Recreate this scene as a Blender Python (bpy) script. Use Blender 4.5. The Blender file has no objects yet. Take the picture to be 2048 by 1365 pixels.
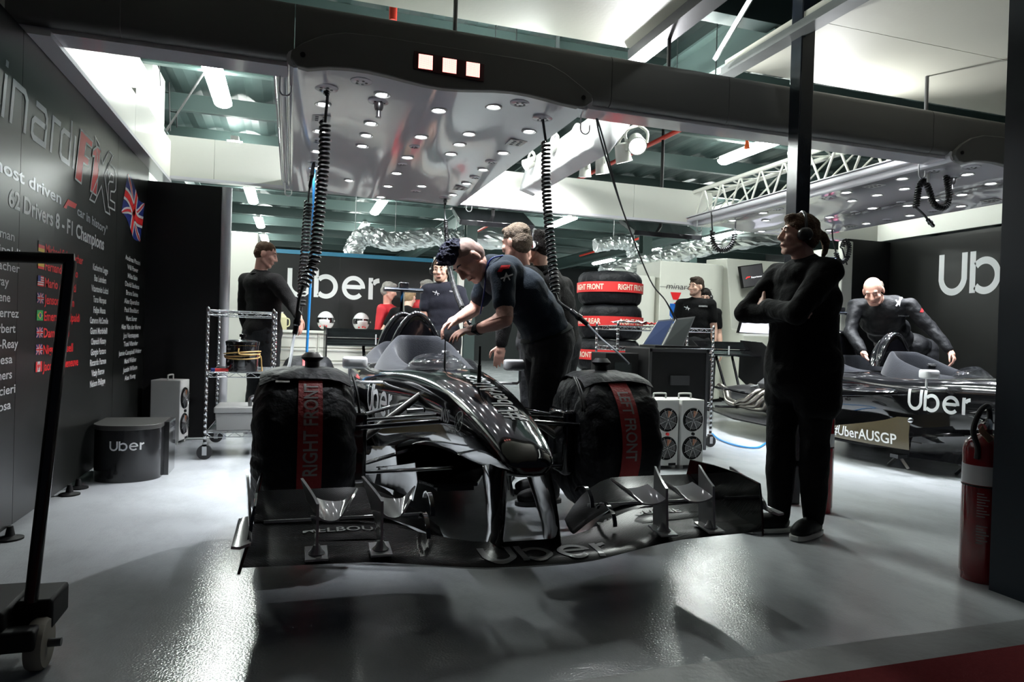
import bpy, math, random
import numpy as np
from mathutils import Vector, Matrix, noise
from mathutils.bvhtree import BVHTree
random.seed(7)
SC = bpy.context.scene
COL = SC.collection
PI = math.pi

# ------------------------------------------------------------------ camera, exposure, world
F_PX, CAM_H = 1370.0, 1.0
YAW, PITCH, ROLL = math.radians(17.8), math.radians(-0.45), math.radians(1.7)
_F = Vector((math.sin(YAW) * math.cos(PITCH), math.cos(YAW) * math.cos(PITCH), math.sin(PITCH)))
_R0 = Vector((math.cos(YAW), -math.sin(YAW), 0))
_U0 = _R0.cross(_F)
_R = math.cos(ROLL) * _R0 + math.sin(ROLL) * _U0
_U = math.cos(ROLL) * _U0 - math.sin(ROLL) * _R0
CAMP = Vector((0, 0, CAM_H))
cd = bpy.data.cameras.new('camera')
cam = bpy.data.objects.new('camera', cd)
COL.objects.link(cam)
cd.sensor_width = 36.0
cd.lens = F_PX / 2048 * 36
cd.clip_start = 0.05
cam.matrix_world = Matrix(((_R.x, _U.x, -_F.x, 0), (_R.y, _U.y, -_F.y, 0), (_R.z, _U.z, -_F.z, CAM_H), (0, 0, 0, 1)))
SC.camera = cam
SC.view_settings.view_transform = 'Standard'
SC.view_settings.look = 'None'
SC.view_settings.gamma = 1.0
SC.view_settings.use_curve_mapping = False
SC.view_settings.exposure = 0.65
wd = bpy.data.worlds.new('night')
SC.world = wd
wd.use_nodes = True
wd.node_tree.nodes['Background'].inputs[0].default_value = (0.55, 0.65, 0.9, 1)
wd.node_tree.nodes['Background'].inputs[1].default_value = 0.012
SC.cycles.max_bounces = 6
SC.cycles.diffuse_bounces = 3
SC.cycles.glossy_bounces = 4
SC.cycles.transmission_bounces = 4
SC.cycles.caustics_reflective = False
SC.cycles.caustics_refractive = False
SC.cycles.sample_clamp_indirect = 4.0


def at(px, py, axis, v):
    """the place in the garage seen at a point of the photograph, on the plane axis = v"""
    d = _F + (px - 1024) / F_PX * _R - (py - 682.5) / F_PX * _U
    i = 'xyz'.index(axis)
    return CAMP + d * ((v - CAMP[i]) / d[i])


def lamp(name, kind, loc, power, color=(1, 1, 1), size=0.1, size_y=None, direction=(0, 0, -1), angle=60, blend=0.3, spread=None):
    l = bpy.data.lights.new(name, kind)
    l.energy = power
    l.color = color
    if kind == 'AREA':
        l.shape = 'RECTANGLE' if size_y else 'DISK'
        l.size = size
        if size_y:
            l.size_y = size_y
        if spread:
            l.spread = math.radians(spread)
    elif kind == 'SPOT':
        l.spot_size = math.radians(angle)
        l.spot_blend = blend
        l.shadow_soft_size = size
    else:
        l.shadow_soft_size = size
    o = bpy.data.objects.new(name, l)
    COL.objects.link(o)
    o.location = loc
    o.rotation_euler = Vector(direction).to_track_quat('-Z', 'Y').to_euler()
    return o

# panel downlights, stage lamps on the bar, and beams added for door panels and fascia
LED_GRID = {.14: (4.32, 4.91, 5.47, 6.04, 6.57), .46: (4.01, 4.59, 4.88, 5.17, 6.40), .805: (4.085, 4.68, 5.27, 5.83, 6.38, 6.92), 1.12: (3.99, 4.59, 4.87, 5.155, 6.39), 1.455: (4.29, 4.87, 5.43, 5.99, 6.53)}
for _dx in (0, 4.53):
    for _x, _ys in LED_GRID.items():
        for _y in _ys:
            lamp('downlight_beam', 'SPOT', (_x + _dx, _y, 2.335), 54, (0.91, 0.955, 1.0), 0.03, angle=68, blend=0.5)
for _p, _t, _w, _an in (((2.62, 4.86, 2.60), (2.4, 2.4, 3.5), 110, 105), ((4.02, 4.62, 2.66), (4.4, 2.2, 3.3), 70, 115), ((2.66, 5.32, 2.45), (1.2, 3.0, 0.0), 5, 70), ((1.93, 5.42, 2.52), (-1.2, 5.6, 0.75), 170, 66), ((1.88, 5.82, 2.5), (-1.2, 4.5, 0.75), 200, 66), ((2.6, 5.75, 2.35), (3.7, 4.9, 0.0), 40, 66), ((2.45, 6.15, 2.3), (2.5, 9.2, 1.2), 120, 100), ((1.9, 6.3, 2.5), (1.2, 7.1, 2.55), 90, 140)):
    lamp('stage_and_fill_beam', 'SPOT', _p, _w, (0.97, 0.98, 1.0), 0.05, direction=Vector(_t) - Vector(_p), angle=_an, blend=0.7)



# ------------------------------------------------------------------ materials
MATS = {}


def mat(name, color, rough=0.5, metal=0.0, coat=0.0, var=0.08, nscale=8.0, bump=0.0, bscale=60.0, emit=None, estr=0.0, spec=0.5, sheen=0.0, coat_rough=0.05, rvar=0.0):
    if name in MATS:
        return MATS[name]
    m = bpy.data.materials.new(name)
    m.use_nodes = True
    nt = m.node_tree
    b = nt.nodes['Principled BSDF']
    c = (*color, 1)
    tc = nt.nodes.new('ShaderNodeTexCoord')
    nz = nt.nodes.new('ShaderNodeTexNoise')
    nz.inputs['Scale'].default_value = nscale
    nz.inputs['Detail'].default_value = 3
    nt.links.new(tc.outputs['Object'], nz.inputs['Vector'])
    mix = nt.nodes.new('ShaderNodeMix')
    mix.data_type = 'RGBA'
    nt.links.new(nz.outputs['Fac'], mix.inputs[0])
    mix.inputs[6].default_value = (*[x * (1 - var) for x in color], 1)
    mix.inputs[7].default_value = (*[min(1, x * (1 + var)) for x in color], 1)
    nt.links.new(mix.outputs[2], b.inputs['Base Color'])
    b.inputs['Roughness'].default_value = rough
    if rvar:
        mr = nt.nodes.new('ShaderNodeMapRange')
        mr.inputs[3].default_value = max(0.02, rough - rvar)
        mr.inputs[4].default_value = min(1, rough + rvar)
        nt.links.new(nz.outputs['Fac'], mr.inputs[0])
        nt.links.new(mr.outputs[0], b.inputs['Roughness'])
    b.inputs['Metallic'].default_value = metal
    b.inputs['Specular IOR Level'].default_value = spec
    b.inputs['Coat Weight'].default_value = coat
    b.inputs['Coat Roughness'].default_value = coat_rough
    if sheen:
        b.inputs['Sheen Weight'].default_value = sheen
        b.inputs['Sheen Roughness'].default_value = 0.4
    if bump:
        n2 = nt.nodes.new('ShaderNodeTexNoise')
        n2.inputs['Scale'].default_value = bscale
        n2.inputs['Detail'].default_value = 3
        nt.links.new(tc.outputs['Object'], n2.inputs['Vector'])
        bp = nt.nodes.new('ShaderNodeBump')
        bp.inputs['Strength'].default_value = bump
        bp.inputs['Distance'].default_value = 0.02
        nt.links.new(n2.outputs['Fac'], bp.inputs['Height'])
        nt.links.new(bp.outputs['Normal'], b.inputs['Normal'])
    if emit:
        b.inputs['Emission Color'].default_value = (*emit, 1)
        b.inputs['Emission Strength'].default_value = estr
    MATS[name] = m
    return m


def carbon(name, a=(0.012, 0.012, 0.013), c=(0.06, 0.06, 0.062), scale=420.0, rough=0.28, coat=1.0):
    m = mat(name, a, rough, 0.0, coat, spec=0.07)
    nt = m.node_tree
    b = nt.nodes['Principled BSDF']
    tc = nt.nodes.new('ShaderNodeTexCoord')
    w = nt.nodes.new('ShaderNodeTexWave')
    w.wave_type = 'BANDS'
    w.bands_direction = 'DIAGONAL'
    w.inputs['Scale'].default_value = scale / 6.28
    w.inputs['Distortion'].default_value = 0.0
    nt.links.new(tc.outputs['Object'], w.inputs['Vector'])
    mix = nt.nodes.new('ShaderNodeMix')
    mix.data_type = 'RGBA'
    mix.inputs[6].default_value = (*a, 1)
    mix.inputs[7].default_value = (*c, 1)
    nt.links.new(w.outputs['Fac'], mix.inputs[0])
    nt.links.new(mix.outputs[2], b.inputs['Base Color'])
    return m


# ------------------------------------------------------------------ mesh builder
def frame(d):
    d = Vector(d).normalized()
    a = Vector((0, 0, 1)) if abs(d.z) < 0.95 else Vector((1, 0, 0))
    u = d.cross(a).normalized()
    return u, d.cross(u).normalized()


class MB:
    def __init__(s):
        s.v, s.f, s.mi, s.k = [], [], [], 0

    def add(s, vs, fs):
        n = len(s.v)
        s.v += [Vector(p) for p in vs]
        s.f += [[i + n for i in f] for f in fs]
        s.mi += [s.k] * len(fs)
        return s

    def use(s, k):
        s.k = k
        return s

    def box(s, c, size, rot=None):
        hx, hy, hz = size[0] / 2, size[1] / 2, size[2] / 2
        vs = [Vector((x, y, z)) for x in (-hx, hx) for y in (-hy, hy) for z in (-hz, hz)]
        if rot is not None:
            if not isinstance(rot, Matrix):
                rot = Matrix.Rotation(rot, 3, 'Z')
            vs = [rot @ p for p in vs]
        vs = [p + Vector(c) for p in vs]
        return s.add(vs, [(0, 1, 3, 2), (4, 6, 7, 5), (0, 4, 5, 1), (2, 3, 7, 6), (0, 2, 6, 4), (1, 5, 7, 3)])

    def bx(s, x0, x1, y0, y1, z0, z1):
        return s.box(((x0 + x1) / 2, (y0 + y1) / 2, (z0 + z1) / 2), (abs(x1 - x0), abs(y1 - y0), abs(z1 - z0)))

    def cyl(s, p0, p1, r0, r1=None, n=16, caps=True):
        r1 = r0 if r1 is None else r1
        return s.tube([p0, p1], [r0, r1], n, caps=caps)

    def tube(s, pts, r, n=8, closed=False, caps=True, flat=None, up=None):
        pts = [Vector(p) for p in pts]
        m = len(pts)
        rs = r if isinstance(r, (list, tuple)) else [r] * m
        vs, fs = [], []
        u = None
        for i, p in enumerate(pts):
            if closed:
                d = pts[(i + 1) % m] - pts[i - 1]
            else:
                d = pts[min(i + 1, m - 1)] - pts[max(i - 1, 0)]
            if d.length < 1e-9:
                d = Vector((0, 0, 1))
            d.normalize()
            if up is not None:
                u = d.cross(Vector(up)).normalized()
            elif u is None:
                u = frame(d)[0]
            else:
                u = (u - d * u.dot(d))
                u = u.normalized() if u.length > 1e-6 else frame(d)[0]
            w = d.cross(u)
            for k in range(n):
                a = 2 * PI * k / n
                vs.append(p + (u * math.cos(a) + w * math.sin(a) * (flat or 1)) * rs[i])
        for i in range(m if closed else m - 1):
            j = (i + 1) % m
            for k in range(n):
                fs.append((i * n + k, i * n + (k + 1) % n, j * n + (k + 1) % n, j * n + k))
        if caps and not closed:
            fs.append(tuple(range(n))[::-1])
            fs.append(tuple((m - 1) * n + k for k in range(n)))
        return s.add(vs, fs)

    def lathe(s, prof, c=(0, 0, 0), axis='z', n=24, closed=False):
        c = Vector(c)
        if isinstance(axis, str):
            d = Vector({'x': (1, 0, 0), 'y': (0, 1, 0), 'z': (0, 0, 1)}[axis])
        else:
            d = Vector(axis).normalized()
        u, w = frame(d)
        vs, fs = [], []
        for r, h in prof:
            for k in range(n):
                a = 2 * PI * k / n
                vs.append(c + d * h + (u * math.cos(a) + w * math.sin(a)) * r)
        m = len(prof)
        for i in range(m if closed else m - 1):
            j = (i + 1) % m
            for k in range(n):
                fs.append((i * n + k, i * n + (k + 1) % n, j * n + (k + 1) % n, j * n + k))
        if not closed:
            if prof[0][0] > 1e-6:
                fs.append(tuple(range(n))[::-1])
            if prof[-1][0] > 1e-6:
                fs.append(tuple((m - 1) * n + k for k in range(n)))
        return s.add(vs, fs)

    def sph(s, c, r, n=16, m=10, rot=None):
        if not isinstance(r, (list, tuple)):
            r = (r, r, r)
        vs, fs = [], []
        for i in range(m + 1):
            t = PI * i / m
            for k in range(n):
                a = 2 * PI * k / n
                p = Vector((r[0] * math.sin(t) * math.cos(a), r[1] * math.sin(t) * math.sin(a), r[2] * math.cos(t)))
                if rot is not None:
                    p = rot @ p
                vs.append(p + Vector(c))
        for i in range(m):
            for k in range(n):
                fs.append((i * n + k, (i + 1) * n + k, (i + 1) * n + (k + 1) % n, i * n + (k + 1) % n))
        return s.add(vs, fs)

    def loft(s, secs, closed=True, caps=True):
        n = len(secs[0])
        vs = [p for q in secs for p in q]
        fs = []
        for i in range(len(secs) - 1):
            for k in range(n if closed else n - 1):
                fs.append((i * n + k, i * n + (k + 1) % n, (i + 1) * n + (k + 1) % n, (i + 1) * n + k))
        if caps and closed:
            fs.append(tuple(range(n))[::-1])
            fs.append(tuple((len(secs) - 1) * n + k for k in range(n)))
        return s.add(vs, fs)

    def prism(s, poly, fn, d):
        """poly: 2-D outline, fn(u, v, w) -> point, thickness d along w"""
        n = len(poly)
        vs = [fn(u, v, 0) for u, v in poly] + [fn(u, v, d) for u, v in poly]
        fs = [tuple(range(n))[::-1], tuple(range(n, 2 * n))]
        fs += [(i, (i + 1) % n, (i + 1) % n + n, i + n) for i in range(n)]
        return s.add(vs, fs)

    def sheet(s, rows, th):
        """a curved sheet with real thickness from rows of points"""
        m, n = len(rows), len(rows[0])
        P = [[Vector(p) for p in r] for r in rows]
        N = []
        for i in range(m):
            q = []
            for j in range(n):
                a = P[min(i + 1, m - 1)][j] - P[max(i - 1, 0)][j]
                b = P[i][min(j + 1, n - 1)] - P[i][max(j - 1, 0)]
                c = a.cross(b)
                q.append(c.normalized() * th / 2 if c.length > 1e-9 else Vector((0, 0, th / 2)))
            N.append(q)
        vs = [P[i][j] + N[i][j] for i in range(m) for j in range(n)] + [P[i][j] - N[i][j] for i in range(m) for j in range(n)]
        o = m * n
        fs = []
        for i in range(m - 1):
            for j in range(n - 1):
                a = i * n + j
                fs.append((a, a + n, a + n + 1, a + 1))
                fs.append((o + a, o + a + 1, o + a + n + 1, o + a + n))
        for i in range(m - 1):
            a, b = i * n, (i + 1) * n
            fs.append((a, o + a, o + b, b))
            a, b = a + n - 1, b + n - 1
            fs.append((a, b, o + b, o + a))
        for j in range(n - 1):
            fs.append((j, j + 1, o + j + 1, o + j))
            a = (m - 1) * n + j
            fs.append((a, o + a, o + a + 1, a + 1))
        return s.add(vs, fs)

    def xf(s, M, i0=0):
        for i in range(i0, len(s.v)):
            s.v[i] = M @ s.v[i]
        return s

    def mesh(s, name):
        me = bpy.data.meshes.new(name)
        me.from_pydata([tuple(p) for p in s.v], [], s.f)
        return me

    def build(s, name, mats, parent=None, smooth=35, bevel=0, sub=0, label=None):
        me = s.mesh(name)
        mats = mats if isinstance(mats, (list, tuple)) else [mats]
        for m in mats:
            me.materials.append(m)
        if len(mats) > 1:
            me.polygons.foreach_set('material_index', s.mi)
        return fin(name, me, parent, smooth, bevel, sub, label)


def fin(name, me, parent=None, smooth=35, bevel=0, sub=0, label=None):
    if smooth:
        me.polygons.foreach_set('use_smooth', [True] * len(me.polygons))
        if smooth < 180:
            me.set_sharp_from_angle(angle=math.radians(smooth))
    me.update()
    o = bpy.data.objects.new(name, me)
    COL.objects.link(o)
    if parent is not None:
        o.parent = parent
        if parent.type == 'EMPTY':
            o.matrix_parent_inverse = Matrix.Translation(-Vector(parent.location)) if not parent.get('_r') else parent.matrix_basis.inverted()
    if bevel:
        bm = o.modifiers.new('bevel', 'BEVEL')
        bm.width = bevel
        bm.segments = 2
        bm.limit_method = 'ANGLE'
        bm.harden_normals = False
    if sub:
        sm = o.modifiers.new('sub', 'SUBSURF')
        sm.levels = sub
        sm.render_levels = sub
    if label:
        o['label'] = label
    return o


def thing(name, loc, label, cat, group=None):
    o = bpy.data.objects.new(name, None)
    COL.objects.link(o)
    o.empty_display_size = 0.1
    o.location = loc
    return tag(o, label, cat, group)


def tag(o, label, cat, group=None, kind=None):
    o['label'] = label
    o['category'] = cat
    if group:
        o['group'] = group
    if kind:
        o['kind'] = kind
    return o


def struct(o):
    o['kind'] = 'structure'
    return o


def dup(root, d, label=None, group=None):
    """a copy of a thing with its parts and sub-parts, moved by d"""
    r = root.copy()
    COL.objects.link(r)
    r.location = Vector(root.location) + Vector(d)
    if label:
        r['label'] = label
    if group:
        r['group'] = group
    for ch in list(root.children):
        c = ch.copy()
        COL.objects.link(c)
        c.parent = r
        c.matrix_parent_inverse = ch.matrix_parent_inverse.copy()
        for g in ch.children:
            e = g.copy()
            COL.objects.link(e)
            e.parent = c
            e.matrix_parent_inverse = g.matrix_parent_inverse.copy()
    return r


TMP = bpy.data.scenes.new('workbench')


def bake(o):
    """keep the shape the modifiers give"""
    TMP.collection.objects.link(o)
    with bpy.context.temp_override(scene=TMP, view_layer=TMP.view_layers[0]):
        dg = bpy.context.evaluated_depsgraph_get()
    me = bpy.data.meshes.new_from_object(o.evaluated_get(dg), depsgraph=dg)
    TMP.collection.objects.unlink(o)
    old = o.data
    o.modifiers.clear()
    o.data = me
    me.name = o.name
    bpy.data.meshes.remove(old)
    return o


def mb_of(o):
    q = MB()
    q.add([v.co.copy() for v in o.data.vertices], [tuple(p.vertices) for p in o.data.polygons])
    return q


def turn(o, a):
    o.rotation_euler = (0, 0, a)
    return o


# ------------------------------------------------------------------ lettering
def text_mb(s, size=1.0, sx=1.0, bold=0.0, align='LEFT', space=1.0):
    cu = bpy.data.curves.new('t', 'FONT')
    cu.body = s
    cu.size = size
    cu.align_x = align
    cu.offset = bold * size
    cu.space_character = space
    cu.resolution_u = 3
    o = bpy.data.objects.new('t', cu)
    me = bpy.data.meshes.new_from_object(o)
    mb = MB()
    mb.add([Vector((v.co.x * sx, v.co.y, 0)) for v in me.vertices], [tuple(p.vertices) for p in me.polygons])
    bpy.data.objects.remove(o)
    bpy.data.curves.remove(cu)
    bpy.data.meshes.remove(me)
    return mb


def ribbon(mb, pts, w, closed=False):
    pts = [Vector((p[0], p[1])) for p in pts]
    n = len(pts)
    L, R = [], []
    for i in range(n):
        a = pts[i - 1] if (i > 0 or closed) else None
        b = pts[(i + 1) % n] if (i < n - 1 or closed) else None
        d1 = (pts[i] - a).normalized() if a is not None else None
        d2 = (b - pts[i]).normalized() if b is not None else None
        if d1 is None:
            d1 = d2
        if d2 is None:
            d2 = d1
        t = (d1 + d2)
        t = t.normalized() if t.length > 1e-6 else d1
        nn = Vector((-t.y, t.x))
        k = w / 2 / max(0.4, nn.dot(Vector((-d1.y, d1.x))))
        L.append(pts[i] + nn * k)
        R.append(pts[i] - nn * k)
    vs = [(*p, 0) for p in L] + [(*p, 0) for p in R]
    fs = []
    for i in range(n if closed else n - 1):
        j = (i + 1) % n
        fs.append((n + i, n + j, j, i))
    mb.add(vs, fs)


def arc(cx, cy, r, a0, a1, n=20, ry=None):
    return [(cx + r * math.cos(math.radians(a0 + (a1 - a0) * i / n)), cy + (ry or r) * math.sin(math.radians(a0 + (a1 - a0) * i / n))) for i in range(n + 1)]


def ride_logo(w=0.17):
    """the four-letter wordmark, cap height 1, width about 2.9"""
    mb = MB()
    r = 0.36
    h = w / 2
    ribbon(mb, [(h, 1.0), (h, 0.36)] + arc(h + 0.36, 0.36 + h * 0.55, 0.36, 180, 360, 18)[1:-1] + [(h + 0.72, 0.36), (h + 0.72, 1.0)], w)
    x = 0.97
    ribbon(mb, [(x + h, 1.0), (x + h, 0)], w)
    ribbon(mb, arc(x + h + r, 0.36 + h * 0.5, r, -138, 138, 30), w)
    x = 1.02 + 2 * r + w + 0.1
    ribbon(mb, [(x + w - .004, 0.43), (x + 2 * r + .004, 0.43)], w * 0.9)
    ribbon(mb, arc(x + h + r, 0.4, r, -2, 318, 30), w * 0.95)
    x += 2 * r + w + 0.13
    ribbon(mb, [(x + h, 0.8), (x + h, 0)], w)
    ribbon(mb, arc(x + h + 0.34, 0.4, 0.31, 146, 92, 8), w)
    return mb


def put(mb, fn):
    """map the 2-D lettering through fn(u, v) -> point"""
    for i, p in enumerate(mb.v):
        mb.v[i] = Vector(fn(p.x, p.y))
    return mb


def join(dst, *src):
    for m in src:
        n = len(dst.v)
        dst.v += m.v
        dst.f += [[i + n for i in f] for f in m.f]
        dst.mi += [dst.k] * len(m.f)
    return dst


def split_long(mb, mx):
    """cut big faces so that lettering can follow a curved surface"""
    import bmesh
    bm = bmesh.new()
    me = mb.mesh('t')
    bm.from_mesh(me)
    bmesh.ops.triangulate(bm, faces=bm.faces[:])
    for _ in range(6):
        es = [e for e in bm.edges if e.calc_length() > mx]
        if not es:
            break
        bmesh.ops.subdivide_edges(bm, edges=es, cuts=1)
        bmesh.ops.triangulate(bm, faces=bm.faces[:])
    out = MB()
    bm.verts.index_update()
    out.add([v.co.copy() for v in bm.verts], [[v.index for v in f.verts] for f in bm.faces])
    bm.free()
    bpy.data.meshes.remove(me)
    return out


def decal(mb, target_mb, d, off=0.002):
    """drop flat lettering onto a surface along direction d"""
    t = BVHTree.FromPolygons([tuple(p) for p in target_mb.v], target_mb.f)
    d = Vector(d).normalized()
    keep = {}
    for i, p in enumerate(mb.v):
        hit = t.ray_cast(p - d * 1.0, d, 3.0)
        if hit[0] is None:
            keep[i] = None
        else:
            nn = hit[1]
            if nn.dot(d) > 0:
                nn = -nn
            keep[i] = hit[0] + nn * off
    out = MB()
    idx = {}
    for f in mb.f:
        if any(keep[i] is None for i in f):
            continue
        q = []
        for i in f:
            if i not in idx:
                idx[i] = len(out.v)
                out.v.append(keep[i])
            q.append(idx[i])
        out.f.append(q)
        out.mi.append(0)
    return out


def helix(path, r, pitch, n=10):
    """a coil of radius r around a path"""
    path = [Vector(p) for p in path]
    out = []
    ph = 0.0
    for a, b in zip(path[:-1], path[1:]):
        d = b - a
        L = d.length
        u, w = frame(d)
        m = max(2, int(L / pitch * n))
        for i in range(m):
            t = i / m
            ph += L / m / pitch * 2 * PI
            out.append(a + d * t + u * math.cos(ph) * r + w * math.sin(ph) * r)
    return out


def smooth_path(pts, n=6):
    """Catmull-Rom"""
    P = [Vector(p) for p in pts]
    P = [P[0] * 2 - P[1]] + P + [P[-1] * 2 - P[-2]]
    out = []
    for i in range(1, len(P) - 2):
        a, b, c, d = P[i - 1:i + 3]
        for k in range(n):
            t = k / n
            out.append(0.5 * ((2 * b) + (c - a) * t + (2 * a - 5 * b + 4 * c - d) * t * t + (3 * b - a - 3 * c + d) * t ** 3))
    out.append(P[-2])
    return out

# ------------------------------------------------------------------ shared materials
M_white = mat('white_panel', (0.80, 0.80, 0.74), 0.25, coat=0.3, var=0.03, nscale=2)
M_lilac = mat('white_gloss_panel', (0.78, 0.77, 0.82), 0.12, coat=0.6, var=0.03, nscale=2)
M_beam = mat('grey_beam_paint', (0.13, 0.13, 0.125), 0.5, var=0.05, nscale=1.5, bump=0.02, bscale=200)
M_wallblack = mat('satin_black_wall', (0.006, 0.0065, 0.006), 0.30, var=0.12, nscale=1.2, spec=0.5)
M_black = mat('matt_black', (0.005, 0.005, 0.0055), 0.6, var=0.1, spec=0.25)
M_gblack = mat('gloss_black', (0.008, 0.008, 0.009), 0.12, coat=1.0, var=0.1)
M_rubber = mat('black_rubber', (0.015, 0.015, 0.016), 0.55, var=0.15, bump=0.05)
M_chrome = mat('chrome', (0.75, 0.76, 0.78), 0.15, metal=1.0, var=0.03)
M_steel = mat('brushed_steel', (0.55, 0.55, 0.56), 0.3, metal=1.0, var=0.08)
M_dsteel = mat('dark_steel', (0.12, 0.12, 0.125), 0.35, metal=0.8, var=0.1)
M_letter = mat('white_vinyl', (0.78, 0.79, 0.80), 0.3, var=0.02)
M_silver = mat('silver_vinyl', (0.55, 0.57, 0.62), 0.3, metal=0.3, var=0.02)
M_red = mat('red_vinyl', (0.80, 0.025, 0.03), 0.35, var=0.04)
M_blue = mat('blue_vinyl', (0.015, 0.03, 0.22), 0.35, var=0.04)
M_yellow = mat('yellow_vinyl', (0.75, 0.5, 0.03), 0.4, var=0.04)
M_green = mat('green_vinyl', (0.02, 0.35, 0.08), 0.4, var=0.04)
M_roof = mat('green_grey_roof_paint', (0.030, 0.050, 0.047), 0.5, var=0.12, nscale=0.8)
M_joist = mat('pale_green_steel_paint', (0.060, 0.092, 0.087), 0.45, var=0.1, nscale=1)
M_galv = mat('galvanised_steel', (0.42, 0.47, 0.47), 0.4, metal=0.6, var=0.15, nscale=6)
M_cream = mat('cream_door_panel', (0.52, 0.52, 0.44), 0.55, var=0.05, nscale=1.2, bump=0.04, bscale=40)
M_lightgrey = mat('light_grey_paint', (0.60, 0.60, 0.58), 0.45, var=0.05)
M_tube = mat('lit_tube', (1, 1, 1), 0.4, emit=(0.93, 1.0, 0.95), estr=82.0)
M_led = mat('lit_led', (1, 1, 1), 0.4, emit=(0.95, 0.97, 1.0), estr=14.0)
M_spot = mat('lit_lamp_lens', (1, 1, 1), 0.4, emit=(0.97, 0.98, 1.0), estr=20.0)
M_redpipe = mat('red_pipe_paint', (0.65, 0.05, 0.03), 0.4)
M_bluehose = mat('blue_hose', (0.02, 0.22, 0.55), 0.35)
M_orange = mat('orange_plastic', (0.8, 0.13, 0.03), 0.4)

# ------------------------------------------------------------------ floor


def floor_material():
    m = mat('grey_epoxy_floor', (0.46, 0.48, 0.50), 0.16, var=0.05, nscale=1.3, coat=0.0, spec=0.55)
    nt = m.node_tree
    b = nt.nodes['Principled BSDF']
    tc = nt.nodes.new('ShaderNodeTexCoord')
    n1 = nt.nodes.new('ShaderNodeTexNoise')
    n1.inputs['Scale'].default_value = 130
    n1.inputs['Detail'].default_value = 2
    nt.links.new(tc.outputs['Object'], n1.inputs['Vector'])
    n2 = nt.nodes.new('ShaderNodeTexNoise')
    n2.inputs['Scale'].default_value = 2.2
    n2.inputs['Detail'].default_value = 4
    nt.links.new(tc.outputs['Object'], n2.inputs['Vector'])
    bp = nt.nodes.new('ShaderNodeBump')
    bp.inputs['Strength'].default_value = 0.11
    bp.inputs['Distance'].default_value = 0.01
    nt.links.new(n1.outputs['Fac'], bp.inputs['Height'])
    nt.links.new(bp.outputs['Normal'], b.inputs['Normal'])
    mr = nt.nodes.new('ShaderNodeMapRange')
    mr.inputs[3].default_value = 0.05
    mr.inputs[4].default_value = 0.19
    nt.links.new(n2.outputs['Fac'], mr.inputs[0])
    nt.links.new(mr.outputs[0], b.inputs['Roughness'])
    # scuffs
    mp = nt.nodes.new('ShaderNodeMapping')
    mp.inputs["Scale"].default_value = (1.3, 0.8, 1)
    mp.inputs['Rotation'].default_value = (0, 0, 0.35)
    nt.links.new(tc.outputs['Object'], mp.inputs['Vector'])
    n3 = nt.nodes.new('ShaderNodeTexNoise')
    n3.inputs['Scale'].default_value = 2.5
    n3.inputs['Detail'].default_value = 8
    n3.inputs['Roughness'].default_value = 0.75
    nt.links.new(mp.outputs['Vector'], n3.inputs['Vector'])
    cr = nt.nodes.new('ShaderNodeValToRGB')
    cr.color_ramp.elements[0].position = 0.38
    cr.color_ramp.elements[0].color = (0.41, 0.43, 0.44, 1)
    cr.color_ramp.elements[1].position = 0.55
    cr.color_ramp.elements[1].color = (0.47, 0.49, 0.51, 1)
    nt.links.new(n3.outputs['Fac'], cr.inputs[0])
    nt.links.new(cr.outputs['Color'], b.inputs['Base Color'])
    return m


struct(MB().bx(-6, 14, 1.83, 26, -0.1, 0).build('floor', floor_material(), smooth=0))
struct(MB().bx(-6, 14, 1.665, 1.83, -0.1, 0.0).build('floor_concrete', mat('stained_concrete', (0.20, 0.205, 0.21), 0.45, var=0.35, nscale=7, bump=0.15, bscale=30), smooth=0))
struct(MB().bx(-6, 14, -4, 1.665, -0.1, 0.004).build('floor_carpet', mat('red_carpet', (0.17, 0.025, 0.028), 0.95, var=0.15, nscale=60, bump=0.4, bscale=300, spec=0.1), smooth=0))

# ------------------------------------------------------------------ roof, columns, outer walls
mb = MB()
rows = []
for i in range(201):
    x = -6 + i * 0.1
    rows.append([(x, 4.1, 3.78 + 0.03 * (i % 4 in (1, 2))), (x, 26, 3.78 + 0.03 * (i % 4 in (1, 2)))])
mb.sheet(rows, 0.02)
struct(mb.build('ceiling', M_roof, smooth=0))
for k, y in enumerate((4.7, 6.0, 7.5, 9.0, 10.5, 12.0, 13.5, 15.0, 16.5, 18.0, 19.5, 21.0, 22.5)):
    m = MB()
    m.bx(-6, 14, y - 0.012, y + 0.012, 3.56, 3.765)
    m.bx(-6, 14, y - 0.06, y + 0.012, 3.55, 3.565)
    struct(m.build('ceiling_purlin', M_joist, smooth=0))
for x in (-1.72, 3.3, 8.2):
    m = MB()
    m.bx(x - 0.01, x + 0.01, 4.2, 25.5, 3.22, 3.56)
    m.bx(x - 0.09, x + 0.09, 4.2, 25.5, 3.21, 3.235)
    m.bx(x - 0.09, x + 0.09, 4.2, 25.5, 3.53, 3.55)
    struct(m.build('ceiling_beam', M_joist, smooth=0))
for x, y in ((-1.72, 9.8), (2.75, 10.95), (3.3, 14.5), (6.1, 11.2), (8.2, 13)):
    m = MB()
    m.bx(x - 0.09, x + 0.09, y - 0.09, y - 0.08, 0, 3.22)
    m.bx(x - 0.09, x + 0.09, y + 0.08, y + 0.09, 0, 3.22)
    m.bx(x - 0.006, x + 0.006, y - 0.08, y + 0.08, 0, 3.22)
    struct(m.build('column', M_joist, smooth=0))
struct(MB().bx(-6, 14, 25.6, 25.8, 0, 4).build('wall_back', mat('dark_far_wall', (0.03, 0.035, 0.035), 0.7), smooth=0))
struct(MB().bx(-6.2, -6.0, 2, 26, 0, 4).build('wall_far_left', MATS['dark_far_wall'], smooth=0))
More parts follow.
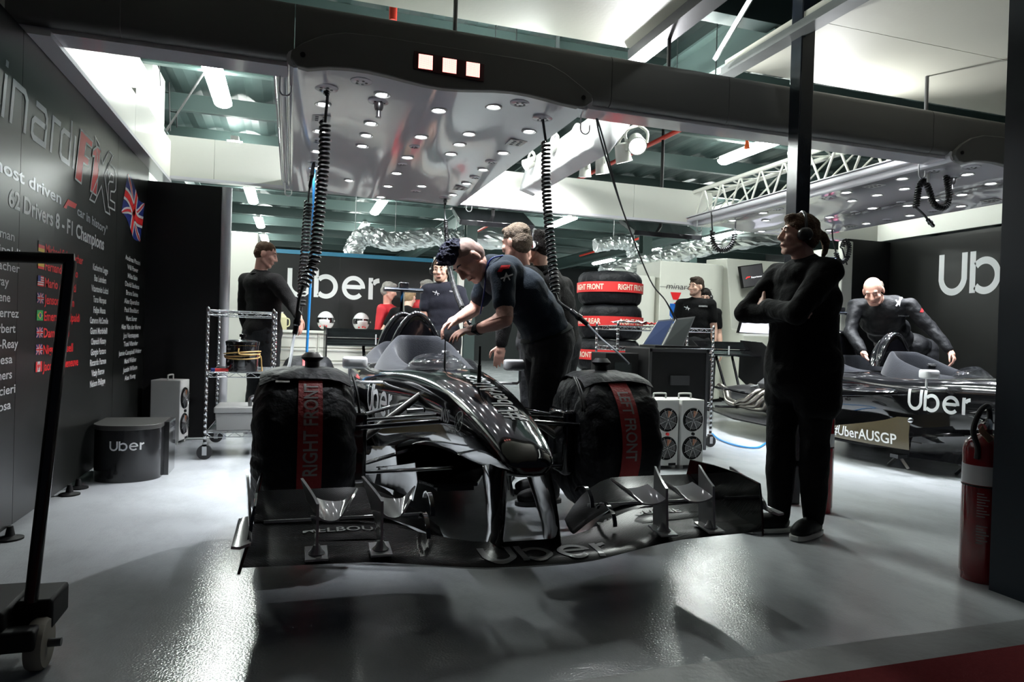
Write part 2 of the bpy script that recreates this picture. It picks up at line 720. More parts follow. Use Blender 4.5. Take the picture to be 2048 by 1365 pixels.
struct(MB().bx(14, 14.2, 2, 26, 0, 4).build('wall_far_right', MATS['dark_far_wall'], smooth=0))
m = MB()
m.bx(-1.55, -1.45, 4.3, 7.72, 2.5, 3.54)
struct(m.build('wall_outer_left', mat('white_cladding', (0.72, 0.74, 0.70), 0.5, var=0.06, nscale=1), smooth=0))
struct(MB().bx(-1.62, -1.42, 7.80, 8.5, 0.0, 3.72).build('column', MATS['white_cladding'], smooth=0))

# ------------------------------------------------------------------ side walls of the bays
o = MB()
for y0, y1 in ((1.9, 3.72), (3.724, 5.535), (5.539, 6.62)):
    o.bx(-1.265, -1.215, y0, y1, 0.055, 2.345)
WALL_L = struct(o.build('wall_left', M_wallblack, smooth=0))
fe = MB()
for y in (2.5, 3.3, 3.67, 4.55, 4.72, 5.6, 6.4):
    fe.lathe([(0.055, 0), (0.055, 0.008), (0.02, 0.018), (0.012, 0.06)], (-1.205, y, 0), 'z', 16)
fe.build('levelling_foot', M_black, WALL_L)
o = MB()
for y0, y1 in ((3.2, 5.2), (5.204, 6.95)):
    o.bx(7.3, 7.35, y0, y1, 0.055, 2.345)
WALL_R = struct(o.build('wall_right', M_wallblack, smooth=0))
o = MB()
o.bx(-1.215, -0.61, 6.58, 6.63, 0.02, 2.24)
WP = struct(o.build('wall_partition_left', M_black, smooth=0))
m = MB()
m.cyl((-0.585, 6.6, 0), (-0.585, 6.6, 2.24), 0.045, n=20)
m.build('corner_post', mat('satin_aluminium', (0.62, 0.63, 0.66), 0.35, metal=0.4, var=0.04), WP, label='pale aluminium corner post')
o = MB()
o.bx(6.62, 7.3, 6.93, 6.98, 0.02, 2.345)
struct(o.build('wall_partition_right', M_black, smooth=0))

# ------------------------------------------------------------------ lettering on the left wall (x = -1.213)
WX = -1.2135


def wl(a, b, t, s, bold=0.02, mbs=None, tall=None):
    """one line of wall lettering from baseline point a to b (y, z), capital height t"""
    q = text_mb(s, 1.0, 1.0, bold)
    x0 = min(p.x for p in q.v)
    x1 = max(p.x for p in q.v)
    kx = (b[0] - a[0]) / (x1 - x0)
    kz = t / 0.73
    put(q, lambda u, v: (WX, a[0] + (u - x0) * kx, a[1] + (b[1] - a[1]) * (u - x0) / (x1 - x0) + v * kz))
    join(mbs, q)


def wlc(yc, z, wd_, t, s, mbs, bold=0.022):
    wl((yc - wd_ / 2, z), (yc + wd_ / 2, z), t, s, bold, mbs)


white = MB()
wl((3.59, 1.512), (5.206, 1.492), 0.082, '62 Drivers 8 - F1 Champions', 0.025, white)
cA = ['Ralph Firman', 'Christian Fittipaldi', 'Patrick Friesacher', 'Oliver Gray', 'Marc Gene', 'Esteban Gutierrez', 'Johnny Herbert', 'Ryan Hunter-Reay', 'Nicolas Kiesa', 'Jan Lammers', 'Nicola Lancieri', 'Pedro de la Rosa']
rA = (110, 153, 150, 68, 78, 143, 118, 138, 95, 92, 118, 84)
for i, s in enumerate(cA):
    z = 1.362 - i * 0.0693
    yr = at(rA[i] * 0.2638, 480 + i * 28, 'x', WX).y
    wl((yr - 0.044 * len(s), z), (yr, z), 0.042, s, 0.012, white)
cB = ['Katherine Legge', 'Bas Leinders', 'Vitantonio Luizzi', 'Tarso Marques', 'Felipe Massa', 'Cameron McConville', 'Gianni Morbidelli', 'Chanoch Nissany', 'Giorgio Pantano', 'Riccardo Patrese', 'Vitaly Petrov', 'Nelson Philippe']
for i, s in enumerate(cB):
    wlc(5.14, 1.34 - i * 0.0681, 0.0245 * len(s), 0.042, s, white)
cC = ['Andrea Piccini', 'Will Power', 'Mika Salo', 'David Saelens', 'Bruno Senna', 'Alex Sperafico', 'Paul Stoddart', 'Marc Surer', 'Alan Van der Merve', 'Jos Verstappen', 'Toni Vilander', 'Jamie Campbell Walter', 'Mark Webber', 'Justin Wilson', 'Alex Yoong']
for i, s in enumerate(cC):
    wlc(6.09, 1.49 - i * 0.0660, 0.038 * len(s), 0.038, s, white)
white.build('lettering', M_letter, WALL_L, smooth=0, label='white names and headline')
sil = MB()
wl((2.95, 1.640), (4.305, 1.642), 0.062, '"The most driven', 0.02, sil)
wl((4.6, 1.632), (5.285, 1.608), 0.055, 'car in history"', 0.02, sil)
# the team wordmark, drawn in strokes (u along the wall, v up)
w = 0.030


def st(pts, closed=False, ww=w):
    q = MB()
    ribbon(q, pts, ww, closed)
    sl = 0.16
    put(q, lambda u, v: (WX, u + v * sl, 1.878 + v))
    join(sil, q)


st([(3.36, 0), (3.36, 0.2)])
st([(3.50, 0), (3.50, 0.195)])
st([(3.50, 0.228), (3.50, 0.258)])
st([(3.59, 0), (3.59, 0.19), (3.72, 0.19), (3.755, 0.16), (3.755, 0)])
st([(3.87, 0.185), (4.0, 0.185), (4.03, 0.155), (4.03, 0.012), (3.87, 0.012), (3.845, 0.03), (3.845, 0.085), (3.87, 0.105), (4.03, 0.105)])
st([(4.12, 0), (4.12, 0.185), (4.24, 0.185)])
st([(4.42, 0.262), (4.42, 0.012), (4.295, 0.012), (4.265, 0.035), (4.265, 0.145), (4.295, 0.17), (4.42, 0.17)])
st([(4.5, 0), (4.5, 0.195)])
sil.build('lettering', M_silver, WALL_L, smooth=0, label='silver wordmark and tagline')


def wpoly(mbs, pts, off=0.0):
    mbs.prism([(p[0], p[1]) for p in pts], lambda u, v, ww: (WX + off + ww, u, v), 0.001)


rd = MB()
Fp = [(4.535, 1.83), (4.657, 1.825), (4.69, 1.955), (4.79, 1.955), (4.81, 2.005), (4.71, 2.005), (4.735, 2.085), (4.86, 2.085), (4.875, 2.13), (4.62, 2.135)]
P1 = [(4.85, 1.82), (4.985, 1.815), (5.06, 2.125), (4.98, 2.125), (4.885, 2.08), (4.875, 2.04), (4.92, 2.05)]
wpoly(rd, Fp, 0.0005)
wpoly(rd, P1, 0.0005)
logo_f = [(4.347, 1.632), (4.395, 1.632), (4.415, 1.655), (4.50, 1.657), (4.555, 1.66), (4.585, 1.69), (4.42, 1.69)]
wpoly(rd, logo_f)
cR = ['Michael Schumacher', 'Fernando Alonso', 'Mario Andretti', 'Jenson Button', 'Emerson Fittipaldi', 'Damon Hill', 'Nigel Mansell', 'Jacques Villeneuve']
wR = (0.66, 0.56, 0.53, 0.50, 0.62, 0.42, 0.50, 0.61)
for i, s in enumerate(cR):
    z = 1.352 - i * 0.0865
    wl((4.08, z), (4.08 + wR[i], z), 0.05, s, 0.018, rd)
rd.build('lettering', M_red, WALL_L, smooth=0, label='red champion names and number')
ou = MB()


def outline(pts, ww=0.012):
    q = MB()
    ribbon(q, pts, ww, True)
    put(q, lambda u, v: (WX + 0.002, u, v))
    join(ou, q)


outline(Fp)
outline(P1)
outline([(4.93, 2.175), (5.03, 2.15), (5.12, 2.045), (5.27, 2.17), (5.38, 2.165), (5.17, 1.985), (5.33, 1.75), (5.21, 1.75), (5.10, 1.90), (4.95, 1.765), (4.84, 1.765), (5.04, 1.96)])
outline([(5.24, 2.05), (5.28, 2.09), (5.44, 2.085), (5.475, 2.05), (5.475, 1.95), (5.44, 1.925), (5.34, 1.91), (5.33, 1.85), (5.46, 1.85), (5.465, 1.80), (5.28, 1.795), (5.27, 1.94), (5.30, 1.97), (5.40, 1.985), (5.405, 2.03), (5.33, 2.03), (5.29, 1.99)])
ou.build('lettering', M_letter, WALL_L, smooth=0, label='white letter outlines')

# flags printed on the wall
FM = [M_letter, M_red, M_blue, M_yellow, M_green, mat('black_vinyl', (0.01, 0.01, 0.01), 0.4)]
fl = MB()


def rect(y0, y1, z0, z1, k, off):
    fl.use(k)
    wpoly(fl, [(y0, z0), (y1, z0), (y1, z1), (y0, z1)], off)


def jack(fn, off):
    def q(pts, k, e):
        fl.use(k)
        fl.prism(pts, lambda u, v, ww: Vector(fn(u, v)) + Vector((off + e + ww, 0, 0)), 0.0003)
    n = 10
    q([(i / n, 0) for i in range(n + 1)] + [(1 - i / n, 1) for i in range(n + 1)], 2, 0)
    for a, b, k, e, ww in (((0, 0), (1, 1), 0, .0006, .12), ((0, 1), (1, 0), 0, .0006, .12), ((0, 0), (1, 1), 1, .0012, .045), ((0, 1), (1, 0), 1, .0012, .045), ((.5, 0), (.5, 1), 0, .0018, .2), ((0, .5), (1, .5), 0, .0018, .3), ((.5, 0), (.5, 1), 1, .0024, .11), ((0, .5), (1, .5), 1, .0024, .17)):
        d = Vector((b[0] - a[0], b[1] - a[1]))
        nn = Vector((-d.y, d.x)).normalized() * ww / 2
        if a[0] == b[0] or a[1] == b[1]:
            m_ = 10
            pts = [Vector(a) + d * i / m_ - nn for i in range(m_ + 1)] + [Vector(a) + d * (1 - i / m_) + nn for i in range(m_ + 1)]
        else:
            pts = [Vector(a) + d * i / 10 - nn for i in range(11)] + [Vector(a) + d * (1 - i / 10) + nn for i in range(11)]
        q([(min(1, max(0, p.x)), min(1, max(0, p.y))) for p in pts], k, e)


for i in range(8):
    y0, y1 = 3.972, 4.062
    z0 = 1.352 - i * 0.0865
    z1 = z0 + 0.052
    h = (z1 - z0) / 3
    if i == 0:
        rect(y0, y1, z1 - h, z1, 5, 0.0)
        rect(y0, y1, z0 + h, z1 - h, 1, 0)
        rect(y0, y1, z0, z0 + h, 3, 0)
    elif i == 1:
        rect(y0, y1, z0, z0 + h * .75, 1, 0)
        rect(y0, y1, z0 + h * .75, z1 - h * .75, 3, 0)
        rect(y0, y1, z1 - h * .75, z1, 1, 0)
    elif i == 2:
        for k in range(9):
            rect(y0, y1, z0 + k * (z1 - z0) / 9, z0 + (k + 1) * (z1 - z0) / 9, 0 if k % 2 else 1, 0)
        rect(y0, y0 + .04, z0 + .024, z1, 2, .001)
    elif i == 4:
        rect(y0, y1, z0, z1, 4, 0)
        fl.use(3)
        wpoly(fl, [(y0 + .01, (z0 + z1) / 2), ((y0 + y1) / 2, z0 + .007), (y1 - .01, (z0 + z1) / 2), ((y0 + y1) / 2, z1 - .007)], .001)
        fl.use(2)
        wpoly(fl, [((y0 + y1) / 2 + a[0] * .8, (z0 + z1) / 2 + a[1] * .62) for a in arc(0, 0, .018, 0, 345, 23)], .002)
    elif i == 7:
        rect(y0, y1, z0, z1, 0, 0)
        rect(y0, y0 + .024, z0, z1, 1, .001)
        rect(y1 - .024, y1, z0, z1, 1, .001)
        fl.use(1)
        c = ((y0 + y1) / 2, (z0 + z1) / 2)
        wpoly(fl, [(c[0] + a * .02, c[1] + b * .02) for a, b in ((0, 1), (.3, .5), (.8, .4), (.5, -.2), (.15, -.35), (.1, -.9), (-.1, -.9), (-.15, -.35), (-.5, -.2), (-.8, .4), (-.3, .5))], .001)
    else:
        jack(lambda u, v, a=z0, b=z1: (WX, y0 + (y1 - y0) * u, a + (b - a) * v), 0)
# the big waving flag: corners as on the wall


def wave(u, v):
    tl, tr, bl, br = Vector((5.83, 2.12)), Vector((6.47, 2.005)), Vector((5.66, 1.80)), Vector((6.33, 1.665))
    # drawn hoist-down: u runs down the flag, v across it
    p = (tl * v + bl * (1 - v)) * (1 - u) + (tr * v + br * (1 - v)) * u
    p = p + Vector((0.03 * math.sin(u * 6.3), 0.03 * math.sin(u * 6.3 + 0.6)))
    return (WX, p.x, p.y)


jack(wave, 0)
fl.build('printed_flag', FM, WALL_L, smooth=0, label='national flags printed beside the names')

# wordmark on the right wall and the divider at the back
q = ride_logo()
k = 0.47
p0 = at(1876, 590, 'x', 7.296)
put(q, lambda u, v: (7.297, p0.y - u * k * 0.86, p0.z + v * k))
q.build('lettering', M_letter, WALL_R, smooth=0, label='large white wordmark')

# ------------------------------------------------------------------ overhead frame of the bays


def rounded(y0, y1, z0, z1, r, n=4):
    pts = []
    for cy, cz, a in ((y1 - r, z1 - r, 0), (y0 + r, z1 - r, 90), (y0 + r, z0 + r, 180), (y1 - r, z0 + r, 270)):
        pts += [(cy + r * math.cos(math.radians(a + 90 * i / n)), cz + r * math.sin(math.radians(a + 90 * i / n))) for i in range(n + 1)]
    return pts


def beam_x(x0, x1, y0, y1, z0, z1, r):
    return [[(x, p[0], p[1]) for p in rounded(y0, y1, z0, z1, r)] for x in (x0, x1)]


def beam_y(y0, y1, x0, x1, z0, z1, r):
    return [[(p[0], y, p[1]) for p in rounded(x0, x1, z0, z1, r)] for y in (y0, y1)]


t = thing('overhead_beam', (2, 3.85, 2.39), 'long grey overhead beam across the front of the garage', 'beam')
m = MB()
for x0, x1 in ((-1.30, -0.83), (-0.826, -0.03), (-0.026, 1.78), (1.784, 2.6), (2.604, 4.3), (4.304, 8.0)):
    m.loft(beam_x(x0, x1, 3.745, 3.95, 2.395, 2.70, 0.045))
m.build('beam_shell', M_beam, t)
m = MB()
for x0, x1 in ((-1.29, -0.03), (1.65, 4.52)):
    m.bx(x0, x1, 3.79, 3.96, 2.372, 2.396)
m.build('soffit_strip', M_lilac, t)
m = MB()
for x, y in ((-0.9, 3.85), (0.85, 3.9), (2.25, 3.9), (4.4, 3.9)):
    m.cyl((x, y, 2.69), (x, y, 3.0 if x not in (2.25,) else 3.56), 0.013, n=8)
    m.bx(x - 0.05, x + 0.05, y - 0.03, y + 0.03, 2.695, 2.715)
m.build('hanger_rod', M_dsteel, t)

t = thing('fascia_panel', (-1.17, 5.5, 2.345), 'glossy white fascia running back above the black left wall', 'panel')
m = MB()
for y0, y1 in ((3.955, 4.2), (4.204, 5.6), (5.604, 7.1)):
    m.bx(-1.16, -1.125, y0, y1, 2.36, 2.67 if y1 < 7 else 2.72)
m.build('face_panel', M_white, t)
m = MB().bx(-1.235, -1.12, 3.76, 7.15, 2.346, 2.372)
m.build('soffit_strip', M_lilac, t)
t = thing('fascia_panel', (2, 7.1, 2.38), 'long white fascia across the back of the bay behind the light panel', 'panel')
m = MB()
for x0, x1 in ((-1.16, -0.75), (-0.746, 0.2), (0.204, 1.4), (1.404, 2.6), (2.604, 3.7), (3.704, 4.75)):
    m.bx(x0, x1, 7.1, 7.14, 2.40, 2.78)
m.build('face_panel', M_white, t)
MB().bx(-1.16, 4.75, 7.08, 7.16, 2.372, 2.40).build('soffit_strip', M_lilac, t)
t = thing('fascia_panel', (6, 7.0, 2.36), 'white fascia above the black partition at the back of the right bay', 'panel')
MB().bx(5.4, 7.3, 7.10, 7.14, 2.37, 2.75).build('face_panel', M_white, t)
MB().bx(7.26, 7.3, 3.96, 7.10, 2.37, 2.75).build('face_panel', M_white, t)
MB().bx(5.4, 7.3, 7.08, 7.16, 2.346, 2.37).build('soffit_strip', M_lilac, t)

# white lattice truss beside the right-hand light panel
t = thing('lattice_truss', (4.6, 5.5, 2.38), 'white lattice truss running back beside the right light panel', 'truss')
m = MB()
for x, z in ((4.48, 2.42), (4.48, 2.76), (4.74, 2.76)):
    m.cyl((x, 3.97, z), (x, 7.08, z), 0.024, n=10)
m.build('chord_tube', M_white, t)
m = MB()
n = 9
for i in range(n):
    y0 = 4.0 + i * 3.05 / n
    y1 = 4.0 + (i + 1) * 3.05 / n
    ym = (y0 + y1) / 2
    m.cyl((4.48, y0, 2.42), (4.48, ym, 2.76), 0.011, n=8)
    m.cyl((4.48, ym, 2.76), (4.48, y1, 2.42), 0.011, n=8)
    m.cyl((4.48, y0, 2.76), (4.74, ym, 2.76), 0.009, n=8)
    m.cyl((4.74, ym, 2.76), (4.48, y1, 2.76), 0.009, n=8)
    m.cyl((4.74, ym, 2.76), (4.5, y1, 2.43), 0.009, n=8)
m.build('lattice_bar', M_white, t)

# ------------------------------------------------------------------ door panels overhead, post and pier at the front
t = thing('overhead_door', (0.5, 3.0, 3.0), 'cream overhead door panel raised flat above the front beam', 'door')
m = MB()
m.bx(-4, 2.2, 2.2, 4.27, 3.0, 3.05)
m.bx(-4, 2.2, 0.4, 2.195, 3.0, 3.05)
m.build('door_panel', M_cream, t)
m = MB()
m.bx(2.16, 2.2, 0.4, 4.3, 2.93, 3.0)
m.bx(2.2, 2.28, 0.4, 4.3, 2.93, 2.945)
m.bx(2.27, 2.29, 0.4, 4.3, 2.93, 3.06)
m.build('edge_rail', M_dsteel, t)
t = thing('overhead_door', (5.5, 3.0, 3.0), 'cream overhead door panel raised flat above the black post at right', 'door')
m = MB()
m.bx(2.95, 9, 3.49, 4.31, 3.0, 3.05)
m.bx(2.95, 9, 1.5, 3.485, 3.0, 3.05)
m.bx(2.95, 9, 0.4, 1.495, 3.0, 3.05)
m.build('door_panel', M_cream, t)
m = MB()
m.bx(2.93, 2.97, 0.4, 4.33, 2.90, 3.0)
m.bx(2.86, 2.93, 0.4, 4.33, 2.90, 2.915)
m.build('edge_rail', mat('weathered_steel', (0.16, 0.17, 0.165), 0.5, metal=.4, var=.2), t)
t = thing('brace_bar', (2.6, 3.6, 3.2), 'pale diagonal brace bar between the two raised door panels', 'brace')
MB().tube([at(1512, -20, 'z', 3.35), at(1430, 118, 'z', 3.15)], 0.022, 4).build('bar', M_galv, t)
for x in (-6, 2.4, 2.75):
    pass
struct(MB().bx(2.94, 3.04, 3.5, 3.6, 0, 3.4).build('column', mat('blue_black_gloss_paint', (0.012, 0.016, 0.022), 0.22, var=0.1, nscale=3, bump=0.02, bscale=90), bevel=0.006, smooth=0))
struct(MB().bx(2.79, 3.6, 1.2, 2.094, 0, 3.6).build('wall_front_pier', mat('dark_blue_wall_paint', (0.010, 0.018, 0.030), 0.5, var=0.1, nscale=3), smooth=0))
struct(MB().bx(-6, 14, 4.15, 4.3, 3.3, 3.9).build('ceiling_lintel', M_roof, smooth=0))

# ------------------------------------------------------------------ fluorescent battens
where = {
    (-0.8, 10.6): 'fluorescent batten of the left row hidden just behind the rear fascia', (7.6, 11.4): 'fluorescent batten hidden behind the right end of the rear fascia',
    (1.6, 5.4): 'added hanging batten that lights the fascia, unseen above the front light panel', (3.2, 5.1): 'added hanging batten for fascia light, unseen behind the front beam left of the lattice truss',  # both added to light the fascia and door panels, unseen behind the beam
    (-0.8, 7.6): 'fluorescent batten nearest the left wall, first of its row', (-0.8, 13.8): 'fluorescent batten above the white post, second of the left row', (-0.8, 17.2): 'fluorescent batten of the left row, third from the front', (-0.8, 20.2): 'fluorescent batten at the far end of the left row',
    (1.58, 13.9): 'fluorescent batten seen just under the back edge of the light panel', (1.56, 17.0): 'fluorescent batten above the silver duct end', (3.57, 17.2): 'fluorescent batten above the middle mechanic with spiky hair', (5.5, 13.9): 'fluorescent batten right of the black coiled cable, under the fascia',
    (5.6, 7.45): 'fluorescent batten with a red bell lamp beside the front beam', (9.5, 13.9): 'fluorescent batten beside the green column at the right', (9.5, 17.3): 'fluorescent batten below the right fascia over the tyre stack', (9.55, 20.3): 'farthest fluorescent batten over the tyre stack'}
for (x, y), lb in where.items():
    zc = (2.92 if x < 2 else 3.06) if y < 6 else 3.50
    hl = .35 if 3 < x < 4 and y < 6 else .72
    t = thing('fluorescent_batten', (x, y, zc), lb, 'ceiling light', 'fluorescent battens')
    if y < 6:
        for yy in (y - .3, y + .3):
            MB().cyl((x, yy, zc + .05), (x, yy, 3.79), .005, n=6).build('hanger', M_dsteel, t)
    MB().bx(x - 0.05, x + 0.05, y - hl, y + hl, zc, zc + .06).build('housing', M_lightgrey, t)
    m = MB()
    m.loft([[(x + 0.095 * math.cos(a), yy, zc - 0.06 * math.sin(a)) for a in [PI * i / 8 for i in range(9)]] for yy in (y - hl + .02, y + hl - .02)])
    m.build('diffuser', M_tube, t)
x, y = 2.72, 2.9
t = thing('fluorescent_batten', (x, y, 3.3), 'fluorescent strip between the two raised door panels', 'ceiling light', 'fluorescent battens')
MB().bx(x - 0.03, x + 0.03, y - 1.2, y + 0.9, 3.32, 3.36).build('housing', M_lightgrey, t)
MB().cyl((x, y - 1.15, 3.3), (x, y + 0.85, 3.3), 0.016, n=10).build('tube', mat('dim_lit_tube', (1, 1, 1), 0.4, emit=(0.93, 1.0, 0.95), estr=5.0), t)

# ------------------------------------------------------------------ the wavy light panels over the cars
def pz(x):
    return 2.367 + 0.018 * math.cos(2 * PI * (x - 0.30) / 0.87)


def light_panel():
    t = thing('light_panel', (0.795, 5.4, 2.35), 'wavy white gloss light panel hanging over the front car', 'light panel', None)
    m = MB()
    rows = []
    xs = [-0.03 + 1.65 * i / 48 for i in range(49)]
    m.sheet([[(x, y, pz(x)) for y in (3.73, 5.0, 6.0, 7.05)] for x in xs], 0.012)
    # rolled long edges and upper tray
    for s, x in ((-1, -0.03), (1, 1.62)):
        m.loft([[(x + s * (0.035 * math.sin(a) * 1.0), y, 2.395 - 0.045 * math.cos(a)) for a in [PI * k / 8 for k in range(9)]] for y in (3.73, 7.05)])
    m.bx(0.1, 1.5, 3.96, 7.0, 2.42, 2.47)
    m.build('panel_shell', M_lilac, t, smooth=50)
    # shaped end piece with its display
    top = [(-0.045, 2.39), (-0.04, 2.425), (0.015, 2.475), (0.114, 2.53), (0.224, 2.561), (0.395, 2.57), (1.22, 2.571), (1.365, 2.566), (1.469, 2.525), (1.58, 2.46), (1.635, 2.425), (1.64, 2.39)]
    bot = [(1.60, 2.352), (1.55, 2.343)] + [(x, pz(x) - 0.008) for x in (1.45, 1.35, 1.25, 1.15, 1.05, 0.95, 0.85, 0.75, 0.65, 0.55, 0.45, 0.35, 0.25, 0.15)] + [(0.04, 2.342), (-0.01, 2.35)]
    m = MB()
    m.prism(top + bot, lambda u, v, w: (u, 3.70 + w, v), 0.05)
    m.build('end_panel', M_beam, t, bevel=0.006, smooth=30)
    m = MB()
    for x, z in ((0.015, 2.41), (1.58, 2.40)):
        m.cyl((x, 3.693, z), (x, 3.702, z), 0.013, n=16)
    m.build('bolt', M_black, t)
    m = MB()
    m.prism([(0.585, 2.515), (0.585, 2.42), (0.975, 2.405), (0.975, 2.50)], lambda u, v, w: (u, 3.690 + w, v), 0.01)
    d = m.build('display', mat('dark_red_screen', (0.06, 0.005, 0.008), 0.3), t)
    for x in (0.648, 0.780, 0.912):
        z = 2.4645 - (x - 0.648) * 0.01
        m = MB()
        g = 14
        for i in range(g):
            for j in range(g):
                cx, cz = x - 0.0385 + 0.077 * (i + .5) / g, z - 0.0385 + 0.077 * (j + .5) / g
                h = 0.0024
                m.add([(cx - h, 3.6885, cz - h), (cx + h, 3.6885, cz - h), (cx + h, 3.6885, cz + h), (cx - h, 3.6885, cz + h)], [(0, 1, 2, 3)])
        m.build('lit_square', mat('lit_red_dots', (1, 0.2, 0.2), 0.4, emit=(1.0, 0.50, 0.43), estr=1.5), d, smooth=0)
        MB().bx(x - 0.0385, x + 0.0385, 3.6888, 3.6905, z - 0.0385, z + 0.0385).build('lit_square', mat('lit_red_glow', (1, 0.1, 0.1), 0.4, emit=(1.0, 0.05, 0.06), estr=0.9), d, smooth=0)
    m = MB()
    for x, ys in LED_GRID.items():
        for y in ys:
            z = pz(x) - 0.006
            m = MB()
            m.lathe([(0.052, 0.006), (0.052, -0.004), (0.044, -0.008), (0.036, -0.004), (0.034, 0.0)], (x, y, z), 'z', 24)
            m.use(1).lathe([(0.0335, -0.003), (0.0, -0.0035)], (x, y, z), 'z', 20)
            m.build('downlight', [M_lightgrey, M_led], t, smooth=40)
    for x, y, r in ((.327, 3.87, .06), (1.245, 3.86, .06), (.455, 4.14, .065), (.145, 4.03, .07), (1.443, 4.007, .065), (.804, 4.94, .04), (.804, 5.49, .04), (1.445, 5.158, .05), (1.459, 5.717, .05), (1.104, 6.635, .05), (1.422, 6.744, .06), (.158, 5.161, .08), (.132, 5.81, .06)):
        z = pz(x) - 0.006
        m = MB()
        m.lathe([(r, 0.004), (r, -0.004), (r * .8, -0.009), (0, -0.009)], (x, y, z), 'z', 24)
        for a in range(5):
            m.use(1).cyl((x + r * .45 * math.cos(a * 1.257), y + r * .45 * math.sin(a * 1.257), z - 0.008), (x + r * .45 * math.cos(a * 1.257), y + r * .45 * math.sin(a * 1.257), z - 0.012), r * .12, n=8)
        m.use(0)
        m.build('socket_plate', [M_lilac, M_dsteel], t, smooth=40)
    for x, y in ((1.455, 4.57), (1.448, 6.21), (.14, 4.606)):
        z = pz(x) - 0.007
        m = MB()
        m.bx(x - .06, x + .06, y - .07, y + .07, z - .006, z)
        for i in range(2):
            for j in range(3):
                m.use(1).bx(x - .035 + i * .045, x - .015 + i * .045, y - .05 + j * .04, y - .03 + j * .04, z - .009, z - .006)
        m.use(0)
        m.build('socket_block', [M_lightgrey, M_dsteel], t, smooth=0)
    m = MB()
    m.lathe([(0.028, 0), (0.028, -0.03), (0.02, -0.05), (0.014, -0.05), (0.014, -0.08), (0.018, -0.09), (0.0, -0.09)], (.455, 4.14, pz(.455) - .012), 'z', 16)
    m.build('air_coupling', M_steel, t)
    # long side rails with hooks
    for x, s in ((-0.10, -1), (1.675, 1)):
        m = MB()
        m.cyl((x, 3.80, 2.425), (x, 7.1, 2.425), 0.028, n=14)
        m.bx(x - 0.04, x + 0.04, 3.8, 7.1, 2.45, 2.458)
        m.build('side_rail', M_lilac, t, label='white side rail')
        for y in (3.95, 6.9):
            pts = [(x, y, 2.42), (x, y, 2.30)] + [(x + s * 0.0 + 0.03 - 0.03 * math.cos(a), y, 2.30 - 0.03 * math.sin(a)) for a in [PI * k / 10 for k in range(1, 11)]] + [(x + 0.06, y, 2.33)]
            MB().tube(pts, 0.005, 8).build('hook', M_steel, t)
    return t


LP1 = light_panel()
LP2 = dup(LP1, (4.53, 0.02, 0), 'wavy white gloss light panel hanging over the car at the right')


# ------------------------------------------------------------------ cables and hoses
def cord(name, lb, coil, r, wire, straight=(), tail=(), plugs=(), pitch=0.024, cat='cable', group=None, hose_mat=None, pr=0.016):
    c = smooth_path(coil, 5)
    base = c[-1]
    t = thing(name, base, lb, cat, group)
    if straight:
        MB().tube(smooth_path(list(straight) + [coil[0]], 4), wire * 1.0, 8).build('lead', M_rubber, t)
    MB().tube(helix(c, r, pitch, 12), wire, 6).build('coil', mat('glossy_black_rubber', (0.006, 0.006, 0.007), 0.32, spec=0.35), t, smooth=180)
    if tail:
        MB().tube(smooth_path([c[-1]] + list(tail), 5), wire, 8).build('lead', hose_mat or M_rubber, t)
    for a, b in plugs:
        a, b = Vector(a), Vector(b)
        L = (b - a).length
        MB().lathe([(pr * .5, 0), (pr, L * .1), (pr, L * .35), (pr * 1.25, L * .4), (pr * 1.25, L * .55), (pr * .9, L * .6), (pr * .9, L * .9), (pr * .4, L)], a, b - a, 14).build('plug', M_gblack, t)
    return t


A = at
s0 = Vector((0.145, 4.03, 2.355))
cord('coiled_cable', 'thick black coiled cable hanging from the near left corner of the front light panel', [A(650, 245, 'y', 4.02), A(648, 320, 'y', 4.02), A(641, 400, 'y', 4.0), A(634, 470, 'y', 3.98), A(627, 530, 'y', 3.95), A(606, 572, 'y', 3.92)], 0.026, 0.0085, [s0, A(655, 190, 'y', 4.03), A(652, 225, 'y', 4.02)], [A(598, 600, 'y', 3.9), A(594, 628, 'y', 3.9)], [(s0, A(655, 192, 'y', 4.03)), (A(598, 622, 'y', 3.9), A(589, 672, 'y', 3.9))], 0.026)
MB().tube(smooth_path([A(589, 668, 'y', 3.9), A(585, 690, 'y', 3.8), A(582, 712, 'y', 3.6), A(577, 735, 'y', 3.4), A(570, 748, 'y', 3.35)], 5), 0.008, 8).build('lead', mat('grey_braided_hose', (0.25, 0.27, 0.30), 0.45), bpy.data.objects['coiled_cable'])
s1 = Vector((0.132, 5.81, 2.36))
cord('coiled_cable', 'thinner black coiled cable behind the thick coiled cable and blue hose', [A(617, 405, 'y', 5.8), A(613, 450, 'y', 5.75), A(609, 510, 'y', 5.7), A(604, 560, 'y', 5.65), A(603, 615, 'y', 5.6)], 0.028, 0.008, [s1, A(618, 385, 'y', 5.81)], [A(602, 630, 'y', 5.6)], [(s1, A(619, 378, 'y', 5.81))], 0.03)
t = thing('air_hose', A(612, 735, 'y', 6.0), 'blue air hose hanging from the left edge of the front light panel', 'hose')
MB().tube(smooth_path([A(628, 335, 'y', 6.04), A(627, 400, 'y', 6.04), A(624, 480, 'y', 6.02), A(621, 560, 'y', 6.0), A(617, 640, 'y', 6.0), A(612, 735, 'y', 6.0)], 5), 0.011, 8).build('hose', M_bluehose, t)
m = MB()
a = A(628, 312, 'y', 6.04)
m.cyl(a, a + Vector((0, 0, -0.09)), 0.028, 0.024, n=14)
m.build('connector', M_bluehose, t)
s2 = Vector((1.443, 4.007, 2.355))
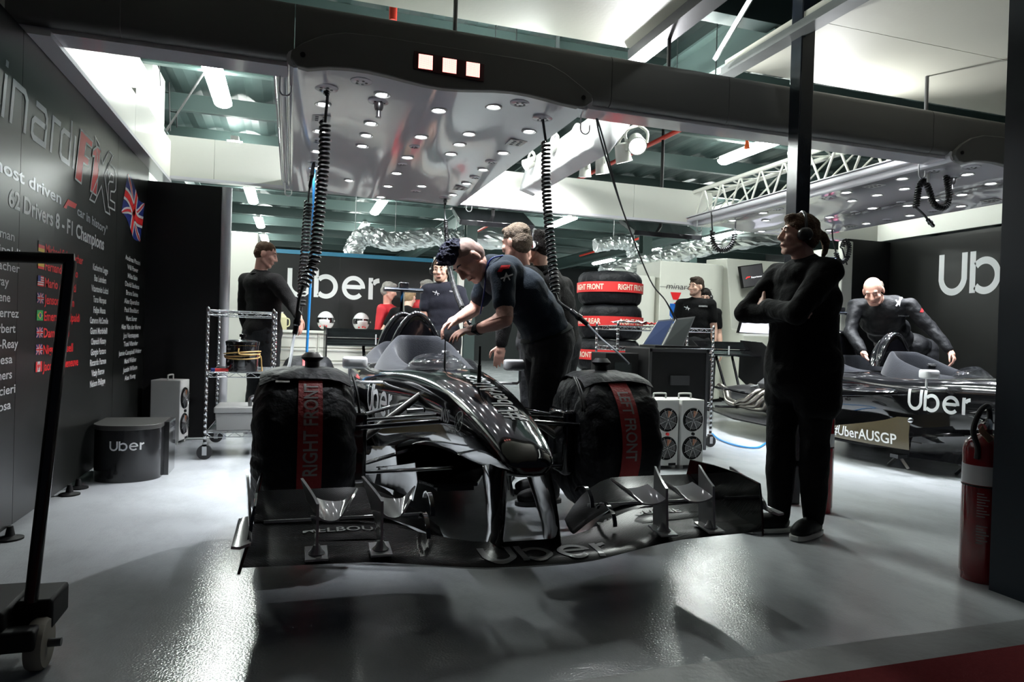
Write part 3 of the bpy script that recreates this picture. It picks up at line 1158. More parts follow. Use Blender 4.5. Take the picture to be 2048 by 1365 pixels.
cord('coiled_cable', 'thick black coiled cable hanging from the near right corner of the front light panel', [A(1092, 285, 'y', 4.02), A(1092, 360, 'y', 4.02), A(1096, 430, 'y', 4.0), A(1102, 500, 'y', 3.98), A(1108, 560, 'y', 3.95), A(1111, 588, 'y', 3.93)], 0.024, 0.0085, [s2, A(1087, 250, 'y', 4.01)], [A(1118, 604, 'y', 3.9), A(1140, 620, 'y', 3.85)], [(s2, A(1087, 238, 'y', 4.01)), (A(1140, 620, 'y', 3.85), A(1178, 652, 'y', 3.75))], 0.026)
MB().tube(smooth_path([A(1176, 650, 'y', 3.75), A(1205, 680, 'y', 3.65), A(1235, 705, 'y', 3.5), A(1258, 728, 'y', 3.42)], 5), 0.006, 8).build('lead', MATS['grey_braided_hose'], bpy.data.objects['coiled_cable.002'])
s3 = Vector((1.422, 6.744, 2.36))
cord('coiled_cable', 'thin black coiled cable held by the bending mechanic beside the middle mechanic', [A(891, 440, 'y', 6.6), A(894, 490, 'y', 6.4), A(899, 535, 'y', 6.0), A(910, 580, 'y', 5.3), A(925, 618, 'y', 4.75)], 0.016, 0.006, [s3, A(889, 420, 'y', 6.7)], [A(932, 632, 'y', 4.7)], [(s3, A(890, 410, 'y', 6.72)), (A(930, 628, 'y', 4.7), A(941, 650, 'y', 4.65))], 0.024)
t = thing('hanging_cable', A(1345, 618, 'y', 5.45), 'thin pair of dark cables running from the beam down to the laptop', 'cable')
for e in (0, 0.02):
    MB().tube(smooth_path([A(1190, 222, 'z', 2.40), A(1203, 285, 'y', 4.1) + Vector((e, 0, 0)), A(1245, 420, 'y', 4.5), A(1300, 560, 'y', 5.1), A(1330, 600, 'y', 5.4), A(1350, 640, 'y', 5.45) + Vector((e, 0, 0))], 6), 0.006, 6).build('wire', M_rubber, t)
# coils stowed on the right-hand panel
s4 = Vector((4.56 + 0.13, 4.03, 2.36))
y = 4.15
hk = A(1848, 362, 'y', y)
t = cord('coiled_cable', 'black coiled cable looped over a hook under the right light panel near the pier', [A(1893, 352, 'y', y), A(1898, 395, 'y', y), A(1888, 415, 'y', y), A(1868, 408, 'y', y), A(1858, 380, 'y', y), hk, A(1838, 375, 'y', y), A(1834, 400, 'y', y), A(1832, 415, 'y', y)], 0.018, 0.0085, [A(1894, 330, 'y', y), A(1894, 342, 'y', y)], [A(1848, 430, 'y', y), A(1858, 443, 'y', y)], [(A(1894, 326, 'y', y), A(1894, 345, 'y', y)), (A(1854, 438, 'y', y), A(1868, 454, 'y', y))], 0.019)
MB().bx(hk.x - .012, hk.x + .012, y - 0.04, y - 0.034, hk.z - 0.02, 2.42).build('hook_strap', M_white, t)
y = 6.6
t = cord('coiled_cable', 'black coiled cable drooping below the truss end beside the green column', [A(1425, 462, 'y', y), A(1426, 485, 'y', y), A(1437, 500, 'y', y), A(1455, 498, 'y', y), A(1466, 485, 'y', y), A(1470, 468, 'y', y)], 0.022, 0.009, [A(1423, 425, 'y', y), A(1424, 450, 'y', y)], [A(1471, 440, 'y', y)], (), 0.026)
y = 6.5
t = cord('coiled_cable', 'black coiled cable looped in front of the white post behind the bald mechanic', [A(1672, 505, 'y', y), A(1676, 520, 'y', y), A(1686, 524, 'y', y), A(1696, 512, 'y', y), A(1698, 492, 'y', y), A(1690, 482, 'y', y), A(1684, 496, 'y', y)], 0.022, 0.009, [A(1664, 460, 'y', y), A(1666, 480, 'y', y)], [A(1694, 530, 'y', y)], (), 0.024)

# ------------------------------------------------------------------ the bar of stage lamps
t = thing('stage_light_bar', A(1150, 300, 'y', 5.8), 'white cloth-wrapped lighting bar between the beam and the white fascia', 'lighting bar')
m = MB()
secs = []
e0 = [A(1197, 222, 'y', 5.0), A(1262, 236, 'y', 5.0), A(1250, 262, 'y', 5.0), A(1216, 308, 'y', 5.0), A(1185, 290, 'y', 5.0)]
for k in range(13):
    f = k / 12
    r = []
    for i, p in enumerate(e0):
        q = p + Vector((-0.02, 1.75, -0.02)) * f
        r.append(q)
    # fill each edge for folds
    rr = []
    for i in range(5):
        a, b = r[i], r[(i + 1) % 5]
        for h in range(6):
            p = a.lerp(b, h / 6)
            nn = noise.noise(p * 5.0) * 0.035
            rr.append(p + Vector((nn, 0, nn * 0.7)))
    secs.append(rr)
m.loft(secs)
m.build('cloth_cover', mat('white_cloth', (0.82, 0.82, 0.84), 0.6, var=0.02, bump=0.3, bscale=9), t, smooth=180)
MB().cyl(A(1185, 222, 'y', 4.9), A(1262, 242, 'y', 4.9), 0.03, n=12).build('bar_end', M_white, t)
MB().cyl((2.25, 5.9, 2.8), (2.25, 5.9, 3.79), 0.02, n=10).build('hanger_rod', M_steel, t)


BARC = sum(e0, Vector()) / 5


def stage_lamp(p, d, r, L, lb):
    d = Vector(d).normalized()
    p = Vector(p)
    t = thing('stage_lamp', p, lb, 'lamp', 'stage lamps on the bar')
    m = MB()
    m.lathe([(r * .45, -L), (r * .8, -L * .9), (r * .9, -L * .5), (r, 0), (r * 1.04, 0.0), (r * 1.04, 0.012), (r * .92, 0.012), (r * .9, -0.01)], p, d, 20)
    m.build('housing', M_white, t)
    MB().lathe([(r * .9, -0.008), (0, -0.004)], p, d, 20).build('lens', M_spot, t)
    u, w = frame(d)
    c = p - d * L * .5
    pts = [c + u * r * 1.15, c + u * r * 1.15 + Vector((0, 0, r * 1.2)), c + Vector((0, 0, r * 1.9)), c - u * r * 1.15 + Vector((0, 0, r * 1.2)), c - u * r * 1.15]
    MB().tube(smooth_path(pts, 4), 0.012, 8).build('yoke', M_white, t)
    MB().cyl(c + Vector((0, 0, r * 1.85)), (BARC if p.x < 3.5 else Vector((4.48, 5.0, 2.76))) + Vector((0, p.y - 5.0, 0)), 0.012, n=8).build('arm', M_white, t)


stage_lamp(A(1275, 292, 'y', 5.1), (-0.35, -1.0, -0.75), 0.075, 0.16, 'brightest white stage lamp, at the right end of the bar')
stage_lamp(A(1248, 322, 'y', 5.3), (0.3, 0.1, -1.0), 0.07, 0.15, 'white stage lamp just left of the brightest one, pointing down')
stage_lamp(A(1205, 345, 'y', 5.7), (0.2, 0.1, -1.0), 0.065, 0.14, 'white stage lamp hanging below the middle of the cloth cover')
stage_lamp(A(1170, 352, 'y', 6.1), (0.1, 0.2, -1.0), 0.06, 0.13, 'white stage lamp hanging low next to the white fascia')
stage_lamp(A(1140, 282, 'y', 5.5), (-1.0, -0.1, -0.55), 0.062, 0.14, 'upper white stage lamp facing left out of the cloth cover')
stage_lamp(A(1098, 298, 'y', 5.9), (-1.0, -0.1, -0.6), 0.058, 0.13, 'white stage lamp facing left, second along the bar')
stage_lamp(A(1052, 330, 'y', 6.4), (-1.0, -0.1, -0.6), 0.055, 0.13, 'farthest stage lamp at the left end, touching the light panel edge')

stage_lamp((4.0, 4.72, 2.64), (.1, -.9, .35), 0.06, 0.13, 'added stage lamp for the right door panel, hidden behind the front beam')  # added fixture; its beam brightens the raised right door panel
# ------------------------------------------------------------------ ducts, pipes, screens under the roof
M_foil = mat('crinkled_foil', (0.75, 0.78, 0.78), 0.3, metal=0.9, var=0.05, bump=0.3, bscale=30)


def duct(lb, pts, r):
    t = smooth_path(pts, 14)
    m = MB()
    m.tube(t, [r * (1 + 0.07 * math.sin(i * 1.1)) for i in range(len(t))], 26)
    rnd = random.Random(len(lb))
    for i in range(len(m.v)):
        m.v[i] = m.v[i] + Vector((rnd.uniform(-1, 1), rnd.uniform(-1, 1), rnd.uniform(-1, 1))) * r * .11
    o = thing('foil_duct', t[len(t) // 2], lb, 'duct')
    m.build('foil_tube', M_foil, o, smooth=0)
    for f in (.2, .5, .8):
        p = t[int(f * (len(t) - 1))]
        MB().cyl(p, Vector((p.x, p.y, 3.79)), .006, n=6).build('hanger', M_dsteel, o)


duct('silver foil air duct bending down above the divider wall at left', [A(706, 535, 'y', 11.5), A(708, 500, 'y', 11.5), A(730, 472, 'y', 11.5), A(790, 484, 'y', 11.4), A(870, 474, 'y', 11.4), A(930, 480, 'y', 11.4), A(1060, 482, 'y', 11.4)], 0.15)
duct('silver foil air duct dropping down beside the tyre stack', [A(1190, 492, 'y', 11.7), A(1235, 486, 'y', 11.7), A(1262, 492, 'y', 11.7), A(1267, 520, 'y', 11.7), A(1266, 545, 'y', 11.7)], 0.12)
duct('long silver foil air duct rising toward the right bay', [A(1205, 548, 'y', 11.2), A(1290, 525, 'y', 11.2), A(1360, 506, 'y', 11.1), A(1450, 487, 'y', 11), A(1570, 468, 'y', 11), A(1650, 455, 'y', 11)], 0.16)
for lb, a, b in (('red sprinkler pipe crossing behind the stage lamps', A(1384, 248, 'z', 3.42), A(1150, 362, 'z', 3.42)), ('red sprinkler pipe crossing the roof above the mechanics', A(1022, 428, 'z', 3.42), A(915, 483, 'z', 3.42)), ('red sprinkler pipe above the tyre stack at the right', A(1330, 462, 'z', 3.42), A(1160, 512, 'z', 3.42)), ('short red pipe above the front beam at left', Vector((0.62, 4.9, 3.2)), Vector((0.62, 4.9, 3.6)))):
    t = thing('sprinkler_pipe', (a + b) / 2, lb, 'pipe')
    MB().cyl(a, b, 0.028, n=12).build('pipe', M_redpipe, t)
    for f in (.12, .88):
        p = a.lerp(b, f)
        MB().cyl(p + Vector((0, 0, .02)), Vector((p.x, p.y, 3.79)), .005, n=6).build('hanger', M_dsteel, t)
t = thing('bell_lamp', A(1494, 285, 'y', 6.8), 'small red hanging bell lamp beside the fluorescent batten', 'lamp')
p = A(1494, 297, 'y', 6.8)
MB().lathe([(0.035, 0), (0.03, 0.02), (0.022, 0.06), (0.018, 0.1), (0, 0.105)], p, 'z', 16).build('shade', M_orange, t)
MB().cyl(p + Vector((0, 0, 0.1)), Vector((p.x, p.y, 3.79)), 0.006, n=8).build('stem', M_orange, t)
for lb, x0, x1, z0, z1 in (('black flat screen fixed under the fascia above the mechanics', 1.66, 2.5, 2.22, 2.36), ('black flat screen fixed under the right end of the fascia', 3.72, 4.62, 2.26, 2.40)):
    t = thing('flat_screen', ((x0 + x1) / 2, 7.25, z0), lb, 'screen')
    m = MB().box(((x0 + x1) / 2, 7.3, (z0 + z1) / 2), (x1 - x0, 0.06, 0.45), Matrix.Rotation(-1.1, 3, 'X'))
    m.build('screen_case', M_gblack, t, bevel=0.006)
    MB().cyl(((x0 + x1) / 2, 7.3, z1 - 0.1), ((x0 + x1) / 2, 7.3, 3.79), 0.02, n=10).build('mount', M_black, t)

for i, (px_, y0, y1, dY) in enumerate(((318, 120, 172, 8.3), (338, 165, 262, 8.95), (352, 205, 255, 9.3))):
    a, b = at(px_, y0, 'x', -1.42), at(px_ + 2, y1, 'x', -1.42)
    t = thing('drop_cable', b, ['black cable drop with a loop, nearest the cladding wall at upper left', 'longest black cable drop by the white column at upper left', 'farthest black cable drop at upper left beyond the white column'][i], 'cable', 'cable drops at upper left')
    MB().tube([Vector((a.x, a.y, 3.79)), a, b], .008, 6).build('wire', M_rubber, t)
    m = MB()
    c = Vector((a.x, a.y, a.z + .02))
    m.cyl(c, c + Vector((0, 0, .06)), .03, n=10)
    m.tube(smooth_path([c + Vector((-.02, 0, .05)), c + Vector((-.09, 0, .02)), c + Vector((-.07, 0, -.12)), c + Vector((0, 0, -.14))], 4), .006, 6)
    m.build('clamp', M_black, t)
t = thing('stay_cable', at(380, 190, 'y', 7.3), 'dark diagonal stay cable crossing the roof bay at upper left', 'cable')
MB().tube([at(332, 262, 'y', 7.25), at(430, 112, 'y', 7.25), at(452, 78, 'y', 7.25)], .010, 6).build('wire', M_rubber, t)

# ------------------------------------------------------------------ the racing cars
CX = 0.85
M_car = mat('black_car_lacquer', (0.006, 0.006, 0.007), 0.10, coat=1.0, var=0.1, coat_rough=0.03, spec=0.6)
M_carbon = carbon('carbon_weave', (0.005, 0.005, 0.0055), (0.028, 0.028, 0.029), 420, 0.25, 0.0)
M_carbon2 = carbon('golden_carbon_weave', (0.02, 0.018, 0.015), (0.13, 0.105, 0.06), 520, 0.3)
M_suede = mat('blue_grey_suede', (0.0065, 0.0075, 0.0105), 0.9, var=0.3, nscale=14, bump=0.15, bscale=120, sheen=0.12, spec=0.2)
M_grey = mat('pale_grey_lacquer', (0.40, 0.405, 0.42), 0.18, coat=0.8, var=0.03)
M_mirror = mat('white_lacquer', (0.85, 0.85, 0.86), 0.2, coat=0.5, var=0.02)
M_quilt = mat('black_quilted_nylon', (0.0035, 0.0038, 0.0055), 0.55, var=0.3, nscale=9, bump=0.7, bscale=16, spec=0.2)
M_band = mat('red_webbing', (0.36, 0.018, 0.018), 0.6, var=0.15, nscale=20, bump=0.3, bscale=60)
M_print = mat('grey_print', (0.35, 0.30, 0.29), 0.6)
M_exh = mat('heat_tinted_steel', (0.45, 0.42, 0.38), 0.28, metal=1.0, var=0.25, nscale=5)
M_clear = None


def clear_mat():
    m = mat('clear_screen', (0.9, 0.93, 1.0), 0.05)
    b = m.node_tree.nodes['Principled BSDF']
    b.inputs['Transmission Weight'].default_value = 1.0
    b.inputs['IOR'].default_value = 1.2
    b.inputs['Alpha'].default_value = 0.45
    return m


M_clear = clear_mat()


def sec(y, zt, wt, zs, ws, zm, wm, zb, wb, dip=0.0):
    h = [(0, zt - dip), (wt * .5, zt - dip), (wt, zt - 0.004), (ws, zs), (wm, zm), (wb, zb + 0.03), (wb * .8, zb), (0, zb)]
    L = [(-a, b) for a, b in h[1:-1]][::-1]
    return [(CX + a, y, b) for a, b in h + L]


def racing_car(lb, full=True):
    t = thing('racing_car', (CX, 4.9, 0.0), lb, 'racing car')
    S = [sec(2.345, .535, .03, .52, .055, .515, .062, .492, .05),
         sec(2.38, .575, .05, .555, .095, .525, .103, .475, .085),
         sec(2.50, .625, .06, .60, .118, .55, .125, .465, .10),
         sec(2.75, .70, .07, .67, .145, .58, .155, .455, .145),
         sec(3.05, .762, .085, .725, .172, .61, .185, .445, .175),
         sec(3.40, .80, .10, .76, .205, .63, .22, .415, .21),
         sec(3.75, .812, .13, .775, .25, .62, .27, .36, .26),
         sec(4.05, .80, .18, .77, .315, .60, .335, .29, .32),
         sec(4.14, .795, .19, .765, .335, .60, .355, .27, .34, 0.06),
         sec(4.35, .79, .21, .755, .375, .58, .395, .235, .37, 0.10),
         sec(4.70, .79, .22, .75, .405, .56, .42, .205, .30, 0.10),
         sec(4.90, .81, .22, .76, .415, .55, .43, .20, .32, 0.0),
         sec(5.10, .80, .22, .755, .42, .55, .435, .20, .33, 0.10),
         sec(5.40, .82, .22, .76, .42, .55, .435, .20, .33, 0.10),
         sec(5.55, .84, .22, .77, .42, .55, .435, .20, .33, 0.0),
         sec(5.95, .82, .22, .76, .40, .55, .42, .20, .33, 0.0)]
    m = MB()
    m.loft(S)
    body = m.build('chassis', M_car, t, smooth=180, sub=2)
    bake(body)
    target = mb_of(body)
    # lettering on the flanks
    for s in (-1, 1):
        q = ride_logo()
        k = 0.165
        y0, y1 = (4.39, 4.01) if s < 0 else (4.01, 4.39)
        put(q, lambda u, v: (CX + s * 0.8, y0 + (y1 - y0) * u / 2.72, 0.512 + v * k))
        decal(split_long(q, 0.03), target, (-s, 0, 0), 0.003).build('lettering', M_letter, body, smooth=0, label='white wordmark on the flank')
    if full:
        q = text_mb('#UberAUSGP', 0.135, 0.95, 0.012)
        put(q, lambda u, v: (CX + 0.06 - v, 2.62 + u * 1.0, 1.2))
        # reads from the tip towards the cockpit
        decal(split_long(q, 0.02), target, (0, 0, -1), 0.003).build('lettering', M_letter, body, smooth=0, label='silver hashtag on the nose')
        q = text_mb('MSS', 0.085, 0.8, 0.004)
        put(q, lambda u, v: (CX - 0.8, 3.10 - u, 0.60 + v))
        c = MB()
        ribbon(c, arc(0, 0, 0.042, 0, 350, 24), 0.004, True)
        ribbon(c, [(-.03, -.03), (.03, .03)], 0.003)
        ribbon(c, [(-.03, .03), (.03, -.03)], 0.003)
        put(c, lambda u, v: (CX - 0.8, 2.86 - u, 0.625 + v))
        q2 = text_mb('SECURITY', 0.024, 1.0, 0.0)
        put(q2, lambda u, v: (CX - 0.8, 2.99 - u, 0.565 + v))
        join(q, c, q2)
        decal(split_long(q, 0.03), target, (1, 0, 0), 0.003).build('lettering', mat('dim_grey_vinyl', (0.38, 0.38, 0.39), 0.4), body, smooth=0, label='dim grey letters on the nose flank')
    # cockpit padding (two cockpits)
    def collar(y0, L, h, wmul=1.0):
        m = MB()
        n = 40
        rows = []
        for i in range(n):
            a = 2 * PI * i / n
            ca, sa = math.cos(a), math.sin(a)
            # squared-off ring, front narrow
            ex = 0.5
            px = math.copysign(abs(sa) ** ex, sa)
            py = math.copysign(abs(ca) ** ex, ca)
            f = (py + 1) / 2
            w_in = (0.125 + 0.075 * math.sin(min(1, f * 1.5) * PI / 2) - 0.075 * max(0, f - .75) / .25) * wmul
            yy = y0 + L * f
            zr = 0.80 + h * min(1, (max(0, f - 0.06) / 0.86)) ** 1.9
            xo = CX + px * (w_in + 0.13)
            rows.append([(xo, yy + py * 0.05, 0.755), (CX + px * (w_in + 0.085), yy + py * 0.03, min(zr, 0.79 + (zr - 0.79) * .45)), (CX + px * (w_in + 0.035), yy + py * 0.014, zr - 0.012), (CX + px * (w_in + 0.015), yy, zr), (CX + px * (w_in - 0.008), yy - py * 0.014, zr - 0.012), (CX + px * (w_in - 0.03), yy - py * 0.03, 0.80), (CX + px * (w_in - 0.03), yy - py * 0.03, 0.66)])
        rows.append(rows[0])
        m.loft(rows, closed=False, caps=False)
        o = m.build('cockpit_padding', M_suede, t, smooth=180, sub=1)
        return o
    collar(4.09, 0.76, 0.185)
    collar(4.97, 0.52, 0.13, 1.1)
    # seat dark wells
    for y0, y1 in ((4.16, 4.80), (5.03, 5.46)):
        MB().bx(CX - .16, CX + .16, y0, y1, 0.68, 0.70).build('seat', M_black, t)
    # roll hoops
    def hoop(y0, zt, wb, zb, depth):
        def arch(w, z1, z0, y, n=20):
            pts = []
            for i in range(n + 1):
                a = PI * i / n
                x = math.cos(a)
                z = math.sin(a)
                pts.append((CX + w * x * (0.62 + 0.38 * (1 - z) ** 1.2), y, z0 + (z1 - z0) * z ** 0.75))
            return pts
        m = MB()
        m.loft([arch(wb * .94, zt - .035, zb, y0), arch(wb, zt, zb, y0 + .03), arch(wb, zt - .005, zb, y0 + depth * .5), arch(wb * .8, zt - .08, zb, y0 + depth)], closed=True)
        o = m.build('roll_hoop', M_car, t, smooth=50)
        m = MB()
        m.tube(arch(wb * .93, zt - .02, zb, y0 + .005), 0.018, 8)
        m.build('hoop_rim', M_car, o, smooth=180)
        m = MB()
        m.loft([arch(wb * .72, zt - .065, zb + .05, y0 - .004), arch(wb * .70, zt - .075, zb + .05, y0 - .006)])
        m.build('hoop_panel', mat('smoked_panel', (0.003, 0.003, 0.004), 0.2, coat=0.3, spec=.3), o, smooth=50)
    hoop(4.88, 1.158, 0.195, 0.84, 0.16)
    hoop(5.52, 1.17, 0.205, 0.84, 0.24)
    # camera mast
    m = MB()
    m.loft([[(CX + a * sx, 5.6 + b, z) for a, b in ((-.016, 0), (0, -.035), (.016, 0), (0, .06))] for z, sx in ((1.13, 1.5), (1.22, 1), (1.33, 1))])
    m.build('camera_mast', M_car, t)
    m = MB()
    m.loft([[(x, 5.58 + .055 * math.cos(a), 1.345 + .018 * math.sin(a)) for a in [2 * PI * k / 14 for k in range(14)]] for x in (CX - .155, CX - .15, CX + .15, CX + .155)])
    m.build('camera_wing', mat('blue_black_lacquer', (0.02, 0.025, 0.035), 0.2, coat=0.8), t)
    MB().bx(CX - .035, CX + .04, 5.54, 5.63, 1.36, 1.405).build('camera', M_gblack, t, bevel=0.006)
    # mirrors
    for s in (-1, 1):
        x = CX + s * 0.495
        m = MB()
        pr = [(.072 * math.copysign(abs(math.cos(a)) ** .35, math.cos(a)), .036 * math.copysign(abs(math.sin(a)) ** .35, math.sin(a))) for a in [2 * PI * k / 24 for k in range(24)]]
        m.loft([[(x + u * k, y, .815 + v * k) for u, v in pr] for y, k in ((4.055, .55), (4.06, .8), (4.075, .97), (4.10, 1), (4.135, .98), (4.14, .92))])
        mo = m.build('mirror', M_mirror, t, smooth=50)
        m = MB()
        xb = x + s * 0.03
        m.tube([(xb, 4.1, .785), (xb, 4.1, .715), (xb - s * .015, 4.1, .70), (CX + s * .33, 4.1, .70)], .009, 8)
        m.build('mirror_stay', M_mirror, mo, smooth=40)
    # clear windscreens
    for y0, w in ((4.0, .19),):
        rows = []
        for i in range(17):
            a = PI * i / 16
            x = w * math.cos(a)
            rows.append([(CX + x, y0 + .13 - .10 * math.sin(a), .79), (CX + x * .9, y0 + .165 - .08 * math.sin(a), .79 + .055 * math.sin(a) ** .6 + .004), (CX + x * .8, y0 + .19 - .07 * math.sin(a), .79 + .085 * math.sin(a) ** .6 + .006)])
        m = MB()
        m.sheet(rows, 0.003)
        m.build('windscreen', M_clear, t, smooth=180)
    # aerials
    for y, z0, z1, r in ((3.14, .765, .945, .008), (3.92, .80, .975, .005)):
        MB().tube([(CX, y, z0), (CX, y, z0 + .09), (CX, y, z0 + .092), (CX, y, z1)], [r * 1.3, r * 1.1, r * .8, r * .6], 10).build('aerial', M_black, t)
    m = MB()
    m.bx(CX + .16, CX + .22, 4.62, 4.72, .86, .88)
    m.cyl((CX + .14, 4.67, .87), (CX + .26, 4.67, .87), .012, n=8)
    m.build('harness_buckle', M_steel, t)
    # side pods
    for s in (-1, 1):
        m = MB()
        T = []
        for y, zt, w0, w1, zb in (((4.48, .66, .42, .50, .60), (4.62, .675, .41, .60, .30), (4.9, .69, .41, .70, .22), (5.5, .69, .41, .72, .2), (6.1, .66, .38, .66, .2), (6.6, .58, .33, .52, .2), (7.0, .48, .28, .36, .2)) if full else ((4.42, .675, .42, .50, .63), (4.55, .685, .41, .62, .60), (4.9, .69, .41, .70, .57), (5.3, .68, .41, .72, .52), (5.55, .66, .41, .70, .45))):
            T.append([(CX + s * w0, y, zt), (CX + s * (w0 + w1) / 2, y, zt - .004), (CX + s * w1, y, zt - .05), (CX + s * (w1 + .005), y, (zt + zb) / 2), (CX + s * (w1 - .05), y, zb), (CX + s * w0, y, zb)])
        m.loft(T)
        m.build('side_pod', M_car, t, smooth=60, sub=1)
        # deflector board ahead of the pod
        rows = []
        for k in range(9):
            f = k / 8
            y = 4.14 + 0.8 * f
            x = CX + s * (.63 + .07 * math.sin(f * 2.2))
            top = .42 - .005 * f if f < .12 else .42 - .17 * ((f - .12) / .88) ** .75
            rows.append([(x, y, .215), (x + s * .01, y, .215 + (top - .165) * .5), (x, y, top + .05)])
        m = MB()
        m.sheet(rows, .006)
        brd = m.build('deflector_board', M_carbon2, t, smooth=60)
        bt = mb_of(brd)
        q = text_mb('#UberAUSGP', 0.118, 0.92, 0.014)
        if s < 0:
            put(q, lambda u, v: (CX - 1.5, 4.86 - u, 0.245 + v))
        else:
            put(q, lambda u, v: (CX + 1.5, 4.22 + u, 0.245 + v))
        decal(split_long(q, 0.04), bt, (-s, 0, 0), 0.004).build('lettering', M_letter, brd, smooth=0, label='white hashtag on carbon board')
        MB().sph((CX + s * .64, 4.13, .45), .022, 14, 10).build('bolt_head', M_chrome, brd)
        # barge boards and turning vanes by the front wheel
        for k, (xo, y0, L, z0, z1, dx) in enumerate(((.30, 3.62, .62, .14, .40, .20), (.24, 3.35, .42, .17, .36, .14))):
            rows = []
            for i in range(9):
                f = i / 8
                x = CX + s * (xo + dx * f ** 1.6)
                rows.append([(x + s * .02, y0 + L * f, z0), (x, y0 + L * f, (z0 + z1) / 2), (x + s * .015, y0 + L * f, z1 - .10 * f)])
            m = MB()
            m.sheet(rows, .006)
            m.build('barge_board', M_car, t, smooth=60)
        m = MB()
        rows = []
        for i in range(9):
            f = i / 8
            rows.append([(CX + s * (.26 + .3 * g), 3.95 + .5 * f + .15 * g, .33 - .10 * f - .05 * math.sin(g * PI)) for g in (0, .33, .66, 1)])
        m.sheet(rows, .006)
        m.build('turning_vane', M_car, t, smooth=60)
    # floor
    m = MB()
    fl_ = [(-.12, 3.55), (.12, 3.55), (.26, 3.9), (.30, 4.25), (.66, 4.5), (.70, 5.0), (.70, 6.3), (.5, 6.9), (.35, 7.3), (-.35, 7.3), (-.5, 6.9), (-.70, 6.3), (-.70, 5.0), (-.66, 4.5), (-.30, 4.25), (-.26, 3.9)]
    m.prism(fl_, lambda u, v, w: (CX + u, v, .185 + w), .018)
    m.build('floor_tray', M_carbon, t, smooth=0, bevel=0.004)
    MB().bx(CX - .1, CX + .1, 3.55, 6.6, .165, .185).build('plank', M_black, t)
    # engine and gearbox left bare behind the cockpits
    m = MB()
    m.bx(CX - .16, CX + .16, 5.95, 6.45, .22, .55)
    for s in (-1, 1):
        m.box((CX + s * .2, 6.2, .56), (.16, .46, .14), Matrix.Rotation(s * .6, 3, 'Y'))
        for k in range(5):
            m.cyl((CX + s * .08, 6.02 + k * .09, .60), (CX + s * .08, 6.02 + k * .09, .72), .03, .036, n=12)
    eng = m.build('engine', M_dsteel, t, bevel=0.01)
    m = MB()
    m.loft([[(CX + w * math.cos(a), y, .38 + h * math.sin(a)) for a in [2 * PI * k / 12 + .26 for k in range(12)]] for y, w, h in ((6.45, .17, .18), (6.7, .14, .16), (7.1, .11, .13), (7.4, .07, .08))])
    m.build('gearbox', M_dsteel, t, smooth=40)
    for s in (-1, 1):
        for k in range(4):
            m = MB()
            y0 = 6.0 + k * .12
            m.tube(smooth_path([(CX + s * .26, y0, .50), (CX + s * .37, y0 + .02, .47), (CX + s * .42, y0 + .10, .38), (CX + s * .40, y0 + .22, .30 + .02 * k), (CX + s * .36, 6.75, .30)], 6), .026, 12)
            m.build('exhaust_pipe', M_exh, t, smooth=180)
        m = MB()
        m.tube(smooth_path([(CX + s * .36, 6.7, .30), (CX + s * .33, 6.9, .33), (CX + s * .26, 7.05, .42), (CX + s * .22, 7.25, .47)], 6), .045, 14)
        m.build('tail_pipe', M_exh, t, smooth=180)
        m = MB()
        m.cyl((CX + s * .12, 6.8, .42), (CX + s * .62, 6.75, .50), .014, n=8)
        m.cyl((CX + s * .12, 7.2, .42), (CX + s * .62, 6.75, .50), .014, n=8)
        m.cyl((CX + s * .12, 6.6, .28), (CX + s * .62, 6.75, .28), .014, n=8)
        m.build('rear_wishbone', M_gblack, t)
    m = MB()
    for k in range(7):
        a = random.uniform(-.15, .15)
        m.tube(smooth_path([(CX - .15 + .05 * k, 6.0, .58 + .02 * (k % 3)), (CX - .17 + .05 * k + a, 6.2, .66), (CX - .2 + .06 * k, 6.5, .55 + .02 * k), (CX - .1 + .03 * k, 6.8, .50)], 5), .009, 6)
    m.build('wiring', mat('grey_loom', (0.35, 0.37, 0.38), 0.4, var=0.3), t, smooth=180)
    # rear wing
    def foil(y, z, ch, th, tilt, n=9):
        up, dn = [], []
        for i in range(n):
            f = i / (n - 1)
            tt = th * (1.48 * math.sqrt(f) - 0.63 * f - 1.758 * f * f + 1.42 * f ** 3 - .51 * f ** 4) * 1.7
            cam_ = -.06 * ch * math.sin(PI * f)
            up.append((f * ch, cam_ + tt))
            dn.append((f * ch, cam_ - tt))
        pts = up + dn[1:-1][::-1]
        ct, sn = math.cos(tilt), math.sin(tilt)
        return [(y + a * ct - b * sn, z + a * sn + b * ct) for a, b in pts]
    for y, z, ch, th, tl in ((7.40, .845, .26, .024, .30), (7.63, .925, .17, .016, .62)):
        m = MB()
        m.loft([[(x, a, b) for a, b in foil(y, z, ch, th, tl)] for x in (CX - .5, CX + .5)])
        m.build('rear_wing_plane', M_car, t, smooth=40)
    for s in (-1, 1):
        m = MB()
        m.prism([(7.3, .62), (7.3, .96), (7.42, 1.03), (7.86, 1.05), (7.88, .55), (7.6, .40)], lambda u, v, w: (CX + s * .505 + s * w, u, v), .014)
        ep = m.build('rear_wing_endplate', M_carbon, t, smooth=0, bevel=0.003)
        m = MB()
        for k in range(3):
            m.bx(CX + s * .518, CX + s * .526, 7.62, 7.78, .90 + k * .04, .915 + k * .04)
        m.build('louvre', M_grey, ep)
        m = MB()
        m.cyl((CX + s * .1, 7.3, .45), (CX + s * .12, 7.5, .86), .016, n=8)
        m.build('wing_support', M_gblack, t)
    MB().bx(CX - .006, CX + .006, 7.385, 7.40, .86, .97).build('gurney_marker', M_letter, t)
    if not full:
        return t
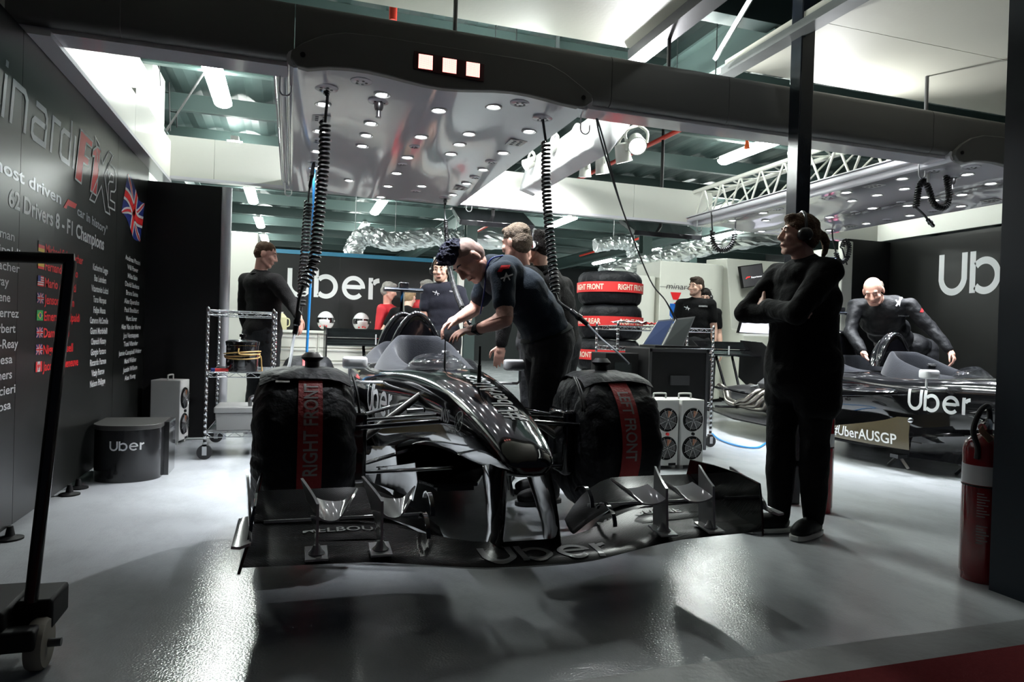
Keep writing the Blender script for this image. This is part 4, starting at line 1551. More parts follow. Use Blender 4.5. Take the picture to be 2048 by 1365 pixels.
    # ---------------- front wing
    def wing_sec(u):
        a = abs(u)
        f = min(1, max(0, (a - .10) / .55))
        f = f * f * (3 - 2 * f)
        e = max(0, (a - .5) / .5)
        y = 2.205 + (2.30 - 2.205) * f
        z = .212 + (.232 - .212) * f + .012 * e
        ch = .20 + (.31 - .20) * f
        tl = .13 + .05 * f
        return [(CX + u, p, q) for p, q in foil(y, z, ch, .016 + .004 * (1 - f), tl, 9)]
    us = [-.98, -.9, -.75, -.6, -.5, -.44, -.40, -.36, -.32, -.28, -.24, -.2, -.1, 0, .1, .2, .24, .28, .32, .36, .40, .44, .5, .6, .75, .9, .98]
    m = MB()
    m.loft([wing_sec(u) for u in us])
    wing = m.build('front_wing', M_carbon, t, smooth=60)
    wt = mb_of(wing)
    q = ride_logo()
    put(q, lambda u, v: (CX - .205 + u * .14, 2.225 + v * .13, 1.0))
    decal(split_long(q, 0.02), wt, (0, 0, -1), .003).build('lettering', mat('grey_vinyl', (0.16, 0.16, 0.165), 0.3), wing, smooth=0, label='grey wordmark on the wing centre')
    for s in (-1, 1):
        fm = MB()
        for (y, z, ch, tl, ui) in ((2.47, .262, .20, .20, .30), (2.63, .300, .22, .30, .27)):
            secs = []
            for k in range(13):
                g = k / 12
                u = .965 - (.965 - ui) * g
                drop = max(0, (g - .55) / .45)
                zz = z - (.07 if z < .3 else .10) * drop ** 1.7
                yy = y - .06 * drop ** 2
                cc = ch * (1 - .45 * drop ** 2)
                secs.append([(CX + s * u, p, q_) for p, q_ in foil(yy, zz, cc, .012, tl * (1 - .25 * drop), 8)])
            fm = MB()
            fm.loft(secs)
            fo = fm.build('wing_flap', M_carbon, t, smooth=60)
            if z < .3:
                q = text_mb('MELBOURNE', .055, 1.2, .012)
                put(q, lambda u, v: ((CX - .80 if s < 0 else CX + .36) + u, 2.53 + v, 1.0))
                decal(split_long(q, .03), mb_of(fo), (0, 0, -1), .003).build('lettering', M_letter, fo, smooth=0, label='white city name')
        # pale gurney line between the planes
        MB().bx(CX + s * .34, CX + s * .93, 2.606, 2.612, .298, .308).build('gurney_strip', M_mirror, t)
        # end plate
        m = MB()
        ep = [(2.30, .222), (2.31, .33), (2.33, .43), (2.45, .445), (2.65, .445), (2.84, .435), (2.88, .32), (2.88, .235), (2.6, .215)]
        m.prism(ep, lambda u, v, w: (CX + s * ((.945 + .04 * max(0, (.445 - v) / .22) ** 2 if s < 0 else .968) + w), u, v), .010)
        m.build('wing_endplate', M_car, t, smooth=0, bevel=.003)
        # upright outer vane with a small foot on the end plate
        rows = []
        for k in range(12):
            f = k / 11
            y = 2.27 + .30 * f
            zt = .33 + (.155 if s < 0 else .105) * math.sin(f * PI / 2) ** .7
            xo = (.958 if s < 0 else .99) + .02 * f
            rows.append([(CX + s * (xo + .055 - .02 * f), y, .318 + .01 * f), (CX + s * (xo + .03), y, .315 + .01 * f), (CX + s * xo, y, .325 + .01 * f)] + [(CX + s * (xo + .014 * g * f), y + .03 * g, .325 + .01 * f + (zt - .325) * g) for g in (.25, .5, .75, 1)])
        m = MB()
        m.sheet(rows, .009)
        m.build('outer_vane', M_grey, t, smooth=60)
        # tall winglets standing on the main plane
        for xm, hh in ((.755, 1.0), (.545, 1.0)):
            X = CX + s * xm
            m = MB()
            rows = []
            for k in range(11):
                f = k / 10
                z = .262 + .165 * f * hh
                lead = 2.315 + .015 * f
                ch = .105 + .075 * f ** 2
                lean = .05 * f ** 2
                rows.append([(X + s * lean * (j / 5) ** 1.2, lead + ch * j / 5, z + .05 * f ** 3 * (j / 5)) for j in range(6)])
            m.sheet(rows, .009)
            wl_ = m.build('winglet', M_grey, t, smooth=60)
            m = MB()
            rows = []
            for k in range(8):
                f = k / 7
                y = 2.33 + .15 * f
                zz = .385 + .025 * f
                w_ = .10 * (.75 + .25 * f)
                rows.append([(X - s * w_ * g * 1.45, y + .10 * g ** 1.3 * (1 - .5 * f), zz - .03 * math.sin(g * PI * .85) ** .8 * (1 - .3 * f) + (.03 * max(0, g - .7) / .3)) for g in [i / 9 for i in range(10)]])
            m.sheet(rows, .007)
            m.build('winglet_scoop', M_grey, wl_, smooth=60)
            m = MB()
            m.box((X, 2.35, .258), (.075, .11, .008), Matrix.Rotation(.12, 3, 'X'))
            m.lathe([(.030, 0), (.018, .012), (.010, .03)], (X, 2.345, .26), 'z', 14)
            m.build('winglet_foot', M_grey, wl_, bevel=.003)
        # small bent brackets between the planes
        for xm, y0 in ((.37, 2.42), (.33, 2.55)):
            X = CX + s * xm
            m = MB()
            m.sheet([[(X - .004, y0 + .09 * (1 - math.cos(a)), .262 + (y0 - 2.42) * .35 + .07 * math.sin(a)), (X + .012, y0 + .09 * (1 - math.cos(a)), .262 + (y0 - 2.42) * .35 + .07 * math.sin(a))] for a in [PI * .85 * i / 10 for i in range(11)]], .006)
            m.build('flap_bracket', M_car, t, smooth=60)
        # nose pillar
        m = MB()
        secs = []
        for f in (0, .12, .3, .6, .85, 1):
            z = .50 - .275 * f
            x = CX + s * (.085 + .03 * f)
            y0 = 2.40 - .06 * f - .02 * math.sin(f * PI)
            ch = .36 - .20 * f
            w_ = .017 + .008 * (1 - f) + (.012 if f == 1 else 0)
            secs.append([(x + w_ * math.sin(2 * PI * i / 14) * (1.0 if math.cos(2 * PI * i / 14) < .3 else .7), y0 + ch * (1 - math.cos(2 * PI * i / 14)) / 2, z) for i in range(14)])
        m.loft(secs)
        m.build('nose_pillar', M_car, t, smooth=60)
        # suspension
        for nm, a, b, r, fl2 in (('upper_wishbone', (CX + s * .19, 3.18, .615), (CX + s * .60, 3.36, .565), .020, .45), ('upper_wishbone', (CX + s * .24, 3.72, .62), (CX + s * .60, 3.42, .565), .020, .45), ('lower_wishbone', (CX + s * .12, 3.12, .375), (CX + s * .60, 3.36, .315), .020, .45), ('lower_wishbone', (CX + s * .20, 3.75, .36), (CX + s * .60, 3.44, .315), .020, .45), ('push_rod', (CX + s * .20, 3.50, .69), (CX + s * .58, 3.40, .42), .022, .8), ('track_rod', (CX + s * .18, 3.14, .59), (CX + s * .60, 3.25, .545), .012, 1)):
            m = MB()
            m.tube([a, b], r, 12, flat=fl2, up=(0, 0, 1))
            m.build(nm, mat('worn_carbon_tube', (0.05, 0.046, 0.042), 0.3, coat=.5, var=.2) if nm == 'push_rod' else M_gblack, t)
        m = MB()
        m.bx(CX + s * .50, CX + s * .60, 3.28, 3.52, .28, .62)
        m.build('wheel_hub', M_gblack, t, bevel=.02)
        m = MB()
        m.cyl((CX + s * .19, 3.47, .685), (CX + s * .235, 3.5, .665), .018, n=10)
        m.cyl((CX + s * .22, 3.38, .615), (CX + s * .30, 3.38, .61), .012, n=8)
        m.build('rod_end', M_chrome, t)
    # wheels under heated covers
    def covered_wheel(xc, yc, zc, R, W, word, s):
        n, prof = 120, []
        for i in range(29):
            f = i / 28
            a = -1 + 2 * f
            prof.append((a * W / 2 * (1.0), R * (1 - .30 * abs(a) ** 7) - .012 * (1 - math.cos(a * 9)) * .3))
        prof = [(-W / 2 * .96, R * .30)] + [(-W / 2, R * .5)] + prof + [(W / 2, R * .5), (W / 2 * .96, R * .30)]
        secs = []
        for k in range(n):
            th = 2 * PI * k / n
            row = []
            for (x, r) in prof:
                side = abs(x) / (W / 2)
                wr = noise.noise(Vector((math.cos(th) * 3.5, math.sin(th) * 3.5, x * 9 + xc))) * .012 + noise.noise(Vector((math.cos(th) * 9, math.sin(th) * 9, x * 14))) * .006
                wr *= (.25 if side < .3 else 1.0)
                pl = .008 * math.sin(th * 34) * max(0, side - .75) * 3
                rr = r + wr + pl
                row.append((xc + x + wr * .8 * (1 if x > 0 else -1), yc - rr * math.cos(th), zc + rr * math.sin(th)))
            secs.append(row)
        secs.append(secs[0])
        m = MB()
        m.loft(secs, closed=False)
        for sx in (-1, 1):
            m.lathe([(R * .32, 0), (R * .3, .004 * sx), (0, .004 * sx)], (xc + sx * W / 2 * .955, yc, zc), 'x', 40)
        w_ = m.build('front_wheel', M_quilt, t, smooth=180)
        wm = mb_of(w_)
        # red band round the tread
        xb = xc + (.02 if s < 0 else -.01)
        bw = .052
        rows = []
        for k in range(91):
            th = -1.6 + 3.25 * k / 90
            rr = R + .004 + .003 * noise.noise(Vector((th * 7, xc, 0)))
            rows.append([(xb + g * bw, yc - rr * math.cos(th), zc + rr * math.sin(th)) for g in (-1, -.5, 0, .5, 1)])
        m = MB()
        m.sheet(rows, .004)
        bo = m.build('red_band', M_band, w_, smooth=60)
        q = text_mb(word, 1.0, 1.0, .02)
        x0, x1 = min(p.x for p in q.v), max(p.x for p in q.v)
        q = split_long(q, .12)
        t0, t1 = (-.22, .98) if s < 0 else (.85, -.16)
        hh = .062
        put(q, lambda u, v: (xb + s * (v / .73 - .5) * hh, yc - (R + .0085) * math.cos(t0 + (t1 - t0) * (u - x0) / (x1 - x0)), zc + (R + .0085) * math.sin(t0 + (t1 - t0) * (u - x0) / (x1 - x0))))
        q.build('lettering', M_print, bo, smooth=0, label='faded grey letters')
        # flap, draw cord and air spigot on top
        rows = []
        for k in range(13):
            f = k / 12
            th = 1.05 + 1.0 * f
            rr = R + .016 + .012 * math.sin(f * 9) * .5
            rows.append([(xc + g * W * .44, yc - rr * math.cos(th) , zc + rr * math.sin(th) - .035 * abs(g) ** 4 + .006 * noise.noise(Vector((g * 4, f * 5, xc)))) for g in (-1, -.75, -.5, -.25, 0, .25, .5, .75, 1)])
        m = MB()
        m.sheet(rows, .006)
        m.build('cover_flap', M_quilt, w_, smooth=60)
        m = MB()
        p = (xc + .03 * (1 if s < 0 else -1), yc - .02, zc + R + .01)
        m.lathe([(.034, 0), (.034, .03), (.05, .042), (.052, .05), (.036, .068), (.031, .072), (.028, .06), (.0, .055)], p, 'z', 24)
        m.build('air_spigot', M_rubber if s > 0 else mat('worn_black_metal', (0.09, 0.085, 0.08), 0.35, metal=0.7, var=0.3), w_, smooth=40)
        m = MB()
        m.bx(xc - s * .09 - .03, xc - s * .09 + .03, yc - .20, yc - .198, zc + R * .80, zc + R * .80 + .055)
        m.xf(Matrix.Translation(Vector((0, -.02, .0))))
        m = MB()
        for k in range(2):
            m.tube(smooth_path([(xc - s * W * .47, yc - .1 + k * .03, zc + R * .95), (xc - s * W * .5, yc - .22 + k * .03, zc + R * .75), (xc - s * W * .52, yc - .28 + k * .03, zc + R * .5)], 5), .005, 6)
        m.build('draw_cord', M_rubber, w_, smooth=180)
        return w_
    wL = covered_wheel(CX - .785, 3.42, .45, .36, .45, 'RIGHT FRONT', -1)
    wR = covered_wheel(CX + .785, 3.42, .45, .36, .45, 'LEFT FRONT', 1)
    m = MB()
    m.prism([(-.03, 0), (.03, 0), (.03, .055), (-.03, .055)], lambda u, v, w: (CX - .785 - .10 + u, 3.42 - .36 * math.cos(1.0 + v * 2.4) * 1.03 - w, .45 + .36 * math.sin(1.0 + v * 2.4) * 1.03), .003)
    m.build('foil_label', mat('silver_foil_label', (0.55, 0.55, 0.5), 0.3, metal=0.5, var=0.7, nscale=60), wL, smooth=0)
    for s, lbl in ((-1, 'RIGHT REAR'), (1, 'LEFT REAR')):
        xc, yc, zc, R, W = CX + s * .70, 6.6, .40, .36, .46
        m = MB()
        secs = []
        n = 64
        for k in range(n + 1):
            th = 2 * PI * (k % n) / n
            row = []
            for i in range(17):
                a = -1 + 2 * i / 16
                r = R * (1 - .3 * abs(a) ** 6) + .012 * noise.noise(Vector((math.cos(th) * 4, math.sin(th) * 4, a * 3 + s)))
                row.append((xc + a * W / 2, yc - r * math.cos(th), zc + r * math.sin(th)))
            secs.append([(xc - W * .49, yc, zc)] + row + [(xc + W * .49, yc, zc)])
        m.loft(secs, closed=False)
        w_ = m.build('rear_wheel', M_quilt, t, smooth=180)
        m = MB()
        m.sheet([[(xc + g * .055, yc - (R + .006) * math.cos(a), zc + (R + .006) * math.sin(a)) for g in (-1, 0, 1)] for a in [-1.2 + 3.2 * i / 40 for i in range(41)]], .004)
        m.build('red_band', mat('bright_red_webbing', (0.55, 0.02, 0.02), 0.55, var=0.1), w_, smooth=60)
    return t


CAR1 = racing_car('black racing car in the foreground with front wing, covered wheels and hashtag on its nose')
CAR2 = racing_car('wheelless black racing car on stands at the right with carbon hashtag board', False)
CAR2.location = Vector(CAR2.location) + Vector((4.40, 0.0, -0.02))


def car_stand(x, y, h, lb):
    t = thing('car_stand', (x, y, 0), lb, 'stand', 'low stands under the cars')
    m = MB()
    m.bx(x - .05, x + .05, y - .04, y + .04, h - .03, h)
    m.build('saddle', M_dsteel, t)
    for s in (-1, 1):
        m = MB()
        m.tube([(x, y + s * .01, h - .02), (x, y + s * .10, 0.004)], .016, 4)
        m.build('leg', M_steel, t)


car_stand(4.82, 4.42, .112, 'silver V-legged stand under the right car below its carbon board')
car_stand(5.06, 4.0, .112, 'V-legged stand under the right car nearest the fire extinguisher')
car_stand(CX - .2, 4.6, .132, 'low stand hidden under the left side of the front car')
car_stand(CX + .2, 4.6, .132, 'low stand under the right side of the front car')
car_stand(CX, 6.4, .132, 'low stand under the engine of the front car')
car_stand(CX + 4.4, 6.4, .112, 'low stand under the bare engine of the right car')

# ------------------------------------------------------------------ people
M_skin = mat('skin', (0.70, 0.43, 0.33), 0.5, var=0.14, nscale=18, bump=0.05, bscale=150)
M_skin2 = mat('ruddy_skin', (0.72, 0.40, 0.31), 0.5, var=0.16, nscale=18, bump=0.05, bscale=150)
M_eye = mat('eye_white', (0.26, 0.235, 0.22), 0.7, spec=.1)
M_pupil = mat('dark_iris', (0.02, 0.018, 0.015), 0.6, spec=.1)
M_lip = mat('lip', (0.42, 0.17, 0.14), 0.5)
M_cloth_blk = mat('black_cloth', (0.0045, 0.0045, 0.005), 0.9, var=0.3, nscale=6, bump=0.25, bscale=40, spec=0.15)
M_fleece = mat('charcoal_fleece', (0.012, 0.011, 0.011), 0.95, var=0.3, nscale=10, bump=0.5, bscale=160, spec=0.15, sheen=0.03)
M_polo = mat('navy_black_polo', (0.017, 0.026, 0.038), 0.85, var=0.25, nscale=5, bump=0.2, bscale=120, spec=0.2, sheen=0.03)
M_polo2 = mat('dark_grey_polo', (0.022, 0.023, 0.034), 0.85, var=0.25, nscale=5, bump=0.2, bscale=120, spec=0.2, sheen=0.03)
M_trous = mat('black_trousers', (0.006, 0.0065, 0.009), 0.85, var=0.3, nscale=6, bump=0.35, bscale=25)
M_shell = mat('black_shell_jacket', (0.006, 0.0065, 0.008), 0.6, var=0.3, nscale=6, bump=0.6, bscale=14, spec=.25)
M_redj = mat('red_jacket', (0.55, 0.02, 0.03), 0.7, var=0.2, nscale=6, bump=0.3, bscale=25)
M_sole = mat('pale_sole', (0.5, 0.5, 0.48), 0.6)


def hairmat(n, c):
    return mat(n, c, 0.75, var=0.5, nscale=40, bump=0.9, bscale=120, spec=0.2)


def blob(name, m, parent, mb, voxel=0.008, it=4, folds=0.0, fs=9.0, label=None):
    me = mb.mesh(name)
    me.materials.append(m)
    o = bpy.data.objects.new(name, me)
    COL.objects.link(o)
    r = o.modifiers.new('r', 'REMESH')
    r.mode = 'VOXEL'
    r.voxel_size = voxel
    s = o.modifiers.new('s', 'SMOOTH')
    s.factor = 0.5
    s.iterations = it
    bake(o)
    me = o.data
    if not me.materials:
        me.materials.append(m)
    if folds:
        cs = [v.co.copy() for v in me.vertices]
        ns = [v.normal.copy() for v in me.vertices]
        out = []
        for p, n_ in zip(cs, ns):
            k = noise.noise(Vector((p.x * fs, p.y * fs, p.z * fs * .8))) + .5 * noise.noise(p * fs * 2.3)
            q_ = p + n_ * (folds * k)
            out += (q_.x, q_.y, q_.z)
        me.vertices.foreach_set('co', out)
    me.polygons.foreach_set('use_smooth', [True] * len(me.polygons))
    me.update()
    if parent is not None:
        o.parent = parent
        if parent.type == 'EMPTY':
            o.matrix_parent_inverse = Matrix.Translation(-Vector(parent.location))
    if label:
        o['label'] = label
    return o


def cap(mb, a, ra, b, rb, n=14):
    """tapered limb with round ends"""
    a, b = Vector(a), Vector(b)
    d = (b - a)
    L = d.length
    if L < 1e-6:
        mb.sph(a, ra)
        return
    d.normalize()
    prof = [(ra * math.sin(t), -ra * math.cos(t)) for t in [PI / 2 * i / 4 for i in range(5)]]
    prof += [(rb * math.cos(t), L + rb * math.sin(t)) for t in [PI / 2 * i / 4 for i in range(5)]]
    mb.lathe(prof, a, d, n)


def ring_on(mb, c, ax, off=.004, far=.3, n=24):
    """a ring of points lying on a surface round an axis"""
    t = BVHTree.FromPolygons([tuple(p) for p in mb.v], mb.f)
    u, w = frame(ax)
    out = []
    for i in range(n):
        a = 2 * PI * i / n
        d = u * math.cos(a) + w * math.sin(a)
        hit = t.ray_cast(c + d * far, -d, far)
        r = (hit[0] - c).length if hit[0] is not None else .1
        out.append(c + d * (r + off))
    return out


def basis(x, y, z):
    return Matrix(((x.x, y.x, z.x), (x.y, y.y, z.y), (x.z, y.z, z.z)))


def head_frame(c, f, up=(0, 0, 1)):
    f = Vector(f).normalized()
    u = Vector(up)
    u = (u - f * u.dot(f)).normalized()
    x = f.cross(u)
    return Vector(c), basis(x, f, u)


def hand_prims(mb, w, d, nrm, side, curl=0.5, L=0.185, thumb=0.6, spread=0.0):
    """palm, four unequal bent fingers and a thumb: w wrist, d along the hand, nrm out of the palm"""
    w, d = Vector(w), Vector(d).normalized()
    nrm = Vector(nrm)
    nrm = (nrm - d * nrm.dot(d)).normalized()
    s = d.cross(nrm).normalized() * side          # towards the thumb
    R = basis(d, s, nrm)
    mb.sph(w + d * L * .26, (L * .30, L * .225, L * .085), 14, 10, R)
    mb.sph(w + d * L * .36 , (L * .2, L * .23, L * .075), 14, 10, R)
    cap(mb, w, L * .15, w + d * L * .2, L * .16)
    for k, (off, ln) in enumerate(((.165, .44), (.055, .49), (-.055, .455), (-.16, .36))):
        p = w + d * L * (.50 - .03 * abs(k - 1)) + s * L * off
        dd = (d + s * (off * spread)).normalized()
        r = L * .046
        a = curl * (.8 + .12 * k)
        for q, (fr, tn) in enumerate(((.42, .55), (.32, .75), (.26, .6))):
            ang = a * tn
            dd = (dd * math.cos(ang) + nrm * math.sin(ang)).normalized()
            nn = (nrm - dd * nrm.dot(dd))
            e = p + dd * L * ln * fr
            cap(mb, p, r, e, r * .9, 10)
            p = e
            r *= .9
            nrm2 = nn
    p = w + d * L * .16 + s * L * .16
    dd = (d * .62 + s * .7 + nrm * .35 * thumb).normalized()
    e = p + dd * L * .24
    cap(mb, p, L * .075, e, L * .058, 10)
    dd = (d * .85 + s * .25 + nrm * .6 * thumb).normalized()
    e2 = e + dd * L * .17
    cap(mb, e, L * .056, e2, L * .05, 10)
    dd = (d * .9 + nrm * .7 * thumb).normalized()
    cap(mb, e2, L * .05, e2 + dd * L * .12, L * .042, 10)


def stand(x, y, phi, h=1.78, z0=0.0, lean=0.0, spread=0.10):
    """joints of a standing figure; phi is the facing direction (0 = +X, 90 = +Y)"""
    a = math.radians(phi)
    f = Vector((math.cos(a), math.sin(a), 0))
    r = Vector((f.y, -f.x, 0))
    k = h / 1.78
    b = Vector((x, y, z0))

    def P(fw, rt, z):
        return b + f * (fw * k) + r * (rt * k) + Vector((0, 0, z * k))
    J = dict(f=f, r=r, k=k, head=P(.03 + lean * .75, 0, 1.655), hf=f.copy(), neck=P(lean * .62, 0, 1.475), chest=P(lean * .4 + .01, 0, 1.28), waist=P(lean * .15 + .01, 0, 1.09), pelvis=P(0, 0, .95),
             shR=P(lean * .58, .185, 1.43), shL=P(lean * .58, -.185, 1.43), elR=P(lean * .5 - .03, .235, 1.13), elL=P(lean * .5 - .03, -.235, 1.13), wrR=P(lean * .5 + .05, .245, .88), wrL=P(lean * .5 + .05, -.245, .88),
             hipR=P(0, .09, .92), hipL=P(0, -.09, .92), knR=P(.02, spread, .50), knL=P(.02, -spread, .50), anR=P(-.02, spread * 1.05, .085), anL=P(-.02, -spread * 1.05, .085))
    J['toR'] = J['anR'] + f * .17 * k
    J['toL'] = J['anL'] + f * .17 * k
    return J


def person(label, J, top, bottom, hair, hair_style='short', skin=None, sleeves='long', voxel=0.0075, female=False, headset=None, curl=(.5, .5), palm=(None, None), hd=(None, None), face=True, up=(0, 0, 1), hem=0.0, marks=None, stubble=None, shoes=M_black, sole=None, heavy=1.0, no_hands=False):
    skin = skin or M_skin
    k = J['k']
    base = (J['anR'] + J['anL']) / 2
    t = thing('person', (base.x, base.y, base.z - .085 * k), label, 'person')
    spine = (J['neck'] - J['pelvis']).normalized()
    lat = (J['shR'] - J['shL'])
    lat = (lat - spine * lat.dot(spine)).normalized()
    fw = spine.cross(lat).normalized() * 1
    if fw.dot(J['f']) < 0:
        fw = -fw
    hl = (J['hipR'] - J['hipL']).normalized()
    R = basis(lat, fw, spine)

    def torso(mb, e):
        h = heavy
        sh = (J['shR'] - J['shL']).length / 2
        up_ = J['neck'].lerp(J['chest'], .35)
        mb.sph(up_, (sh * .95 + e, .105 * k * h + e, .12 * k), 20, 12, R)
        mb.sph(J['chest'], (.168 * k * h + e, .118 * k * h + e, .16 * k), 20, 12, R)
        mb.sph(J['chest'].lerp(J['waist'], .55), (.158 * k * h + e, .112 * k * h + e, .15 * k), 20, 12, R)
        mb.sph(J['waist'], (.152 * k * h + e, .112 * k * h + e, .14 * k), 20, 12, R)
        mb.sph(J['waist'].lerp(J['pelvis'], .6), (.165 * k * h + e, .118 * k * h + e, .12 * k), 20, 12, R)
        cap(mb, J['shL'], .062 * k + e, J['shR'], .062 * k + e)
        cap(mb, J['neck'] - spine * .06 * k, .085 * k + e, J['neck'] - spine * .01, .066 * k + e)

    def hipz(mb, e):
        mb.sph(J['pelvis'] + Vector((0, 0, 0)), (.172 * k * heavy + e, .128 * k * heavy + e, .12 * k + e), 20, 12, R)
        for s in 'RL':
            a, b, c = J['hip' + s], J['kn' + s], J['an' + s]
            g_ = J.get('leg', 1.0)
            cap(mb, a, .092 * k * heavy * g_ + e, b, .060 * k * g_ + e)
            mid = b.lerp(c, .3)
            cap(mb, b, .058 * k + e, mid, .058 * k + e)
            cap(mb, mid, .058 * k + e, c, (.040 * k + e) if e < .015 else .064 * k * g_)
    # body
    mb = MB()
    torso(mb, -.012)
    hipz(mb, -.014)
    for i, s in enumerate('RL'):
        a, b, c = J['sh' + s], J['el' + s], J['wr' + s]
        cap(mb, a, .056 * k, b, .043 * k)
        m_ = b.lerp(c, .3)
        cap(mb, b, .043 * k, m_, .044 * k)
        cap(mb, m_, .044 * k, c, .029 * k)
        if no_hands:
            continue
        d = hd[i] if hd[i] is not None else (c - b)
        nrm = palm[i] if palm[i] is not None else (lat * (-1 if s == 'R' else 1))
        side = 1 if s == 'L' else -1
        hand_prims(mb, c, d, nrm, -side if palm[i] is None else -side, curl[i], .185 * k)
    hc, H = head_frame(J['head'], J['hf'], up)
    fs = (0.93 if female else 1.0) * k * J.get('hs', 1.0)

    def hp(x, y, z):
        return hc + H @ Vector((x * fs, y * fs, z * fs))
    mb.sph(hp(0, -.012, .03), (.074 * fs, .095 * fs, .085 * fs), 20, 14, H)
    mb.sph(hp(0, .028, -.04), (.060 * fs, .062 * fs, .078 * fs), 20, 14, H)
    cap(mb, hp(-.02, .062, -.098), .020 * fs, hp(.02, .062, -.098), .020 * fs)
    for s in (-1, 1):
        cap(mb, hp(.05 * s, .0, -.06), .022 * fs, hp(.025 * s, .06, -.095), .02 * fs)
        mb.sph(hp(.040 * s, .066, -.022), .024 * fs, 12, 8)
        mb.sph(hp(.077 * s, -.008, -.008), (.010 * fs, .022 * fs, .034 * fs), 12, 8, H)
    cap(mb, hp(-.034, .074, .032), .013 * fs, hp(.034, .074, .032), .013 * fs)
    for s in (-1, 1):
        mb.sph(hp(.030 * s, .074, .010), .014 * fs, 12, 8)
    cap(mb, hp(0, .088, .016), .009 * fs, hp(0, .108, -.026), .0125 * fs)
    cap(mb, hp(-.012, .095, -.030), .010 * fs, hp(.012, .095, -.030), .010 * fs)
    cap(mb, hp(-.02, .083, -.058), .0085 * fs, hp(.02, .083, -.058), .0085 * fs)
    cap(mb, hp(-.017, .081, -.071), .0085 * fs, hp(.017, .081, -.071), .0085 * fs)
    cap(mb, hp(0, -.015, -.05), .058 * k, J['neck'] - spine * .03, .060 * k)
    body = blob('body', skin, t, mb, voxel * .8, 2)
    if face and face != 'closed':
        e = MB()
        for s in (-1, 1):
            e.use(0).sph(hp(.030 * s, .083, .011), (.010 * fs, .0055 * fs, .004 * fs), 12, 8, H)
            e.use(1).sph(hp(.030 * s, .0875, .011), (.0055 * fs, .0028 * fs, .0042 * fs), 10, 6, H)
        e.build('eyes', [M_eye, M_pupil], t, smooth=180)
    if face:
        e = MB()
        for s in (-1, 1):
            e.tube([hp(.014 * s, .088, .032), hp(.03 * s, .0875, .037), hp(.048 * s, .077, .031)], [.003 * fs, .0045 * fs, .002 * fs], 8)
        e.build('eyebrows', hair if hair else M_skin2, t, smooth=180)
        MB().tube([hp(-.024, .088, -.0645), hp(0, .0935, -.063), hp(.024, .088, -.0645)], [.003 * fs, .006 * fs, .003 * fs], 8).build('lips', M_lip, t, smooth=180)
    # hair
    if hair:
        mb = MB()
        if hair_style == 'spiky':
            mb.sph(hp(0, .012, .085), (.058 * fs, .088 * fs, .048 * fs), 18, 12, H)
            mb.sph(hp(0, .06, .085), (.045 * fs, .04 * fs, .035 * fs), 14, 8, H)
            g = MB()
            g.sph(hp(0, -.018, .040), (.0765 * fs, .0955 * fs, .080 * fs), 18, 12, H)
            g.sph(hp(0, -.045, .0), (.074 * fs, .069 * fs, .07 * fs), 18, 12, H)
            blob('shaved_sides', mat('shaved_scalp', (0.36, 0.23, 0.19), 0.7, var=.3, nscale=50), t, g, .007, 2)
        elif hair_style == 'bald':
            for s in (-1, 1):
                mb.sph(hp(.052 * s, -.045, .012), (.028 * fs, .058 * fs, .048 * fs), 14, 10, H)
            mb.sph(hp(0, -.085, .008), (.055 * fs, .026 * fs, .045 * fs), 14, 10, H)
        elif hair_style == 'cropped':
            mb.sph(hp(0, -.018, .042), (.0775 * fs, .096 * fs, .080 * fs), 18, 12, H)
            mb.sph(hp(0, -.045, .0), (.075 * fs, .070 * fs, .07 * fs), 18, 12, H)
        else:
            mb.sph(hp(0, -.022, .052), (.083 * fs, .102 * fs, .084 * fs), 18, 12, H)
            mb.sph(hp(0, -.050, .0), (.081 * fs, .075 * fs, .09 * fs), 18, 12, H)
            mb.sph(hp(0, .045, .098), (.05 * fs, .045 * fs, .03 * fs), 14, 8, H)
        if hair_style == 'spiky':
            rnd = random.Random(3)
            for i in range(150):
                a = rnd.uniform(0, 2 * PI)
                q = rnd.uniform(0, 1) ** .5
                px_, py_ = .056 * q * math.cos(a), .02 + .085 * q * math.sin(a)
                zz = .118 - .035 * q * q
                d = Vector((px_ * 4 + rnd.uniform(-.2, .2), .55 + py_ * 3 + rnd.uniform(-.25, .25), 1))
                d.normalize()
                p = Vector((px_, py_, zz))
                mb.lathe([(.011 * fs, 0), (.009 * fs, .028 * fs), (.0025 * fs, .062 * fs)], hp(*p), H @ d, 6)
        if hair_style == 'ponytail':
            mb.sph(hp(0, -.105, .02), (.035 * fs, .035 * fs, .035 * fs), 12, 8, H)
            pts = smooth_path([hp(0, -.11, .02), hp(.01, -.155, .005), hp(.02, -.175, -.05), hp(.02, -.165, -.12)], 5)
            mb.tube(pts, [.024 * fs * (1 - .75 * (i / (len(pts) - 1)) ** 2) + .004 for i in range(len(pts))], 10)
            for q in range(5):
                pts = smooth_path([hp(.01, -.13, .02), hp(.015 + .01 * q, -.18 - .008 * q, -.01), hp(.02, -.19 + .01 * q, -.09 - .01 * q)], 4)
                mb.tube(pts, .006 * fs, 6)
        if hair_style == 'bun':
            mb.sph(hp(0, -.10, .10), .042 * fs, 14, 10)
        blob('hair', hair, t, mb, .0055 if hair_style == 'spiky' else .007, 2, .004 * fs, 40)
        if stubble:
            mb = MB()
            for s in (-1, 1):
                cap(mb, hp(.053 * s, .006, -.055), .020 * fs, hp(.026 * s, .062, -.095), .0205 * fs)
            cap(mb, hp(-.02, .064, -.099), .0205 * fs, hp(.02, .064, -.099), .0205 * fs)
            blob('beard', stubble, t, mb, .006, 2)
    # clothes
    mb = MB()
    torso(mb, .018)
